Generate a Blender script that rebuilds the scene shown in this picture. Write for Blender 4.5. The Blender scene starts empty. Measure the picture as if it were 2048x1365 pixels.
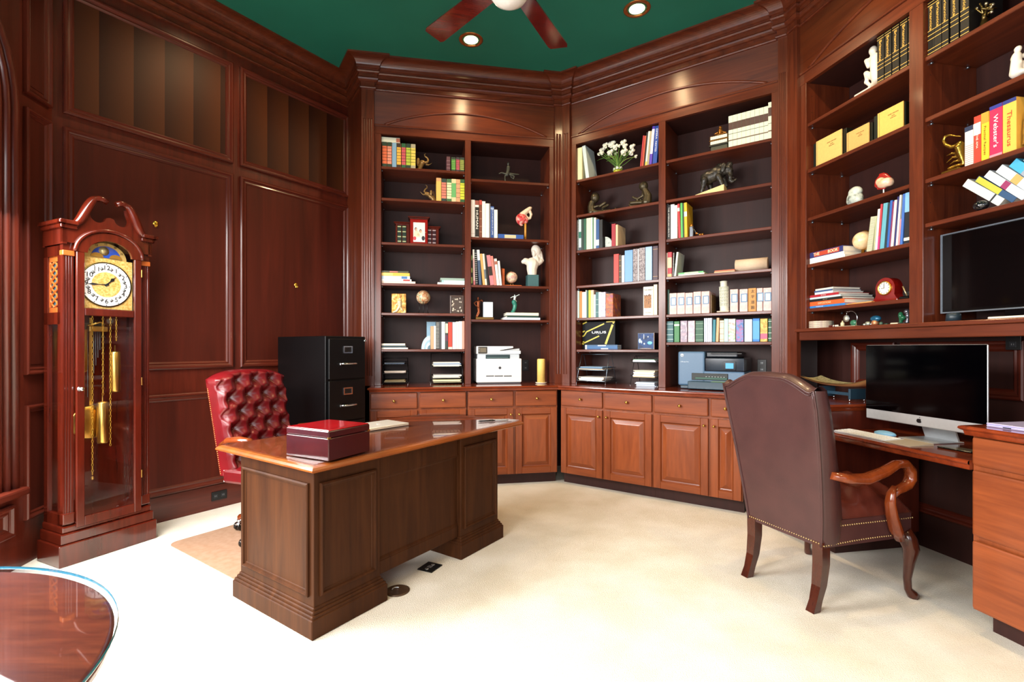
ANI = .25
import bpy, bmesh, math, random
from mathutils import Vector, Matrix, Euler
random.seed(7)
SC = bpy.context.scene
COL = SC.collection
PI = math.pi
# camera model of the photograph: eye 1.26 m above the carpet, level, wide lens
F, CX, CY, H, YAW = 985.0, 1024.0, 697.0, 1.26, 34.55

def fr(k):
    "rotation about z of wall frame k: local x runs along the wall, local y goes into it"
    return math.radians(90 - (YAW + 45 * k))
def ray(k, x, y):
    r = -fr(k); dx, dy, dz = (x - CX) / F, 1.0, (CY - y) / F
    c, s = math.cos(r), math.sin(r)
    return dx * c - dy * s, dx * s + dy * c, dz
def px(k, D, x, y):
    a = ray(k, x, y); t = D / a[1]
    return a[0] * t, H + a[2] * t
def pu(k, D, x): return px(k, D, x, CY)[0]
def pz(k, D, x, y): return px(k, D, x, y)[1]
def pf(k, z, x, y):
    a = ray(k, x, y); t = (z - H) / a[2]
    return a[0] * t, a[1] * t
def W(k, u, D, z=0.0):
    r = fr(k); c, s = math.cos(r), math.sin(r)
    return Vector((u * c - D * s, u * s + D * c, z))
def loc(k, p):
    r = -fr(k); c, s = math.cos(r), math.sin(r)
    return p[0] * c - p[1] * s, p[0] * s + p[1] * c
def isect(k1, D1, k2, D2):
    "plan point where two wall planes meet"
    a1, a2 = fr(k1), fr(k2)
    n1 = (-math.sin(a1), math.cos(a1)); n2 = (-math.sin(a2), math.cos(a2))
    det = n1[0] * n2[1] - n1[1] * n2[0]
    return Vector(((D1 * n2[1] - D2 * n1[1]) / det, (n1[0] * D2 - n2[0] * D1) / det, 0))

# ------------------------------------------------------------------ materials
def lin(h):
    if not isinstance(h, str): return tuple(h)
    h = h.lstrip('#'); v = [int(h[i:i + 2], 16) / 255 for i in (0, 2, 4)]
    return tuple(x / 12.92 if x <= .04045 else ((x + .055) / 1.055) ** 2.4 for x in v)
MC = {}
def newmat(name):
    m = bpy.data.materials.new(name); m.use_nodes = True
    nt = m.node_tree; b = nt.nodes['Principled BSDF']
    return m, nt, b
def setp(b, col=None, rough=None, metal=None, coat=None, spec=None, trans=None, ior=None):
    if col is not None: b.inputs['Base Color'].default_value = (*col, 1)
    if rough is not None: b.inputs['Roughness'].default_value = rough
    if metal is not None: b.inputs['Metallic'].default_value = metal
    if coat is not None:
        b.inputs['Coat Weight'].default_value = coat; b.inputs['Coat Roughness'].default_value = .12
    if spec is not None: b.inputs['Specular IOR Level'].default_value = spec
    if trans is not None: b.inputs['Transmission Weight'].default_value = trans
    if ior is not None: b.inputs['IOR'].default_value = ior
def M(h, rough=.55, metal=0., coat=None, spec=None, noise=0.):
    if isinstance(h, bpy.types.Material): return h
    key = (h if isinstance(h, str) else tuple(h), rough, metal, coat, spec, noise)
    if key in MC: return MC[key]
    m, nt, b = newmat('paint'); c = lin(h)
    setp(b, c, rough, metal, coat, spec)
    tc = nt.nodes.new('ShaderNodeTexCoord'); n = nt.nodes.new('ShaderNodeTexNoise')
    n.inputs['Scale'].default_value = 60; n.inputs['Detail'].default_value = 4
    nt.links.new(tc.outputs['Object'], n.inputs['Vector'])
    mx = nt.nodes.new('ShaderNodeMix'); mx.data_type = 'RGBA'; k = .06 + noise
    mx.inputs[6].default_value = (*[x * (1 - k) for x in c], 1)
    mx.inputs[7].default_value = (*[min(1, x * (1 + k)) for x in c], 1)
    nt.links.new(n.outputs['Fac'], mx.inputs[0]); nt.links.new(mx.outputs[2], b.inputs['Base Color'])
    MC[key] = m; return m
def wood(name, dark, light, rough=.32, coat=.25, scale=(14, 14, .9), streak=.5, big=1.0, spec=.35):
    m, nt, b = newmat(name); setp(b, None, rough, 0, coat, spec)
    tc = nt.nodes.new('ShaderNodeTexCoord'); mp = nt.nodes.new('ShaderNodeMapping')
    mp.inputs['Scale'].default_value = scale
    nt.links.new(tc.outputs['Object'], mp.inputs['Vector'])
    n1 = nt.nodes.new('ShaderNodeTexNoise'); n1.inputs['Scale'].default_value = 1.6 * big
    n1.inputs['Detail'].default_value = 6; n1.inputs['Roughness'].default_value = .6; n1.inputs['Distortion'].default_value = .8
    n2 = nt.nodes.new('ShaderNodeTexNoise'); n2.inputs['Scale'].default_value = 9; n2.inputs['Detail'].default_value = 3
    nt.links.new(mp.outputs[0], n1.inputs['Vector']); nt.links.new(mp.outputs[0], n2.inputs['Vector'])
    ad = nt.nodes.new('ShaderNodeMath'); ad.operation = 'MULTIPLY_ADD'; ad.inputs[1].default_value = streak * .5
    nt.links.new(n2.outputs['Fac'], ad.inputs[0]); nt.links.new(n1.outputs['Fac'], ad.inputs[2])
    cr = nt.nodes.new('ShaderNodeValToRGB')
    cr.color_ramp.elements[0].position = .36; cr.color_ramp.elements[0].color = (*lin(dark), 1)
    cr.color_ramp.elements[1].position = .92; cr.color_ramp.elements[1].color = (*lin(light), 1)
    nt.links.new(ad.outputs[0], cr.inputs[0]); nt.links.new(cr.outputs[0], b.inputs['Base Color'])
    return m
CH_D, CH_L = '#41190f', '#6f331b'
WV = wood('cherry_vertical', CH_D, CH_L)
WH = wood('cherry_horizontal', CH_D, CH_L, scale=(.9, 14, 14))
WC = wood('cherry_cabinet', '#5f2a14', '#8c4622', scale=(7, 7, .7), streak=.7)
WCH = wood('cherry_cabinet_rail', '#5f2a14', '#8c4622', scale=(.8, 9, 9), streak=.7)
WTOP = wood('cherry_counter', '#5c210f', '#88391a', rough=.16, coat=.6, scale=(.8, 9, 9))
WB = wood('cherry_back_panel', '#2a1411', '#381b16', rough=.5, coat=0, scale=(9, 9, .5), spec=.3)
WL = wood('mahogany_panel', '#38130b', '#571f13', rough=.45, coat=.0, scale=(5, 5, .35), streak=.35, spec=.22)
WLR = wood('mahogany_rail', '#40150c', '#602416', rough=.34, coat=.25, scale=(.9, 12, 12))
WLV = wood('mahogany_stile', '#40150c', '#602416', rough=.34, coat=.25, scale=(12, 12, .9))
WK = wood('walnut_desk', '#2d170b', '#4b2a14', rough=.5, coat=0, scale=(9, 9, .7), streak=.4, spec=.1)
WKE = wood('walnut_desk_edge', '#6e3413', '#96501e', rough=.28, coat=.5, scale=(.9, 10, 10))
WKT = wood('walnut_desk_top', '#6a301a', '#8c4626', rough=.25, coat=.5, scale=(.7, 9, 9))
WG = wood('clock_mahogany', '#300c06', '#58190b', rough=.2, coat=.6, scale=(8, 8, .8))
WGO = wood('clock_fretwood', '#8a3f16', '#b7622a', rough=.35, coat=.3, scale=(8, 8, .8))
WF = wood('fan_blade_wood', '#3d0c0a', '#64180f', rough=.12, coat=.8, scale=(2, 14, 14))
WR = wood('round_table_mahogany', '#3a1416', '#8a4428', rough=.3, coat=.2, scale=(1.2, 9, 9), streak=.9)
WA = wood('chair_wood', '#5a2410', '#8b3f18', rough=.18, coat=.6, scale=(9, 9, 1.5))
WLEG = wood('chair_leg_wood', '#2e120b', '#502214', rough=.2, coat=.6, scale=(9, 9, 1.5))
BRASS = M('#c9a255', .28, 1.); GOLD = M('#e0b44a', .3, 1.); CHROME = M('#c8ccd0', .15, 1.); SILVER = M('#b9bdbf', .35, .9)
BLACK = M('#0b0b0d', .4); BLACKG = M('#060708', .12); WHITE = M('#eeece6', .5); PAPER = M('#ece6d6', .8)
BRONZE = M('#3a3126', .35, .75, noise=.25); MARBLE = M('#e6ded0', .45, noise=.05); STEEL = M('#8795a0', .3, .9)
def aniso(m, v=.8, rot=0.):
    nt = m.node_tree; b = nt.nodes['Principled BSDF']; b.inputs['Anisotropic'].default_value = v; b.inputs['Anisotropic Rotation'].default_value = rot
    t = nt.nodes.new('ShaderNodeTangent'); t.direction_type = 'RADIAL'; t.axis = 'Z'; nt.links.new(t.outputs[0], b.inputs['Tangent']); return m
WFZ = aniso(wood('cherry_frieze', '#421a0d', '#6b3217', rough=.34, coat=0, scale=(.9, 14, 14), spec=.5), .9, ANI)
def glass(name, tint=(1, 1, 1), gloss=.06, refl=1.0):
    m = bpy.data.materials.new(name); m.use_nodes = True; nt = m.node_tree; nt.nodes.clear()
    o = nt.nodes.new('ShaderNodeOutputMaterial'); mx = nt.nodes.new('ShaderNodeMixShader')
    t = nt.nodes.new('ShaderNodeBsdfTransparent'); g = nt.nodes.new('ShaderNodeBsdfGlossy'); f = nt.nodes.new('ShaderNodeFresnel')
    t.inputs[0].default_value = (*tint, 1); g.inputs['Roughness'].default_value = .02
    f.inputs['IOR'].default_value = 1.5
    ge = nt.nodes.new('ShaderNodeNewGeometry'); sb = nt.nodes.new('ShaderNodeMath'); sb.operation = 'SUBTRACT'; sb.inputs[0].default_value = refl
    nt.links.new(ge.outputs['Backfacing'], sb.inputs[1]); sb.use_clamp = True
    mu = nt.nodes.new('ShaderNodeMath'); mu.operation = 'MULTIPLY'
    nt.links.new(sb.outputs[0], mu.inputs[1]); nt.links.new(f.outputs[0], mu.inputs[0]); nt.links.new(mu.outputs[0], mx.inputs[0])
    nt.links.new(t.outputs[0], mx.inputs[1]); nt.links.new(g.outputs[0], mx.inputs[2]); nt.links.new(mx.outputs[0], o.inputs[0])
    return m
GLASS = glass('clear_glass'); GLASST = glass('tabletop_glass', (.93, .95, .96)); GLASSR = glass('round_glass', (.88, .90, .95), refl=1.0)
GREEN_GLASS_EDGE = M('#2f8a9a', .15, 0, .5)
def emis(name, h, s):
    m, nt, b = newmat(name); setp(b, lin(h), .5)
    b.inputs['Emission Color'].default_value = (*lin(h), 1); b.inputs['Emission Strength'].default_value = s
    return m
def mottled(name, cols, scale=40, rough=.55, metal=0., vor=False, bump=0.):
    m, nt, b = newmat(name); setp(b, None, rough, metal)
    tc = nt.nodes.new('ShaderNodeTexCoord')
    n = nt.nodes.new('ShaderNodeTexVoronoi' if vor else 'ShaderNodeTexNoise'); n.inputs['Scale'].default_value = scale
    nt.links.new(tc.outputs['Object'], n.inputs['Vector'])
    cr = nt.nodes.new('ShaderNodeValToRGB'); e = cr.color_ramp.elements
    while len(e) < len(cols): e.new(.5)
    for i, c in enumerate(cols):
        e[i].position = .3 + .4 * i / max(1, len(cols) - 1) if not vor else i / max(1, len(cols) - 1); e[i].color = (*lin(c), 1)
    nt.links.new(n.outputs['Color' if vor else 'Fac'], cr.inputs[0]); nt.links.new(cr.outputs[0], b.inputs['Base Color'])
    if bump:
        bp = nt.nodes.new('ShaderNodeBump'); bp.inputs['Strength'].default_value = bump; bp.inputs['Distance'].default_value = .004
        nt.links.new(n.outputs[0], bp.inputs['Height']); nt.links.new(bp.outputs[0], b.inputs['Normal'])
    return m
def leather(name, h, h2, rough=.32):
    m = mottled(name, [h, h2], 9, rough); nt = m.node_tree; b = nt.nodes['Principled BSDF']
    v = nt.nodes.new('ShaderNodeTexVoronoi'); v.inputs['Scale'].default_value = 260
    tc = nt.nodes.new('ShaderNodeTexCoord'); nt.links.new(tc.outputs['Object'], v.inputs['Vector'])
    bp = nt.nodes.new('ShaderNodeBump'); bp.inputs['Strength'].default_value = .12; bp.inputs['Distance'].default_value = .002
    nt.links.new(v.outputs['Distance'], bp.inputs['Height']); nt.links.new(bp.outputs[0], b.inputs['Normal'])
    setp(b, coat=.15); return m

# ------------------------------------------------------------------ mesh builder
class MB:
    def __init__(s): s.v = []; s.f = []; s.m = []; s.mats = []; s.sm = []
    def mi(s, m):
        if m not in s.mats: s.mats.append(m)
        return s.mats.index(m)
    def add(s, vs, fs, m, smooth=False):
        b = len(s.v); i = s.mi(m); s.v += [tuple(v) for v in vs]
        for f in fs: s.f.append([b + j for j in f]); s.m.append(i); s.sm.append(smooth)
        return s
    def box(s, x0, x1, y0, y1, z0, z1, m, c=0.0):
        if x0 > x1: x0, x1 = x1, x0
        if y0 > y1: y0, y1 = y1, y0
        if z0 > z1: z0, z1 = z1, z0
        if c <= 0:
            v = [(x, y, z) for x in (x0, x1) for y in (y0, y1) for z in (z0, z1)]
            return s.add(v, [(0, 1, 3, 2), (4, 6, 7, 5), (0, 4, 5, 1), (2, 3, 7, 6), (0, 2, 6, 4), (1, 5, 7, 3)], m)
        c = min(c, (x1 - x0) * .45, (y1 - y0) * .45, (z1 - z0) * .45)
        bm = bmesh.new(); bmesh.ops.create_cube(bm, size=1)
        for w in bm.verts: w.co = Vector(((x0 + x1) / 2 + w.co.x * (x1 - x0), (y0 + y1) / 2 + w.co.y * (y1 - y0), (z0 + z1) / 2 + w.co.z * (z1 - z0)))
        bmesh.ops.bevel(bm, geom=bm.edges[:], offset=c, segments=2 if c > .004 else 1, affect='EDGES', profile=.5)
        bm.verts.index_update()
        s.add([w.co[:] for w in bm.verts], [[w.index for w in f.verts] for f in bm.faces], m, False); bm.free(); return s
    def prism(s, poly, a0, a1, m, axis='z', smooth=False):
        "poly in the plane across axis; axis z: (x,y); y: (x,z); x: (y,z)"
        def P(p, a): return {'z': (p[0], p[1], a), 'y': (p[0], a, p[1]), 'x': (a, p[0], p[1])}[axis]
        n = len(poly); v = [P(p, a0) for p in poly] + [P(p, a1) for p in poly]
        s.add(v, [(i, (i + 1) % n, n + (i + 1) % n, n + i) for i in range(n)], m, smooth)
        s.add([P(p, a0) for p in poly], [list(range(n))[::-1]], m); s.add([P(p, a1) for p in poly], [list(range(n))], m); return s
    def rings(s, R, m, closed=True, caps=True, smooth=True, loop=False):
        n = len(R[0]); b = [p for r in R for p in r]; fs = []
        k = len(R)
        for i in range(k if loop else k - 1):
            i2 = (i + 1) % k
            for j in range(n if closed else n - 1):
                j2 = (j + 1) % n
                fs.append((i * n + j, i * n + j2, i2 * n + j2, i2 * n + j))
        s.add(b, fs, m, smooth)
        if caps and not loop:
            s.add(R[0], [list(range(n))[::-1]], m, False); s.add(R[-1], [list(range(n))], m, False)
        return s
    def tube(s, path, r, m, n=8, closed=False, flat=1.0, up=None):
        P = [Vector(p) for p in path]; K = len(P)
        rr = [r] * K if not isinstance(r, (list, tuple)) else list(r)
        T = []
        for i in range(K):
            if closed: t = P[(i + 1) % K] - P[i - 1]
            else: t = P[min(i + 1, K - 1)] - P[max(i - 1, 0)]
            T.append(t.normalized() if t.length > 1e-9 else Vector((0, 0, 1)))
        u = Vector(up) if up else (Vector((0, 0, 1)) if abs(T[0].z) < .9 else Vector((1, 0, 0)))
        u = (u - T[0] * u.dot(T[0])).normalized(); R = []
        for i in range(K):
            u = (u - T[i] * u.dot(T[i])); u = u.normalized() if u.length > 1e-6 else T[i].orthogonal().normalized()
            w = T[i].cross(u)
            R.append([P[i] + u * math.cos(2 * PI * j / n) * rr[i] * flat + w * math.sin(2 * PI * j / n) * rr[i] for j in range(n)])
        return s.rings(R, m, caps=not closed, loop=closed)
    def lathe(s, prof, m, c=(0, 0, 0), n=20, smooth=True, axis='z', caps=True):
        R = []
        for r, z in prof:
            ring = []
            for j in range(n):
                a = 2 * PI * j / n; x, y = max(r, 1e-4) * math.cos(a), max(r, 1e-4) * math.sin(a)
                p = {'z': (x, y, z), 'y': (x, z, y), 'x': (z, x, y)}[axis]
                ring.append((p[0] + c[0], p[1] + c[1], p[2] + c[2]))
            R.append(ring if axis != 'y' else ring[::-1])
        return s.rings(R, m, smooth=smooth, caps=caps)
    def sphere(s, c, r, m, n=12, k=8):
        r = (r, r, r) if not isinstance(r, (tuple, list)) else r
        R = []
        for i in range(k + 1):
            a = PI * i / k
            R.append([(c[0] + r[0] * max(math.sin(a), 1e-3) * math.cos(2 * PI * j / n), c[1] + r[1] * max(math.sin(a), 1e-3) * math.sin(2 * PI * j / n), c[2] - r[2] * math.cos(a)) for j in range(n)])
        return s.rings(R, m)
    def grid(s, fn, nu, nv, m, smooth=True):
        v = [fn(i / nu, j / nv) for i in range(nu + 1) for j in range(nv + 1)]
        f = [(i * (nv + 1) + j, (i + 1) * (nv + 1) + j, (i + 1) * (nv + 1) + j + 1, i * (nv + 1) + j + 1) for i in range(nu) for j in range(nv)]
        return s.add(v, f, m, smooth)
    def mould(s, x0, x1, z0, z1, y, prof, m, mh=None):
        "mitred moulding frame: prof is (inset, proud) pairs, proud goes toward the room (-y)"
        R = []
        for i, p in prof:
            R.append([(x0 + i, y - p, z0 + i), (x1 - i, y - p, z0 + i), (x1 - i, y - p, z1 - i), (x0 + i, y - p, z1 - i)])
        for e in range(4):
            e2 = (e + 1) % 4
            for a in range(len(R) - 1):
                s.add([R[a][e], R[a][e2], R[a + 1][e2], R[a + 1][e]], [(0, 1, 2, 3)], (mh or m) if e in (0, 2) else m, False)
        return s
    def xf(s, mat):
        s.v = [tuple(mat @ Vector(v)) for v in s.v]; return s
    def mesh(s, name):
        me = bpy.data.meshes.new(name); me.from_pydata(s.v, [], s.f)
        for m in s.mats: me.materials.append(m)
        me.polygons.foreach_set('material_index', s.m); me.polygons.foreach_set('use_smooth', s.sm)
        me.update()
        bm = bmesh.new(); bm.from_mesh(me); bmesh.ops.remove_doubles(bm, verts=bm.verts, dist=1e-5)
        bmesh.ops.recalc_face_normals(bm, faces=bm.faces); bm.to_mesh(me); bm.free()
        return me
    def build(s, name, parent=None, auto=True):
        o = bpy.data.objects.new(name, s.mesh(name)); COL.objects.link(o)
        if parent: o.parent = parent
        return o
def link(name, me, parent=None):
    o = bpy.data.objects.new(name, me); COL.objects.link(o)
    if parent: o.parent = parent
    return o
LABELS = []
def tag(o, label, cat, group=None):
    o['label'] = label; o['category'] = cat
    if group: o['group'] = group
    LABELS.append((o.name, label)); return o
def struct(o): o['kind'] = 'structure'; return o
def thing(name, label, cat, k=None, u=0, D=0, z=0, rot=None, group=None, world=None):
    o = bpy.data.objects.new(name, None); COL.objects.link(o); o.empty_display_size = .05
    if world is not None: o.location = world
    else: o.location = W(k, u, D, z)
    o.rotation_euler = (0, 0, fr(k) if rot is None else rot)
    return tag(o, label, cat, group)
def put(o, k, u, D, z, lean=0., rx=0., yaw=0.):
    o.location = W(k, u, D, z); o.rotation_euler = (rx, lean, fr(k) + yaw); return o
def dup(o, parent=None):
    c = o.copy(); COL.objects.link(c)
    if parent: c.parent = parent
    for ch in o.children: dup(ch, c)
    return c
def text_mesh(txt, size, m, depth=.0006, align='CENTER', bold=0.0, name='lettering'):
    cu = bpy.data.curves.new('t', 'FONT'); cu.body = txt; cu.size = size; cu.extrude = depth; cu.align_x = align; cu.align_y = 'CENTER'
    cu.offset = bold; cu.resolution_u = 3
    o = bpy.data.objects.new('t', cu); COL.objects.link(o)
    dg = bpy.context.evaluated_depsgraph_get(); me = bpy.data.meshes.new_from_object(o.evaluated_get(dg))
    bpy.data.objects.remove(o); bpy.data.curves.remove(cu)
    me.name = name; me.materials.clear(); me.materials.append(m)
    return me
def text_on(txt, size, m, parent, x, y, z, vertical=False, bold=0., wide=None, up=False, name='lettering'):
    "lettering standing on a face that looks toward -y"
    me = text_mesh(txt, size, m, bold=bold, name=name)
    if wide:
        w = max(v.co.x for v in me.vertices) - min(v.co.x for v in me.vertices)
        for v in me.vertices: v.co.x *= wide / w
    o = link(name, me, parent); o.location = (x, y, z)
    o.rotation_euler = (PI / 2, 0, 0) if not vertical else ((PI / 2, PI / 2, 0) if not up else (PI / 2, -PI / 2, 0))
    return o
def sculpt(parts, m, voxel=.004, smooth=4, name='body', floor=True):
    "one continuous surface grown from overlapping capsules ('c',a,b,ra,rb) and ellipsoids ('e',c,(rx,ry,rz),rot)"
    b = MB()
    for p in parts:
        if p[0] == 'c':
            a, e, ra, rb = Vector(p[1]), Vector(p[2]), p[3], p[4]
            d = (e - a); L = d.length; q = d.normalized() if L > 1e-6 else Vector((0, 0, 1))
            path = [a - q * ra * .95, a - q * ra * .7, a - q * ra * .3]; rr = [ra * .31, ra * .71, ra * .95]
            for t in (0, .25, .5, .75, 1): path.append(a + d * t); rr.append(ra + (rb - ra) * t)
            path += [e + q * rb * .3, e + q * rb * .7, e + q * rb * .95]; rr += [rb * .95, rb * .71, rb * .31]
            b.tube(path, rr, m, n=10)
        else:
            t = MB(); t.sphere((0, 0, 0), p[2], m, 14, 10)
            R = Euler(p[3] if len(p) > 3 else (0, 0, 0)).to_matrix().to_4x4(); t.xf(Matrix.Translation(Vector(p[1])) @ R)
            b.add(t.v, t.f, m, True)
    me = b.mesh('s'); o = bpy.data.objects.new('s', me); COL.objects.link(o)
    r = o.modifiers.new('r', 'REMESH'); r.mode = 'VOXEL'; r.voxel_size = voxel; r.use_smooth_shade = True
    if smooth: sm = o.modifiers.new('sm', 'SMOOTH'); sm.iterations = smooth; sm.factor = .5
    dg = bpy.context.evaluated_depsgraph_get(); me2 = bpy.data.meshes.new_from_object(o.evaluated_get(dg))
    bpy.data.objects.remove(o); me2.name = name; me2.materials.clear(); me2.materials.append(m)
    zm = min(v.co.z for v in me2.vertices)
    if floor and zm < .0008:
        for v in me2.vertices: v.co.z += .0008 - zm
    return me2
def arc(cx, cz, r, a0, a1, n):
    return [(cx + r * math.cos(math.radians(a0 + (a1 - a0) * i / n)), cz + r * math.sin(math.radians(a0 + (a1 - a0) * i / n))) for i in range(n + 1)]
def rebase(t, k, u, D, z):
    t.location = W(k, u, D, z); t.rotation_euler.z = fr(k)
    for ch in t.children: ch.location = Vector(ch.location) - Vector((u, D, z))
E_LEFT, E_REAR, E_CAN, EXPO = 360, 190, 75, 0.0
# ------------------------------------------------------------------ the room
DA, DW, DR = 4.115, 2.27, 2.30
F1, F2, F3 = 4.71, 4.305, 2.77            # bookcase faces
C1, C2, C3 = 4.41, 4.00, 2.37             # countertop edges
BD = .37                                   # bookcase depth
CEIL = 3.90
cA = isect(-1, DW, 0, DA); uA0 = loc(0, cA)[0]; uW1 = loc(-1, cA)[0]
uA1 = pu(0, DA, 698)
P12 = isect(1, F1 - .03, 2, F2 - .03); P23 = isect(2, F2 - .03, 3, F3 - .03)
# carpet
m, nt, b = newmat('cream_carpet'); setp(b, None, .95, spec=.1)
tc = nt.nodes.new('ShaderNodeTexCoord')
n1 = nt.nodes.new('ShaderNodeTexNoise'); n1.inputs['Scale'].default_value = 3.2; n1.inputs['Detail'].default_value = 5
n2 = nt.nodes.new('ShaderNodeTexNoise'); n2.inputs['Scale'].default_value = 220; n2.inputs['Detail'].default_value = 2
for n in (n1, n2): nt.links.new(tc.outputs['Object'], n.inputs['Vector'])
cr = nt.nodes.new('ShaderNodeValToRGB')
cr.color_ramp.elements[0].position = .35; cr.color_ramp.elements[0].color = (*lin('#ddd3c0'), 1)
cr.color_ramp.elements[1].position = .65; cr.color_ramp.elements[1].color = (*lin('#ece4d6'), 1)
nt.links.new(n1.outputs['Fac'], cr.inputs[0]); mx = nt.nodes.new('ShaderNodeMix'); mx.data_type = 'RGBA'; mx.blend_type = 'MULTIPLY'; mx.inputs[0].default_value = .2
nt.links.new(cr.outputs[0], mx.inputs[6]); nt.links.new(n2.outputs['Fac'], mx.inputs[7])
ad = nt.nodes.new('ShaderNodeMix'); ad.data_type = 'RGBA'; ad.blend_type = 'MIX'; ad.inputs[0].default_value = .8
nt.links.new(cr.outputs[0], ad.inputs[6]); nt.links.new(mx.outputs[2], ad.inputs[7]); nt.links.new(ad.outputs[2], b.inputs['Base Color'])
bp = nt.nodes.new('ShaderNodeBump'); bp.inputs['Strength'].default_value = .5; bp.inputs['Distance'].default_value = .01
nt.links.new(n2.outputs['Fac'], bp.inputs['Height']); nt.links.new(bp.outputs[0], b.inputs['Normal'])
CARPET = m
CEILM = mottled('green_ceiling_paint', ['#136a57', '#16705c'], 3, .7)
PLAST = M('#6b5a4a', .8)
struct(MB().box(-6, 6, -5, 8, -.1, 0, CARPET).build('floor'))
struct(MB().box(-6, 6, -5, 8, CEIL, CEIL + .1, CEILM).build('ceiling'))
# veneer with alternating satin bands for the top row of wall panels
m, nt, b = newmat('banded_veneer'); setp(b, None, .5, 0, 0, .2)
tc = nt.nodes.new('ShaderNodeTexCoord'); wv = nt.nodes.new('ShaderNodeTexWave'); wv.inputs['Scale'].default_value = 1.65; wv.inputs['Distortion'].default_value = .6
wv.inputs['Detail'].default_value = 1; wv.wave_profile = 'SAW'
mp = nt.nodes.new('ShaderNodeMapping'); mp.inputs['Scale'].default_value = (1, 1, .12)
nt.links.new(tc.outputs['Object'], mp.inputs[0]); nt.links.new(mp.outputs[0], wv.inputs['Vector'])
cr = nt.nodes.new('ShaderNodeValToRGB'); cr.color_ramp.elements[0].color = (*lin('#2a110a'), 1); cr.color_ramp.elements[1].color = (*lin('#4c2611'), 1)
nt.links.new(wv.outputs['Fac'], cr.inputs[0]); nt.links.new(cr.outputs[0], b.inputs['Base Color'])
WLS = m
PROF = [(0, 0), (0, .020), (.008, .026), (.018, .026), (.026, .016), (.034, .012), (.044, .014), (.052, .008), (.058, .001)]
ROWS = [(.195, .925), (1.105, 2.665), (2.75, 3.56)]
wl = struct(MB().box(uA0, 3.9, DA, DA + .1, 0, CEIL, WLV).build('wall_left')); wl.rotation_euler.z = fr(0)
for c0, c1 in ((.955, 1.995), (2.05, 3.105)):
    for i, (z0, z1) in enumerate(ROWS):
        MB().mould(c0, c1, z0, z1, DA, PROF, WLV, WLR).build('panel_moulding', wl)
        MB().box(c0 + .05, c1 - .05, DA - .003, DA + .01, z0 + .05, z1 - .05, WLS if i == 2 else WL).build('panel', wl)
bb = struct(MB().box(uA0, uA1 + .25, DA - .006, DA + .01, 0, .185, WLR).build('baseboard_left')); bb.rotation_euler.z = fr(0)
# window wall with two arched openings
ww = MB(); ZS, ZT, SILL = 2.60, CEIL, .47
uR0 = loc(-1, isect(-1, DW, 5, DR))[0]
ops = [(-.55, .85), (1.72, 3.12)]
xs = [uR0 - .2]
for a0, a1 in ops:
    ww.box(xs[-1], a0, DW, DW + .16, 0, ZT, WLV); ww.box(a0, a1, DW, DW + .16, 0, SILL, WLV)
    r = (a1 - a0) / 2; cx = (a0 + a1) / 2
    ww.prism([(a1, ZS)] + [(cx + r * math.cos(PI * i / 20), ZS + r * math.sin(PI * i / 20)) for i in range(1, 20)] + [(a0, ZS), (a0, ZT), (a1, ZT)], DW, DW + .16, WLV, 'y')
    xs.append(a1)
ww.box(xs[-1], uW1 + .1, DW, DW + .16, 0, ZT, WLV)
wwall = struct(ww.build('wall_window')); wwall.rotation_euler.z = fr(-1)
b0, b1 = pu(-1, DW, 46), pu(-1, DW, 98)
for i, (z0, z1) in enumerate(ROWS):
    MB().mould(b0, b1, z0 if i else .26, z1, DW, [(a * .75, q) for a, q in PROF], WLV, WLR).build('panel_moulding', wwall)
    MB().box(b0 + .04, b1 - .04, DW - .003, DW + .01, z0 + .06, z1 - .04, WL).build('panel', wwall)
wi = 0
for a0, a1 in ops:
    wi += 1
    r = (a1 - a0) / 2; cx = (a0 + a1) / 2
    def archpath(off, y, z0):
        R = r + off
        return [(cx + R, y, z0)] + [(cx + R * math.cos(PI * i / 24), y, ZS + R * math.sin(PI * i / 24)) for i in range(25)] + [(cx - R, y, z0)]
    cs = MB()
    cs.tube(archpath(.115, DW - .012, SILL), .028, WLV, 10); cs.tube(archpath(.06, DW - .004, SILL), .034, WLV, 8, flat=.5)
    cs.tube(archpath(.02, DW - .004, SILL), .02, WLV, 8)
    wo = struct(cs.build('window_%d' % wi)); wo.rotation_euler.z = fr(-1)
    s = MB(); s.box(a0 - .2, a1 + .16, DW - .07, DW + .03, SILL - .045, SILL, WLR, .012); s.build('sill', wo)
    s = MB(); s.mould(a0 - .02, a1 + .12, .2, SILL - .09, DW, PROF, WLV, WLR); s.build('apron_moulding', wo)
    s = MB(); y = DW + .08
    for q in (a0 + .02, cx, a1 - .02): s.box(q - .02, q + .02, y, y + .04, SILL, ZS + (r - .02 if q == cx else 0), WLV)
    for z in (SILL + .02, SILL + 1.05, ZS): s.box(a0, a1, y, y + .04, z - .02, z + .02, WLV)
    s.build('sash', wo)
    s = MB(); s.prism([(cx + r * math.cos(PI * i / 20), ZS + r * math.sin(PI * i / 20)) for i in range(21)] + [(a0, SILL), (a1, SILL)], y + .018, y + .022, GLASS, 'y'); s.build('pane', wo)
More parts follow.
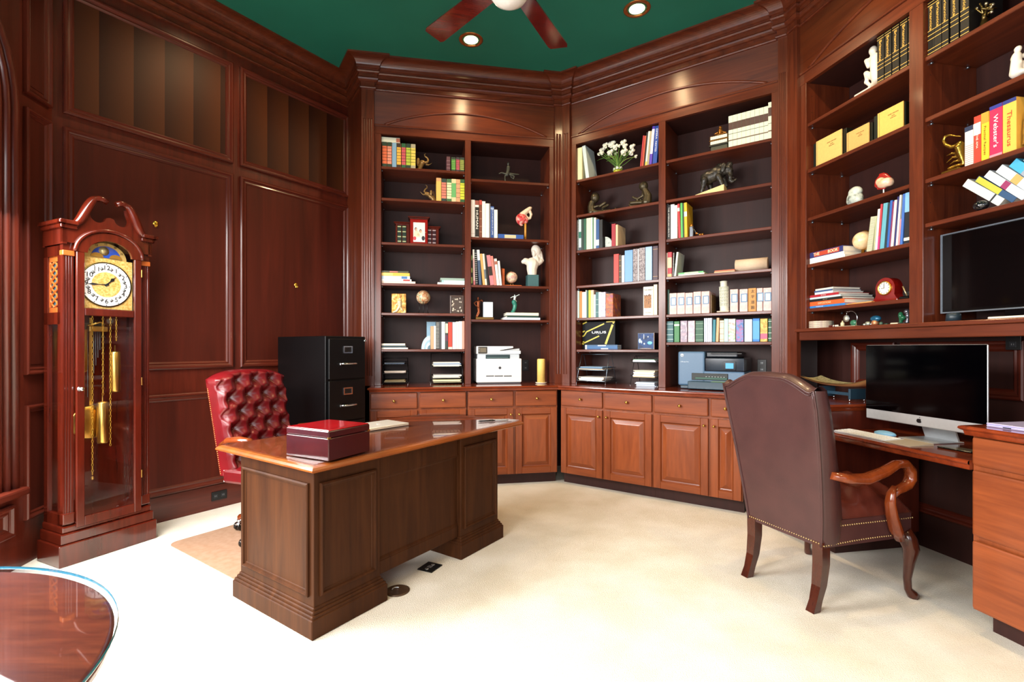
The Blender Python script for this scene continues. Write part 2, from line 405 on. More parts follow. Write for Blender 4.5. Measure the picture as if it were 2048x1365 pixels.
# rear wall with two tall windows, behind the photographer
ur0 = loc(5, isect(3, F3 + BD + .01, 5, DR))[0]; ur1 = loc(5, isect(-1, DW, 5, DR))[0]
rw = MB(); ro = [(-2.35, -.55), (.05, 1.75)]; q = ur0 - .2
for a0, a1 in ro:
    rw.box(q, a0, DR, DR + .16, 0, CEIL, WLV); rw.box(a0, a1, DR, DR + .16, 0, .12, WLV); rw.box(a0, a1, DR, DR + .16, 3.05, CEIL, WLV); q = a1
rw.box(q, ur1 + .2, DR, DR + .16, 0, CEIL, WLV)
o = struct(rw.build('wall_rear')); o.rotation_euler.z = fr(5)
for a0, a1 in ro:
    wi += 1; s = MB(); y = DR + .06
    for q in (a0 + .03, (a0 + a1) / 2, a1 - .03): s.box(q - .03, q + .03, y, y + .05, .12, 3.05, WLV)
    for z in (.15, 1.1, 2.1, 3.02): s.box(a0, a1, y, y + .05, z - .025, z + .025, WLV)
    wo = struct(s.build('window_%d' % wi)); wo.rotation_euler.z = fr(5)
    s = MB(); s.box(a0, a1, y + .02, y + .024, .12, 3.05, GLASS); s.build('pane', wo)
# plain walls behind the built-ins
for nm, k, D, u0, u1 in (('wall_far', 1, F1 + BD + .02, -1.2, 1.9), ('wall_far_right', 2, F2 + BD + .02, -2.9, .2), ('wall_right', 3, F3 + BD + .02, -3.9, 2.6)):
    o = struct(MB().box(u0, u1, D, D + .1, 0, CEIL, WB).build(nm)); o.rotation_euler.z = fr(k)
# crown moulding, one continuous run
def sweep_plan(pts, prof, m, name):
    P = [Vector((p[0], p[1])) for p in pts]; N = []
    for i in range(len(P) - 1):
        t = (P[i + 1] - P[i]).normalized(); N.append(Vector((t.y, -t.x)))
    b = MB()
    R = []
    for i, p in enumerate(P):
        n1, n2 = N[max(i - 1, 0)], N[min(i, len(N) - 1)]
        o = (n1 + n2) / (1 + n1.dot(n2))
        R.append([(p.x + o.x * q, p.y + o.y * q, z) for q, z in prof])
    for i in range(len(R) - 1):
        for a in range(len(prof) - 1):
            b.add([R[i][a], R[i + 1][a], R[i + 1][a + 1], R[i][a + 1]], [(0, 1, 2, 3)], m)
    return b
CROWN = [(0, 3.640), (.014, 3.642), (.018, 3.650), (.014, 3.658), (.006, 3.662), (.006, 3.698), (.022, 3.702), (.036, 3.712), (.04, 3.724), (.034, 3.735), (.030, 3.74), (.030, 3.768), (.044, 3.773), (.050, 3.783), (.044, 3.793), (.042, 3.805), (.054, 3.808), (.056, 3.82)]
CROWN += [(.056 + .082 * (1 - math.cos(a * PI / 16)), 3.82 + .066 * math.sin(a * PI / 16)) for a in range(1, 9)] + [(.146, 3.886), (.148, CEIL)]
side0 = W(0, uA1, DA); side1 = W(1, -.537, F1 - .03)
path = [W(-1, -2.2, DW), cA, side0, side1, W(1, -.426, F1 - .03), W(1, -.426, F1), W(1, 1.293, F1), W(1, 1.293, F1 - .03), P12,
        W(2, -2.263, F2 - .03), W(2, -2.263, F2), W(2, -.463, F2), W(2, -.463, F2 - .03), P23, W(3, -3.21, F3 - .03), W(3, -3.21, F3), W(3, -1.1, F3)]
struct(sweep_plan(path, CROWN, WH, 'trim_1').build('trim_1'))

# ------------------------------------------------------------------ built-in bookcases
def flute_poly(u0, u1, y, d, n):
    "plan outline of a fluted pilaster, front at y, thickness d"
    w = u1 - u0; mrg = w * .12; fw = (w - 2 * mrg) / n; P = [(u0, y)]
    for i in range(n):
        a = u0 + mrg + i * fw; c = a + fw / 2; r = fw * .36
        P.append((c - r, y))
        for t in range(1, 6): P.append((c - r * math.cos(PI * t / 6), y + r * 1.0 * math.sin(PI * t / 6)))
        P.append((c + r, y))
    return P + [(u1, y), (u1, y + d), (u0, y + d)]
def pilaster(b, u0, u1, D, n, z0=.9156, zt=3.66, d=.034):
    b.prism(flute_poly(u0, u1, D, d, n), z0 + .09, 3.37, WV)
    b.box(u0, u1, D, D + d, z0, z0 + .09, WV); b.box(u0, u1, D, D + d, 3.37, zt, WV)
def bookcase(k, D, bays, stiles, u0, u1, zb, label, cat='bookcase', frieze=(3.25, 3.325), zlow=None):
    t = thing('built_in_bookcase', label, cat, k, 0, 0, 0); t.location = (0, 0, 0)
    z0 = zlow or zb
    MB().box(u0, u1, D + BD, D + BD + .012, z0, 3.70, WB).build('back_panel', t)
    for a, c in stiles:
        o = MB().box(a, c, D, D + BD, z0, frieze[0], WV, .002)
        o.build('divider' if len(stiles) == 3 and (a, c) == stiles[1] else 'stile', t)
    b = MB().box(u0, u1, D, D + .03, frieze[0], frieze[1], WH); b.box(u0, u1, D - .010, D + .02, frieze[1] - .004, frieze[1] + .012, WH, .004)
    b.box(u0, u1, D + .03, D + BD, frieze[0] - .0, frieze[0] + .02, WB); b.build('top_rail', t)
    fz = MB().box(u0, u1, D, D + .02, frieze[1], 3.70, WFZ).build('frieze', t)
    a0, a1 = bays[0][0] + .03, bays[-1][1] - .03; cx = (a0 + a1) / 2; hw = (a1 - a0) / 2; zz = frieze[1] + .01; rise = .165
    R = (hw * hw + rise * rise) / (2 * rise); th = math.asin(hw / R)
    MB().tube([(cx + R * math.sin(-th + 2 * th * i / 40), D - .002, zz + rise - R + R * math.cos(-th + 2 * th * i / 40)) for i in range(41)], .011, WH, 8).build('arch_moulding', fz)
    for a, c, zs in bays:
        for z in zs:
            MB().box(a, c, D + .012, D + BD, z - .024, z, WH, .003).build('shelf', t)
            pn = MB()
            for x, s in ((a, 1), (c, -1)):
                for yy in (.05, .30): pn.lathe([(.006, 0), (.006, s * .012)], STEEL, (x, D + yy, z - .031), 8, axis='x')
            pn.build('shelf_pin', t)
        hl = MB()
        for x in (a, c):
            for yy in (.05,):
                for q in range(14): hl.lathe([(.003, -.0006), (.003, .0006)], BLACK, (x, D + yy, zs[-1] + .12 + q * .12), 6, axis='x')
        hl.build('peg_hole', t)
    return t
ZC = .915
ZB = ZC + .0006
B1L = [2.955, 2.662, 2.249, 1.868, 1.592, 1.251]; B1R = [2.891, 2.331, 1.871, 1.538]
B2L = [2.903, 2.559, 2.213, 1.869, 1.555, 1.248]; B2R = [2.905, 2.558, 2.213, 1.885, 1.554, 1.312]
B3L = [2.905, 2.566, 2.213, 1.873, 1.550]; B3R = [2.894, 2.552, 2.208, 1.960]; LEDGE = 1.402
u12a = loc(1, P12)[0]; u12b = loc(2, P12)[0]; u23b = loc(2, P23)[0]; u23c = loc(3, P23)[0]
bc1 = bookcase(1, F1, [(-.366, .412, B1L), (.469, 1.245, B1R)], [(-.426, -.366), (.412, .469), (1.245, 1.293)], -.426, 1.293, ZB, 'tall dark cherry bookcase beside the black filing cabinet, holding the white printer')
bc2 = bookcase(2, F2, [(-2.21, -1.397, B2L), (-1.336, -.511, B2R)], [(-2.263, -2.21), (-1.397, -1.336), (-.511, -.463)], -2.263, -.463, ZB, 'tall dark cherry bookcase in the middle, holding white flowers and the grey printer')
bc3 = bookcase(3, F3, [(-3.155, -2.381, B3L), (-2.30, -1.52, B3R)], [(-3.21, -3.155), (-2.381, -2.30), (-1.52, -1.46)], -3.21, -1.46, LEDGE, 'tall reddish bookcase above the computer desk, holding the television', frieze=(3.205, 3.285))
b = MB(); pilaster(b, -.537, -.426, F1 - .03, 4); b.build('pilaster', bc1)
b = MB(); pilaster(b, 1.293, u12a, F1 - .03, 2); b.build('pilaster', bc1)
b = MB(); pilaster(b, u12b, -2.263, F2 - .03, 2); b.build('pilaster', bc2)
b = MB(); pilaster(b, -.463, u23b, F2 - .03, 4); b.build('pilaster', bc2)
b = MB(); b.box(u23c, -3.21, F3 - .03, F3 + .004, ZB, 3.66, WV); b.build('pilaster', bc3)
b = MB(); pilaster(b, -1.46, -1.36, F3 - .03, 4); b.build('pilaster', bc3)
# side panel of the first bookcase, running back to the panelled wall
a, c = loc(1, side0), loc(1, side1); dx, dy = a[0] - c[0], a[1] - c[1]; L = math.hypot(dx, dy); nx, ny = -dy / L * .02, dx / L * .02
MB().prism([c, a, (a[0] + nx + .0, a[1] + ny), (c[0] + .02, c[1] + .02)], .02, 3.70, WV).build('side_panel', bc1)
# ledge under the television bays and the panelled back above the desk
b = MB(); b.box(-3.19, -1.37, F3 - .07, F3 + BD, LEDGE - .024, LEDGE, WH, .006); b.box(-3.17, -1.38, F3 - .045, F3 - .02, LEDGE - .085, LEDGE - .022, WH, .004); b.build('ledge', bc3)
b = MB(); b.box(-3.21, -1.2, F3 + BD - .004, F3 + BD + .012, 0, LEDGE - .02, WB)
for x0, x1 in ((-3.12, -2.78), (-2.74, -2.06), (-2.02, -1.5)): b.mould(x0, x1, .98, 1.30, F3 + BD - .004, PROF, WLV, WLR)
for x0, x1 in ((-2.98, -2.15), (-2.08, -1.5)): b.mould(x0, x1, .22, .70, F3 + BD - .004, PROF, WLV, WLR)
b.build('desk_back_panel', bc3)

rebase(bc1, 1, .43, F1, ZC); rebase(bc2, 2, -1.36, F2, ZC); rebase(bc3, 3, -2.34, F3, 0)
# ------------------------------------------------------------------ base cabinets
def knob(b, x, y, z, r=.013):
    b.lathe([(.006, 0), (.005, -.012), (r * .9, -.016), (r, -.022), (r * .8, -.029), (.0, -.032)], BRASS, (x, y, z), 12, axis='y')
def raised(b, x0, x1, z0, z1, y, m, mh):
    "frame and raised-panel door front at y"
    s = .058
    b.box(x0, x0 + s, y, y + .02, z0, z1, m, .003); b.box(x1 - s, x1, y, y + .02, z0, z1, m, .003)
    b.box(x0 + s, x1 - s, y, y + .02, z0, z0 + s, mh, .003); b.box(x0 + s, x1 - s, y, y + .02, z1 - s, z1, mh, .003)
    b.mould(x0 + s, x1 - s, z0 + s, z1 - s, y + .02, [(0, .02), (.008, .006), (.016, .004), (.046, .016), (.05, .017)], m, mh)
    b.box(x0 + s + .05, x1 - s - .05, y + .003, y + .02, z0 + s + .05, z1 - s - .05, m)
def base_unit(k, D, cols, hinge, label, group=None):
    "cols: (u0,u1) pairs, each a drawer over a door; hinge: which edge carries the door knob"
    u0, u1 = cols[0][0] - .008, cols[-1][1] + .008
    t = thing('base_cabinet', label, 'cabinet', k, (u0 + u1) / 2, D, 0, group=group); ox = (u0 + u1) / 2
    b = MB(); b.box(u0 - ox, u1 - ox, .02, .56, .10, ZC - .0412, WC); b.box(u0 - ox, u1 - ox, .08, .56, 0, .10, WB); b.build('carcass', t)
    for (a, c), hg in zip(cols, hinge):
        d = MB().box(a - ox, c - ox, 0, .02, .727, .868, WCH, .008).build('drawer', t)
        kb = MB(); knob(kb, (a + c) / 2 - ox, 0, .797); kb.build('knob', d)
        d = MB(); raised(d, a - ox, c - ox, .105, .710, 0, WC, WCH); d = d.build('door', t)
        kb = MB(); knob(kb, (a + .028 if hg == 'l' else c - .028) - ox, 0, .655 if True else 0, .011); kb.build('knob', d)
    return t
base_unit(1, C1 + .03, [(-.437, -.033), (-.010, .397)], 'rl', 'cherry base cabinet of two doors and two drawers beside the filing cabinet')
base_unit(1, C1 + .03, [(.420, .833), (.856, 1.245)], 'rl', 'cherry base cabinet of two doors under the white printer')
e2 = loc(2, isect(1, C1 + .03, 2, C2 + .03))[0]
base_unit(2, C2 + .03, [(e2 + .025, -1.811), (-1.792, -1.367)], 'rl', 'cherry base cabinet of two doors under the grey wire letter tray')
base_unit(2, C2 + .03, [(-1.350, -.919), (-.901, -.68)], 'rl', 'cherry base cabinet half hidden behind the leather armchair back')
# worktop: one run along the first two bookcases and round to the kneehole
ql = W(1, -.46, C1); q12 = isect(1, C1, 2, C2); q23 = isect(2, C2, 3, C3)
def top_slab(pts_front, pts_back, z1, th, m, name):
    prof = [(0, -th), (.004, -th * .55), (.012, -th * .45), (.018, -th * .3), (.016, -th * .1), (.008, 0)]
    b = sweep_plan(pts_front, [(p - .018, z1 + z) for p, z in prof], m, name)
    P = [Vector((p[0], p[1])) for p in pts_front]; N = []
    for i in range(len(P) - 1):
        t = (P[i + 1] - P[i]).normalized(); N.append(Vector((t.y, -t.x)))
    fr_ = []
    for i, p in enumerate(P):
        n1, n2 = N[max(i - 1, 0)], N[min(i, len(N) - 1)]; o = (n1 + n2) / (1 + n1.dot(n2)); fr_.append((p.x - o.x * .010, p.y - o.y * .010))
    poly = fr_ + [(p[0], p[1]) for p in pts_back]
    b.add([(x, y, z1) for x, y in poly], [list(range(len(poly)))], m); b.add([(x, y, z1 - th) for x, y in poly], [list(range(len(poly)))[::-1]], m)
    for i in range(len(fr_) - 1, len(poly)):
        j = (i + 1) % len(poly); b.add([(*poly[i], z1 - th), (*poly[j], z1 - th), (*poly[j], z1), (*poly[i], z1)], [(0, 1, 2, 3)], m)
    return b
bk12 = isect(1, F1 + BD - .01, 2, F2 + BD - .01); bk23 = isect(2, F2 + BD - .01, 3, F3 + BD - .04)
UKL, UKR = -2.584, -1.785
o = top_slab([W(1, -.46, F1 + .1), ql, q12, q23, W(3, UKL, C3), W(3, UKL, F3 + BD - .04)], [bk23, bk12, W(1, -.40, F1 + BD - .01)], ZC, .04, WTOP, 'countertop').build('countertop')
tag(o, 'polished cherry countertop running below the two tall bookcases and the desk corner', 'countertop')
# corner base cabinet at the kneehole
q3u = loc(3, isect(2, C2 + .03, 3, C3 + .03))[0]
t = thing('corner_cabinet', 'cherry corner base cabinet beside the kneehole, under the carved dish', 'cabinet', 3, 0, 0, 0); t.location = (0, 0, 0); t.rotation_euler.z = fr(3)
MB().box(q3u + .03, UKL - .012, C3 + .05, F3 + BD - .045, .10, ZC - .0412, WLV).build('carcass', t)
MB().box(q3u + .03, UKL - .03, C3 + .13, F3 + BD - .045, 0, .10, WB).build('toe_kick', t)
d = MB().box(q3u + .04, UKL - .03, C3 + .03, C3 + .05, .727, .868, WCH, .008).build('drawer', t)
kb = MB(); knob(kb, (q3u + UKL) / 2, C3 + .03, .797); kb.build('knob', d)
d = MB(); raised(d, q3u + .04, UKL - .03, .105, .71, C3 + .03, WC, WCH); d = d.build('door', t)
rebase(t, 3, (q3u + UKL) / 2, C3 + .4, 0)
# drawer pedestal at the edge of the picture
t = thing('drawer_pedestal', 'cherry three-drawer pedestal with brass knobs at the desk end', 'cabinet', 3, 0, 0, 0); t.location = (0, 0, 0); t.rotation_euler.z = fr(3)
UE = -1.30
MB().box(UKR, UE, C3 + .05, F3 + BD - .045, .10, ZC - .0412, WC).build('carcass', t)
MB().box(UKR + .02, UE, C3 + .13, F3 + BD - .045, 0, .10, WB).build('toe_kick', t)
for z0, z1 in ((.743, .868), (.431, .722), (.108, .411)):
    d = MB().box(UKR + .008, UE - .02, C3 + .028, C3 + .05, z0, z1, WCH, .01).build('drawer', t)
    kb = MB(); knob(kb, (UKR + UE) / 2 + .018, C3 + .028, (z0 + z1) / 2, .017); kb.build('knob', d)
rebase(t, 3, (UKR + UE) / 2, C3 + .4, 0)
o = top_slab([W(3, UKR - .03, F3 + BD - .04), W(3, UKR - .03, C3), W(3, UE, C3)], [W(3, UE, F3 + BD - .04)], ZC, .04, WTOP, 'countertop').build('countertop')
tag(o, 'short cherry countertop over the three-drawer pedestal, under the lilac laptop', 'countertop')
o = top_slab([W(3, UKL - .006, C3 + .02), W(3, UKR - .002, C3 + .02)], [W(3, UKR - .002, F3 + BD - .04), W(3, UKL - .006, F3 + BD - .04)], .76, .042, WTOP, 'desktop').build('keyboard_desktop')
tag(o, 'low cherry desktop across the kneehole, carrying the computer and keyboard', 'desk')
# ------------------------------------------------------------------ filing cabinet
t = thing('filing_cabinet', 'black four-drawer metal filing cabinet against the panelled wall', 'filing cabinet', 0, 2.50, 3.32, 0)
FB = M('#040405', .36, 0, None, .3)
MB().box(-.19, .19, .018, .68, 0, 1.356, FB, .004).build('body', t)
for i in range(4):
    z1 = 1.335 - i * .330; z0 = z1 - .318
    d = MB().box(-.172, .172, -.004, .018, z0, z1, FB, .004).build('drawer', t)
    b = MB(); b.mould(-.042, .042, z1 - .115, z1 - .058, -.004, [(0, 0), (0, .006), (.009, .006), (.009, .001)], CHROME)
    b.box(-.034, .034, -.0062, -.004, z1 - .107, z1 - .066, BLACK); b.build('label_holder', d)
    b = MB(); b.tube([(-.068, -.004, z1 - .20), (-.066, -.03, z1 - .198), (-.05, -.036, z1 - .197), (.05, -.036, z1 - .197), (.066, -.03, z1 - .198), (.068, -.004, z1 - .20)], .008, CHROME, 8)
    b.box(-.078, -.058, -.014, -.002, z1 - .209, z1 - .19, CHROME, .003); b.build('handle', d)
b = MB(); b.lathe([(.010, 0), (.010, -.01), (.004, -.012)], CHROME, (.165, -.003, 1.322), 12, axis='y'); b.build('lock', t)

# ------------------------------------------------------------------ longcase clock
UC, DC = 1.095, 3.80
t = thing('grandfather_clock', 'tall mahogany grandfather clock with swan-neck top and brass dial against panelled wall', 'clock', 0, UC, DC, 0, rot=fr(0) + math.radians(9.2))
b = MB(); b.box(-.258, .258, -.045, .215, 0, .125, WG, .004); b.box(-.246, .246, -.032, .215, .125, .185, WG, .006); b.box(-.236, .236, -.022, .215, .185, .225, WG, .008); b.build('plinth', t)
# trunk frame: back, sides with glazed openings, corner posts
b = MB(); b.box(-.225, .225, .20, .215, .22, 1.86, WG)
for s in (-1, 1):
    x0, x1 = (s * .215 - .012, s * .215 + .012)
    b.box(x0, x1, .0, .05, .22, 1.86, WG); b.box(x0, x1, .17, .21, .22, 1.86, WG)
    for z0, z1 in ((.22, .29), (1.40, 1.47), (1.80, 1.86)): b.box(x0, x1, .0, .21, z0, z1, WG)
b.box(-.225, .225, 0, .22, .22, .24, WG); b.build('case', t)
for s in (-1, 1):
    b = MB(); x0, x1 = (-.228, -.178) if s < 0 else (.178, .228)
    b.prism(flute_poly(x0, x1, -.012, .03, 3), .30, 1.80, WG)
    b.box(x0 - .004, x1 + .004, -.02, .02, .235, .30, WG, .006); b.box(x0 - .004, x1 + .004, -.02, .02, 1.80, 1.83, WGO, .003); b.box(x0, x1, -.012, .02, 1.83, 1.88, WG); b.build('corner_column', t)
    b = MB(); X = s * .215
    b.box(X - .004, X + .004, .05, .17, 1.47, 1.50, WGO); b.box(X - .004, X + .004, .05, .17, 1.77, 1.80, WGO)
    b.box(X - .004, X + .004, .05, .062, 1.47, 1.80, WGO); b.box(X - .004, X + .004, .158, .17, 1.47, 1.80, WGO)
    for q in range(3):
        zc = 1.545 + q * .09
        for e in (-1, 1): b.tube([(X, .11 + e * .048 * math.cos(PI * i / 12), zc - .045 + .09 * i / 12) for i in range(13)], .006, WGO, 6)
        for e in (-1, 1): b.tube([(X, .11 + e * .048 * math.sin(PI * i / 12), zc - .045 + .09 * i / 12) for i in range(13)], .006, WGO, 6)
    b.build('fretwork_panel', t)
    b = MB(); b.box(X * .97 - .001, X * .97 + .001, .05, .17, 1.47, 1.80, M('#2a5360', .8)); b.build('speaker_cloth', t)
    b = MB(); b.box(X - .002, X + .002, .05, .17, .29, 1.40, GLASS); b.build('side_pane', t)
# hood: cornice, tympanum, swan necks
def hood_poly(s=1):
    L = [(-.235, 1.875)]
    L += [(-.235, 1.985), (-.165, 1.985)]
    for i in range(11):
        a = i / 10; L.append((-.165 + .07 * a, 1.985 + .155 * (3 * a * a - 2 * a ** 3)))
    L += [(-.085, 2.135), (-.09, 2.11), (-.098, 2.085)]
    for i in range(1, 10): a = math.radians(150 + i * 20); L.append((-.062 + .042 * math.cos(a), 2.065 + .042 * math.sin(a)))
    L += [(-.02, 2.06), (0, 2.066)]
    return L + [(-x, z) for x, z in L[::-1][1:]]
b = MB()
arcp = [(.155 * math.cos(PI * i / 24), 1.828 + .155 * math.sin(PI * i / 24)) for i in range(25)]
hp = hood_poly()
poly = hp + [(.155 + .03, 1.875)] + [(.185 * math.cos(PI * i / 24), 1.83 + .155 * math.sin(PI * i / 24)) for i in range(3, 22)] + [(-.185, 1.875)]
b.prism(poly, -.028, .0, WG, 'y'); b.box(-.235, -.215, -.028, .21, 1.865, 1.985, WG); b.box(.215, .235, -.028, .21, 1.865, 1.985, WG)
b.box(-.235, .235, .19, .21, 1.86, 1.985, WG); b.box(-.235, .235, 0, .21, 1.97, 1.985, WG); b.build('hood', t)
for s in (-1, 1):
    b = MB(); b.box(s * .262, s * .17, -.062, -.02, 1.978, 2.002, WG, .006)
    b.box(s * .225, s * .262, -.062, .20, 1.978, 2.002, WG, .006); b.box(s * .225, s * .25, -.045, .20, 1.955, 1.98, WG, .006); b.box(s * .25, s * .17, -.045, -.02, 1.955, 1.98, WG, .006)
    P = []
    for i in range(17):
        a = i / 16; P.append((s * (.185 - .105 * a), -.04, 1.992 + .168 * (3 * a * a - 2 * a ** 3)))
    P += [(s * .066, -.042, 2.166), (s * .048, -.044, 2.166), (s * .022, -.046, 2.152)]
    b.tube(P, [.018 + .008 * math.sin(PI * min(1, i / 16)) for i in range(len(P) - 1)] + [.016], WG, 8, flat=1.0, up=(0, 1, 0)); b.build('swan_neck', t)
b = MB(); b.tube([(.178 * math.cos(PI * i / 24), -.034, 1.83 + .150 * math.sin(PI * i / 24)) for i in range(25)], .012, WG, 8); b.build('arch_moulding', t)
# door with arched head
b = MB(); y0, y1 = -.034, -.014
b.box(-.172, -.132, y0, y1, .205, 1.83, WG, .003); b.box(.132, .172, y0, y1, .205, 1.83, WG, .003); b.box(-.132, .132, y0, y1, .205, .262, WG, .003)
b.box(-.132, .132, y0 + .002, y1, 1.455, 1.50, WG, .006)
b.prism([(.172 * math.cos(PI * i / 24), 1.83 + .135 * math.sin(PI * i / 24)) for i in range(25)] + [(.118 * math.cos(PI * i / 24), 1.83 + .088 * math.sin(PI * i / 24)) for i in range(24, -1, -1)], y0, y1, WG, 'y')
door = b.build('door', t)
b = MB(); b.prism([(.12 * math.cos(PI * i / 24), 1.83 + .09 * math.sin(PI * i / 24)) for i in range(25)] + [(-.133, 1.83), (-.133, .26), (.133, .26), (.133, 1.83)], -.022, -.019, GLASS, 'y'); b.build('glass', door)
b = MB(); b.lathe([(.013, 0), (.013, -.003), (.004, -.006), (.004, -.014), (.011, -.022), (.012, -.03), (.004, -.036)], CHROME, (-.158, -.034, 1.02), 12, axis='y'); b.build('knob', door)
for z in (.42, 1.02, 1.72): MB().box(.170, .178, -.034, -.012, z, z + .05, BRASS, .002).build('hinge', door)
# dial
brasst = mottled('etched_brass', ['#c9973f', '#f0cf84'], 90, .4, .3, bump=.6); DY = .02
b = MB(); b.box(-.145, .145, DY, DY + .006, 1.505, 1.815, brasst); b.prism([(.112 * math.cos(PI * i / 24), 1.815 + .098 * math.sin(PI * i / 24)) for i in range(25)], DY, DY + .006, M('#c9a861', .4, .4), 'y')
dial = b.build('dial_plate', t)
b = MB(); b.lathe([(.140, 0), (.140, -.004), (.134, -.005)], M('#5a4a22', .3, .9), (0, DY, 1.655), 40, axis='y'); b.lathe([(.132, -.0052), (.0, -.0056)], M('#e8e8e4', .5), (0, DY, 1.655), 40, axis='y', smooth=False)
b.lathe([(.078, -.006), (.0, -.0064)], brasst, (0, DY, 1.655), 32, axis='y', smooth=False)
for i in range(12):
    a = PI / 6 * i + PI / 12; b.lathe([(.013, -.0058), (.0, -.006)], M('#8a8f8f', .5, .3), (.099 * math.sin(a), DY, 1.655 + .099 * math.cos(a)), 4, axis='y')
    b.lathe([(.0035, -.0058), (0, -.0064)], BLACK, (.127 * math.sin(a - PI / 12), DY, 1.655 + .127 * math.cos(a - PI / 12)), 8, axis='y')
b.build('chapter_ring', dial)
for i in range(1, 13): text_on(str(i), .040, BLACK, dial, .104 * math.sin(PI / 6 * i), DY - .0068, 1.655 + .104 * math.cos(PI / 6 * i), name='numeral')
b = MB()
def hand(b, ang, L, w):
    c, s_ = math.sin(ang), math.cos(ang); P = lambda r, o: (r * c + o * s_, 1.655 + r * s_ - o * c)
    b.prism([P(-.012, -w), P(L * .35, -w * .5), P(L * .6, -w * 1.8), P(L * .75, -w * .4), P(L, 0), P(L * .75, w * .4), P(L * .6, w * 1.8), P(L * .35, w * .5), P(-.012, w)], DY - .010, DY - .0085, BLACK, 'y')
hand(b, math.radians(43), .078, .006); b.lathe([(.008, -.0085), (.006, -.013)], BLACK, (0, DY, 1.655), 10, axis='y'); b.build('hour_hand', dial)
b = MB(); hand(b, math.radians(268), .122, .0036); b.build('minute_hand', dial)
b = MB(); b.prism([(.078 * math.cos(PI * i / 24), 1.822 + .072 * math.sin(PI * i / 24)) for i in range(25)], DY - .003, DY, M('#1c3f95', .4), 'y')
b.lathe([(.027, -.004), (.0, -.0052)], M('#b7a878', .4, .5), (-.012, DY, 1.862), 20, axis='y')
for s in (-1, 1): b.prism([(s * .05 + .034 * math.cos(PI * i / 12), 1.822 + .026 * math.sin(PI * i / 12)) for i in range(13)], DY - .0065, DY - .003, M('#b98a3a', .35, .7), 'y')
b.build('moon_dial', dial)
for i, nn in enumerate(('5', '10', '15', '20', '25')):
    a = math.radians(155 - i * 32); text_on(nn, .017, BLACK, dial, .094 * math.cos(a), DY - .0008, 1.822 + .084 * math.sin(a), name='numeral')
# weights, pendulum, chains, chime rods
for x, z0, y in ((-.105, 1.115, .07), (.072, .98, .07), (.0, .665, .06)):
    b = MB(); b.lathe([(.003, .30), (.003, .262), (.024, .26), (.029, .252), (.029, .012), (.024, 0), (0, 0)], BRASS, (x, y, z0), 24); b.build('weight', t)
b = MB(); b.box(-.046, -.034, .11, .113, .80, 1.45, BRASS); b.lathe([(.0, -.012), (.06, -.011), (.098, -.004), (.104, 0), (.098, .005), (0, .008)], BRASS, (-.04, .11, .80), 40, axis='y'); b.build('pendulum', t)
for x, z0 in ((-.055, .47), (.0, .95), (.04, .62), (.072, 1.28)):
    b = MB()
    n = int((1.46 - z0) / .018)
    for i in range(n):
        z = 1.46 - i * .018
        b.tube([(x + (.0045 * math.cos(a) if i % 2 else 0), .055 + (0 if i % 2 else .0045 * math.cos(a)), z + .0105 * math.sin(a)) for a in (0, 1.05, 2.1, 3.14, 4.19, 5.24)], .0016, GOLD, 4, closed=True)
    if z0 < .6: b.sphere((x, .055, z0 - .01), (.008, .008, .012), BRASS)
    b.build('chain', t)
b = MB()
for i in range(7): b.tube([(-.02 + i * .011, .19, 1.42), (-.02 + i * .011, .19, .95 + .05 * i)], .002, STEEL, 6)
b.box(-.04, .07, .18, .2, 1.38, 1.42, M('#6b6450', .4, .8)); b.build('chime_rods', t)
b = MB(); b.box(-.05, .05, .10, .14, 1.365, 1.40, BRASS, .005); b.tube([(-.06, .1, 1.40), (.0, .09, 1.425), (.06, .1, 1.40)], .006, BRASS); b.build('pendulum_hanger', t)

# ------------------------------------------------------------------ writing desk
t = thing('executive_desk', 'large walnut pedestal desk with glass top in the middle of the carpet', 'desk', 0, 1.96, 2.25, 0)
UX, DX = 1.96, 2.25
def L(u, D): return u - UX, D - DX
def rtop(u0, u1, d0, d1, r):
    P = [(u0, d0), (u1, d0)]
    P += [(u1 - r + r * math.cos(math.radians(a)), d1 - r * .9 + r * .9 * math.sin(math.radians(a))) for a in range(0, 91, 9)]
    P += [(u0, d1)]
    return [L(*p) for p in P]
Tp = rtop(1.226, 2.850, 1.862, 2.705, .26)
def inset(P, d):
    c = (sum(p[0] for p in P) / len(P), sum(p[1] for p in P) / len(P)); o = []
    n = len(P)
    for i in range(n):
        a = Vector(P[i - 1]); q = Vector(P[i]); c2 = Vector(P[(i + 1) % n]); e1 = (q - a).normalized(); e2 = (c2 - q).normalized()
        n1 = Vector((-e1.y, e1.x)); n2 = Vector((-e2.y, e2.x)); v = (n1 + n2) / (1 + n1.dot(n2)); o.append((q.x + v.x * d, q.y + v.y * d))
    return o
b = MB(); R = []
for d, z in ((.030, .7265), (.016, .7275), (.010, .732), (.0, .736), (.0, .743), (.008, .752), (.02, .757), (.032, .758)): R.append([(x, y, z) for x, y in inset(Tp, d)])
b.rings(R, WKE, caps=False, smooth=False); b.add(R[0], [list(range(len(Tp)))[::-1]], WKE); b.add(R[-1], [list(range(len(Tp)))], WKT); b.build('desktop', t)
G = inset(Tp, .022); b = MB(); b.prism(G, .7585, .7655, GLASST, 'z'); b.build('glass_top', t)
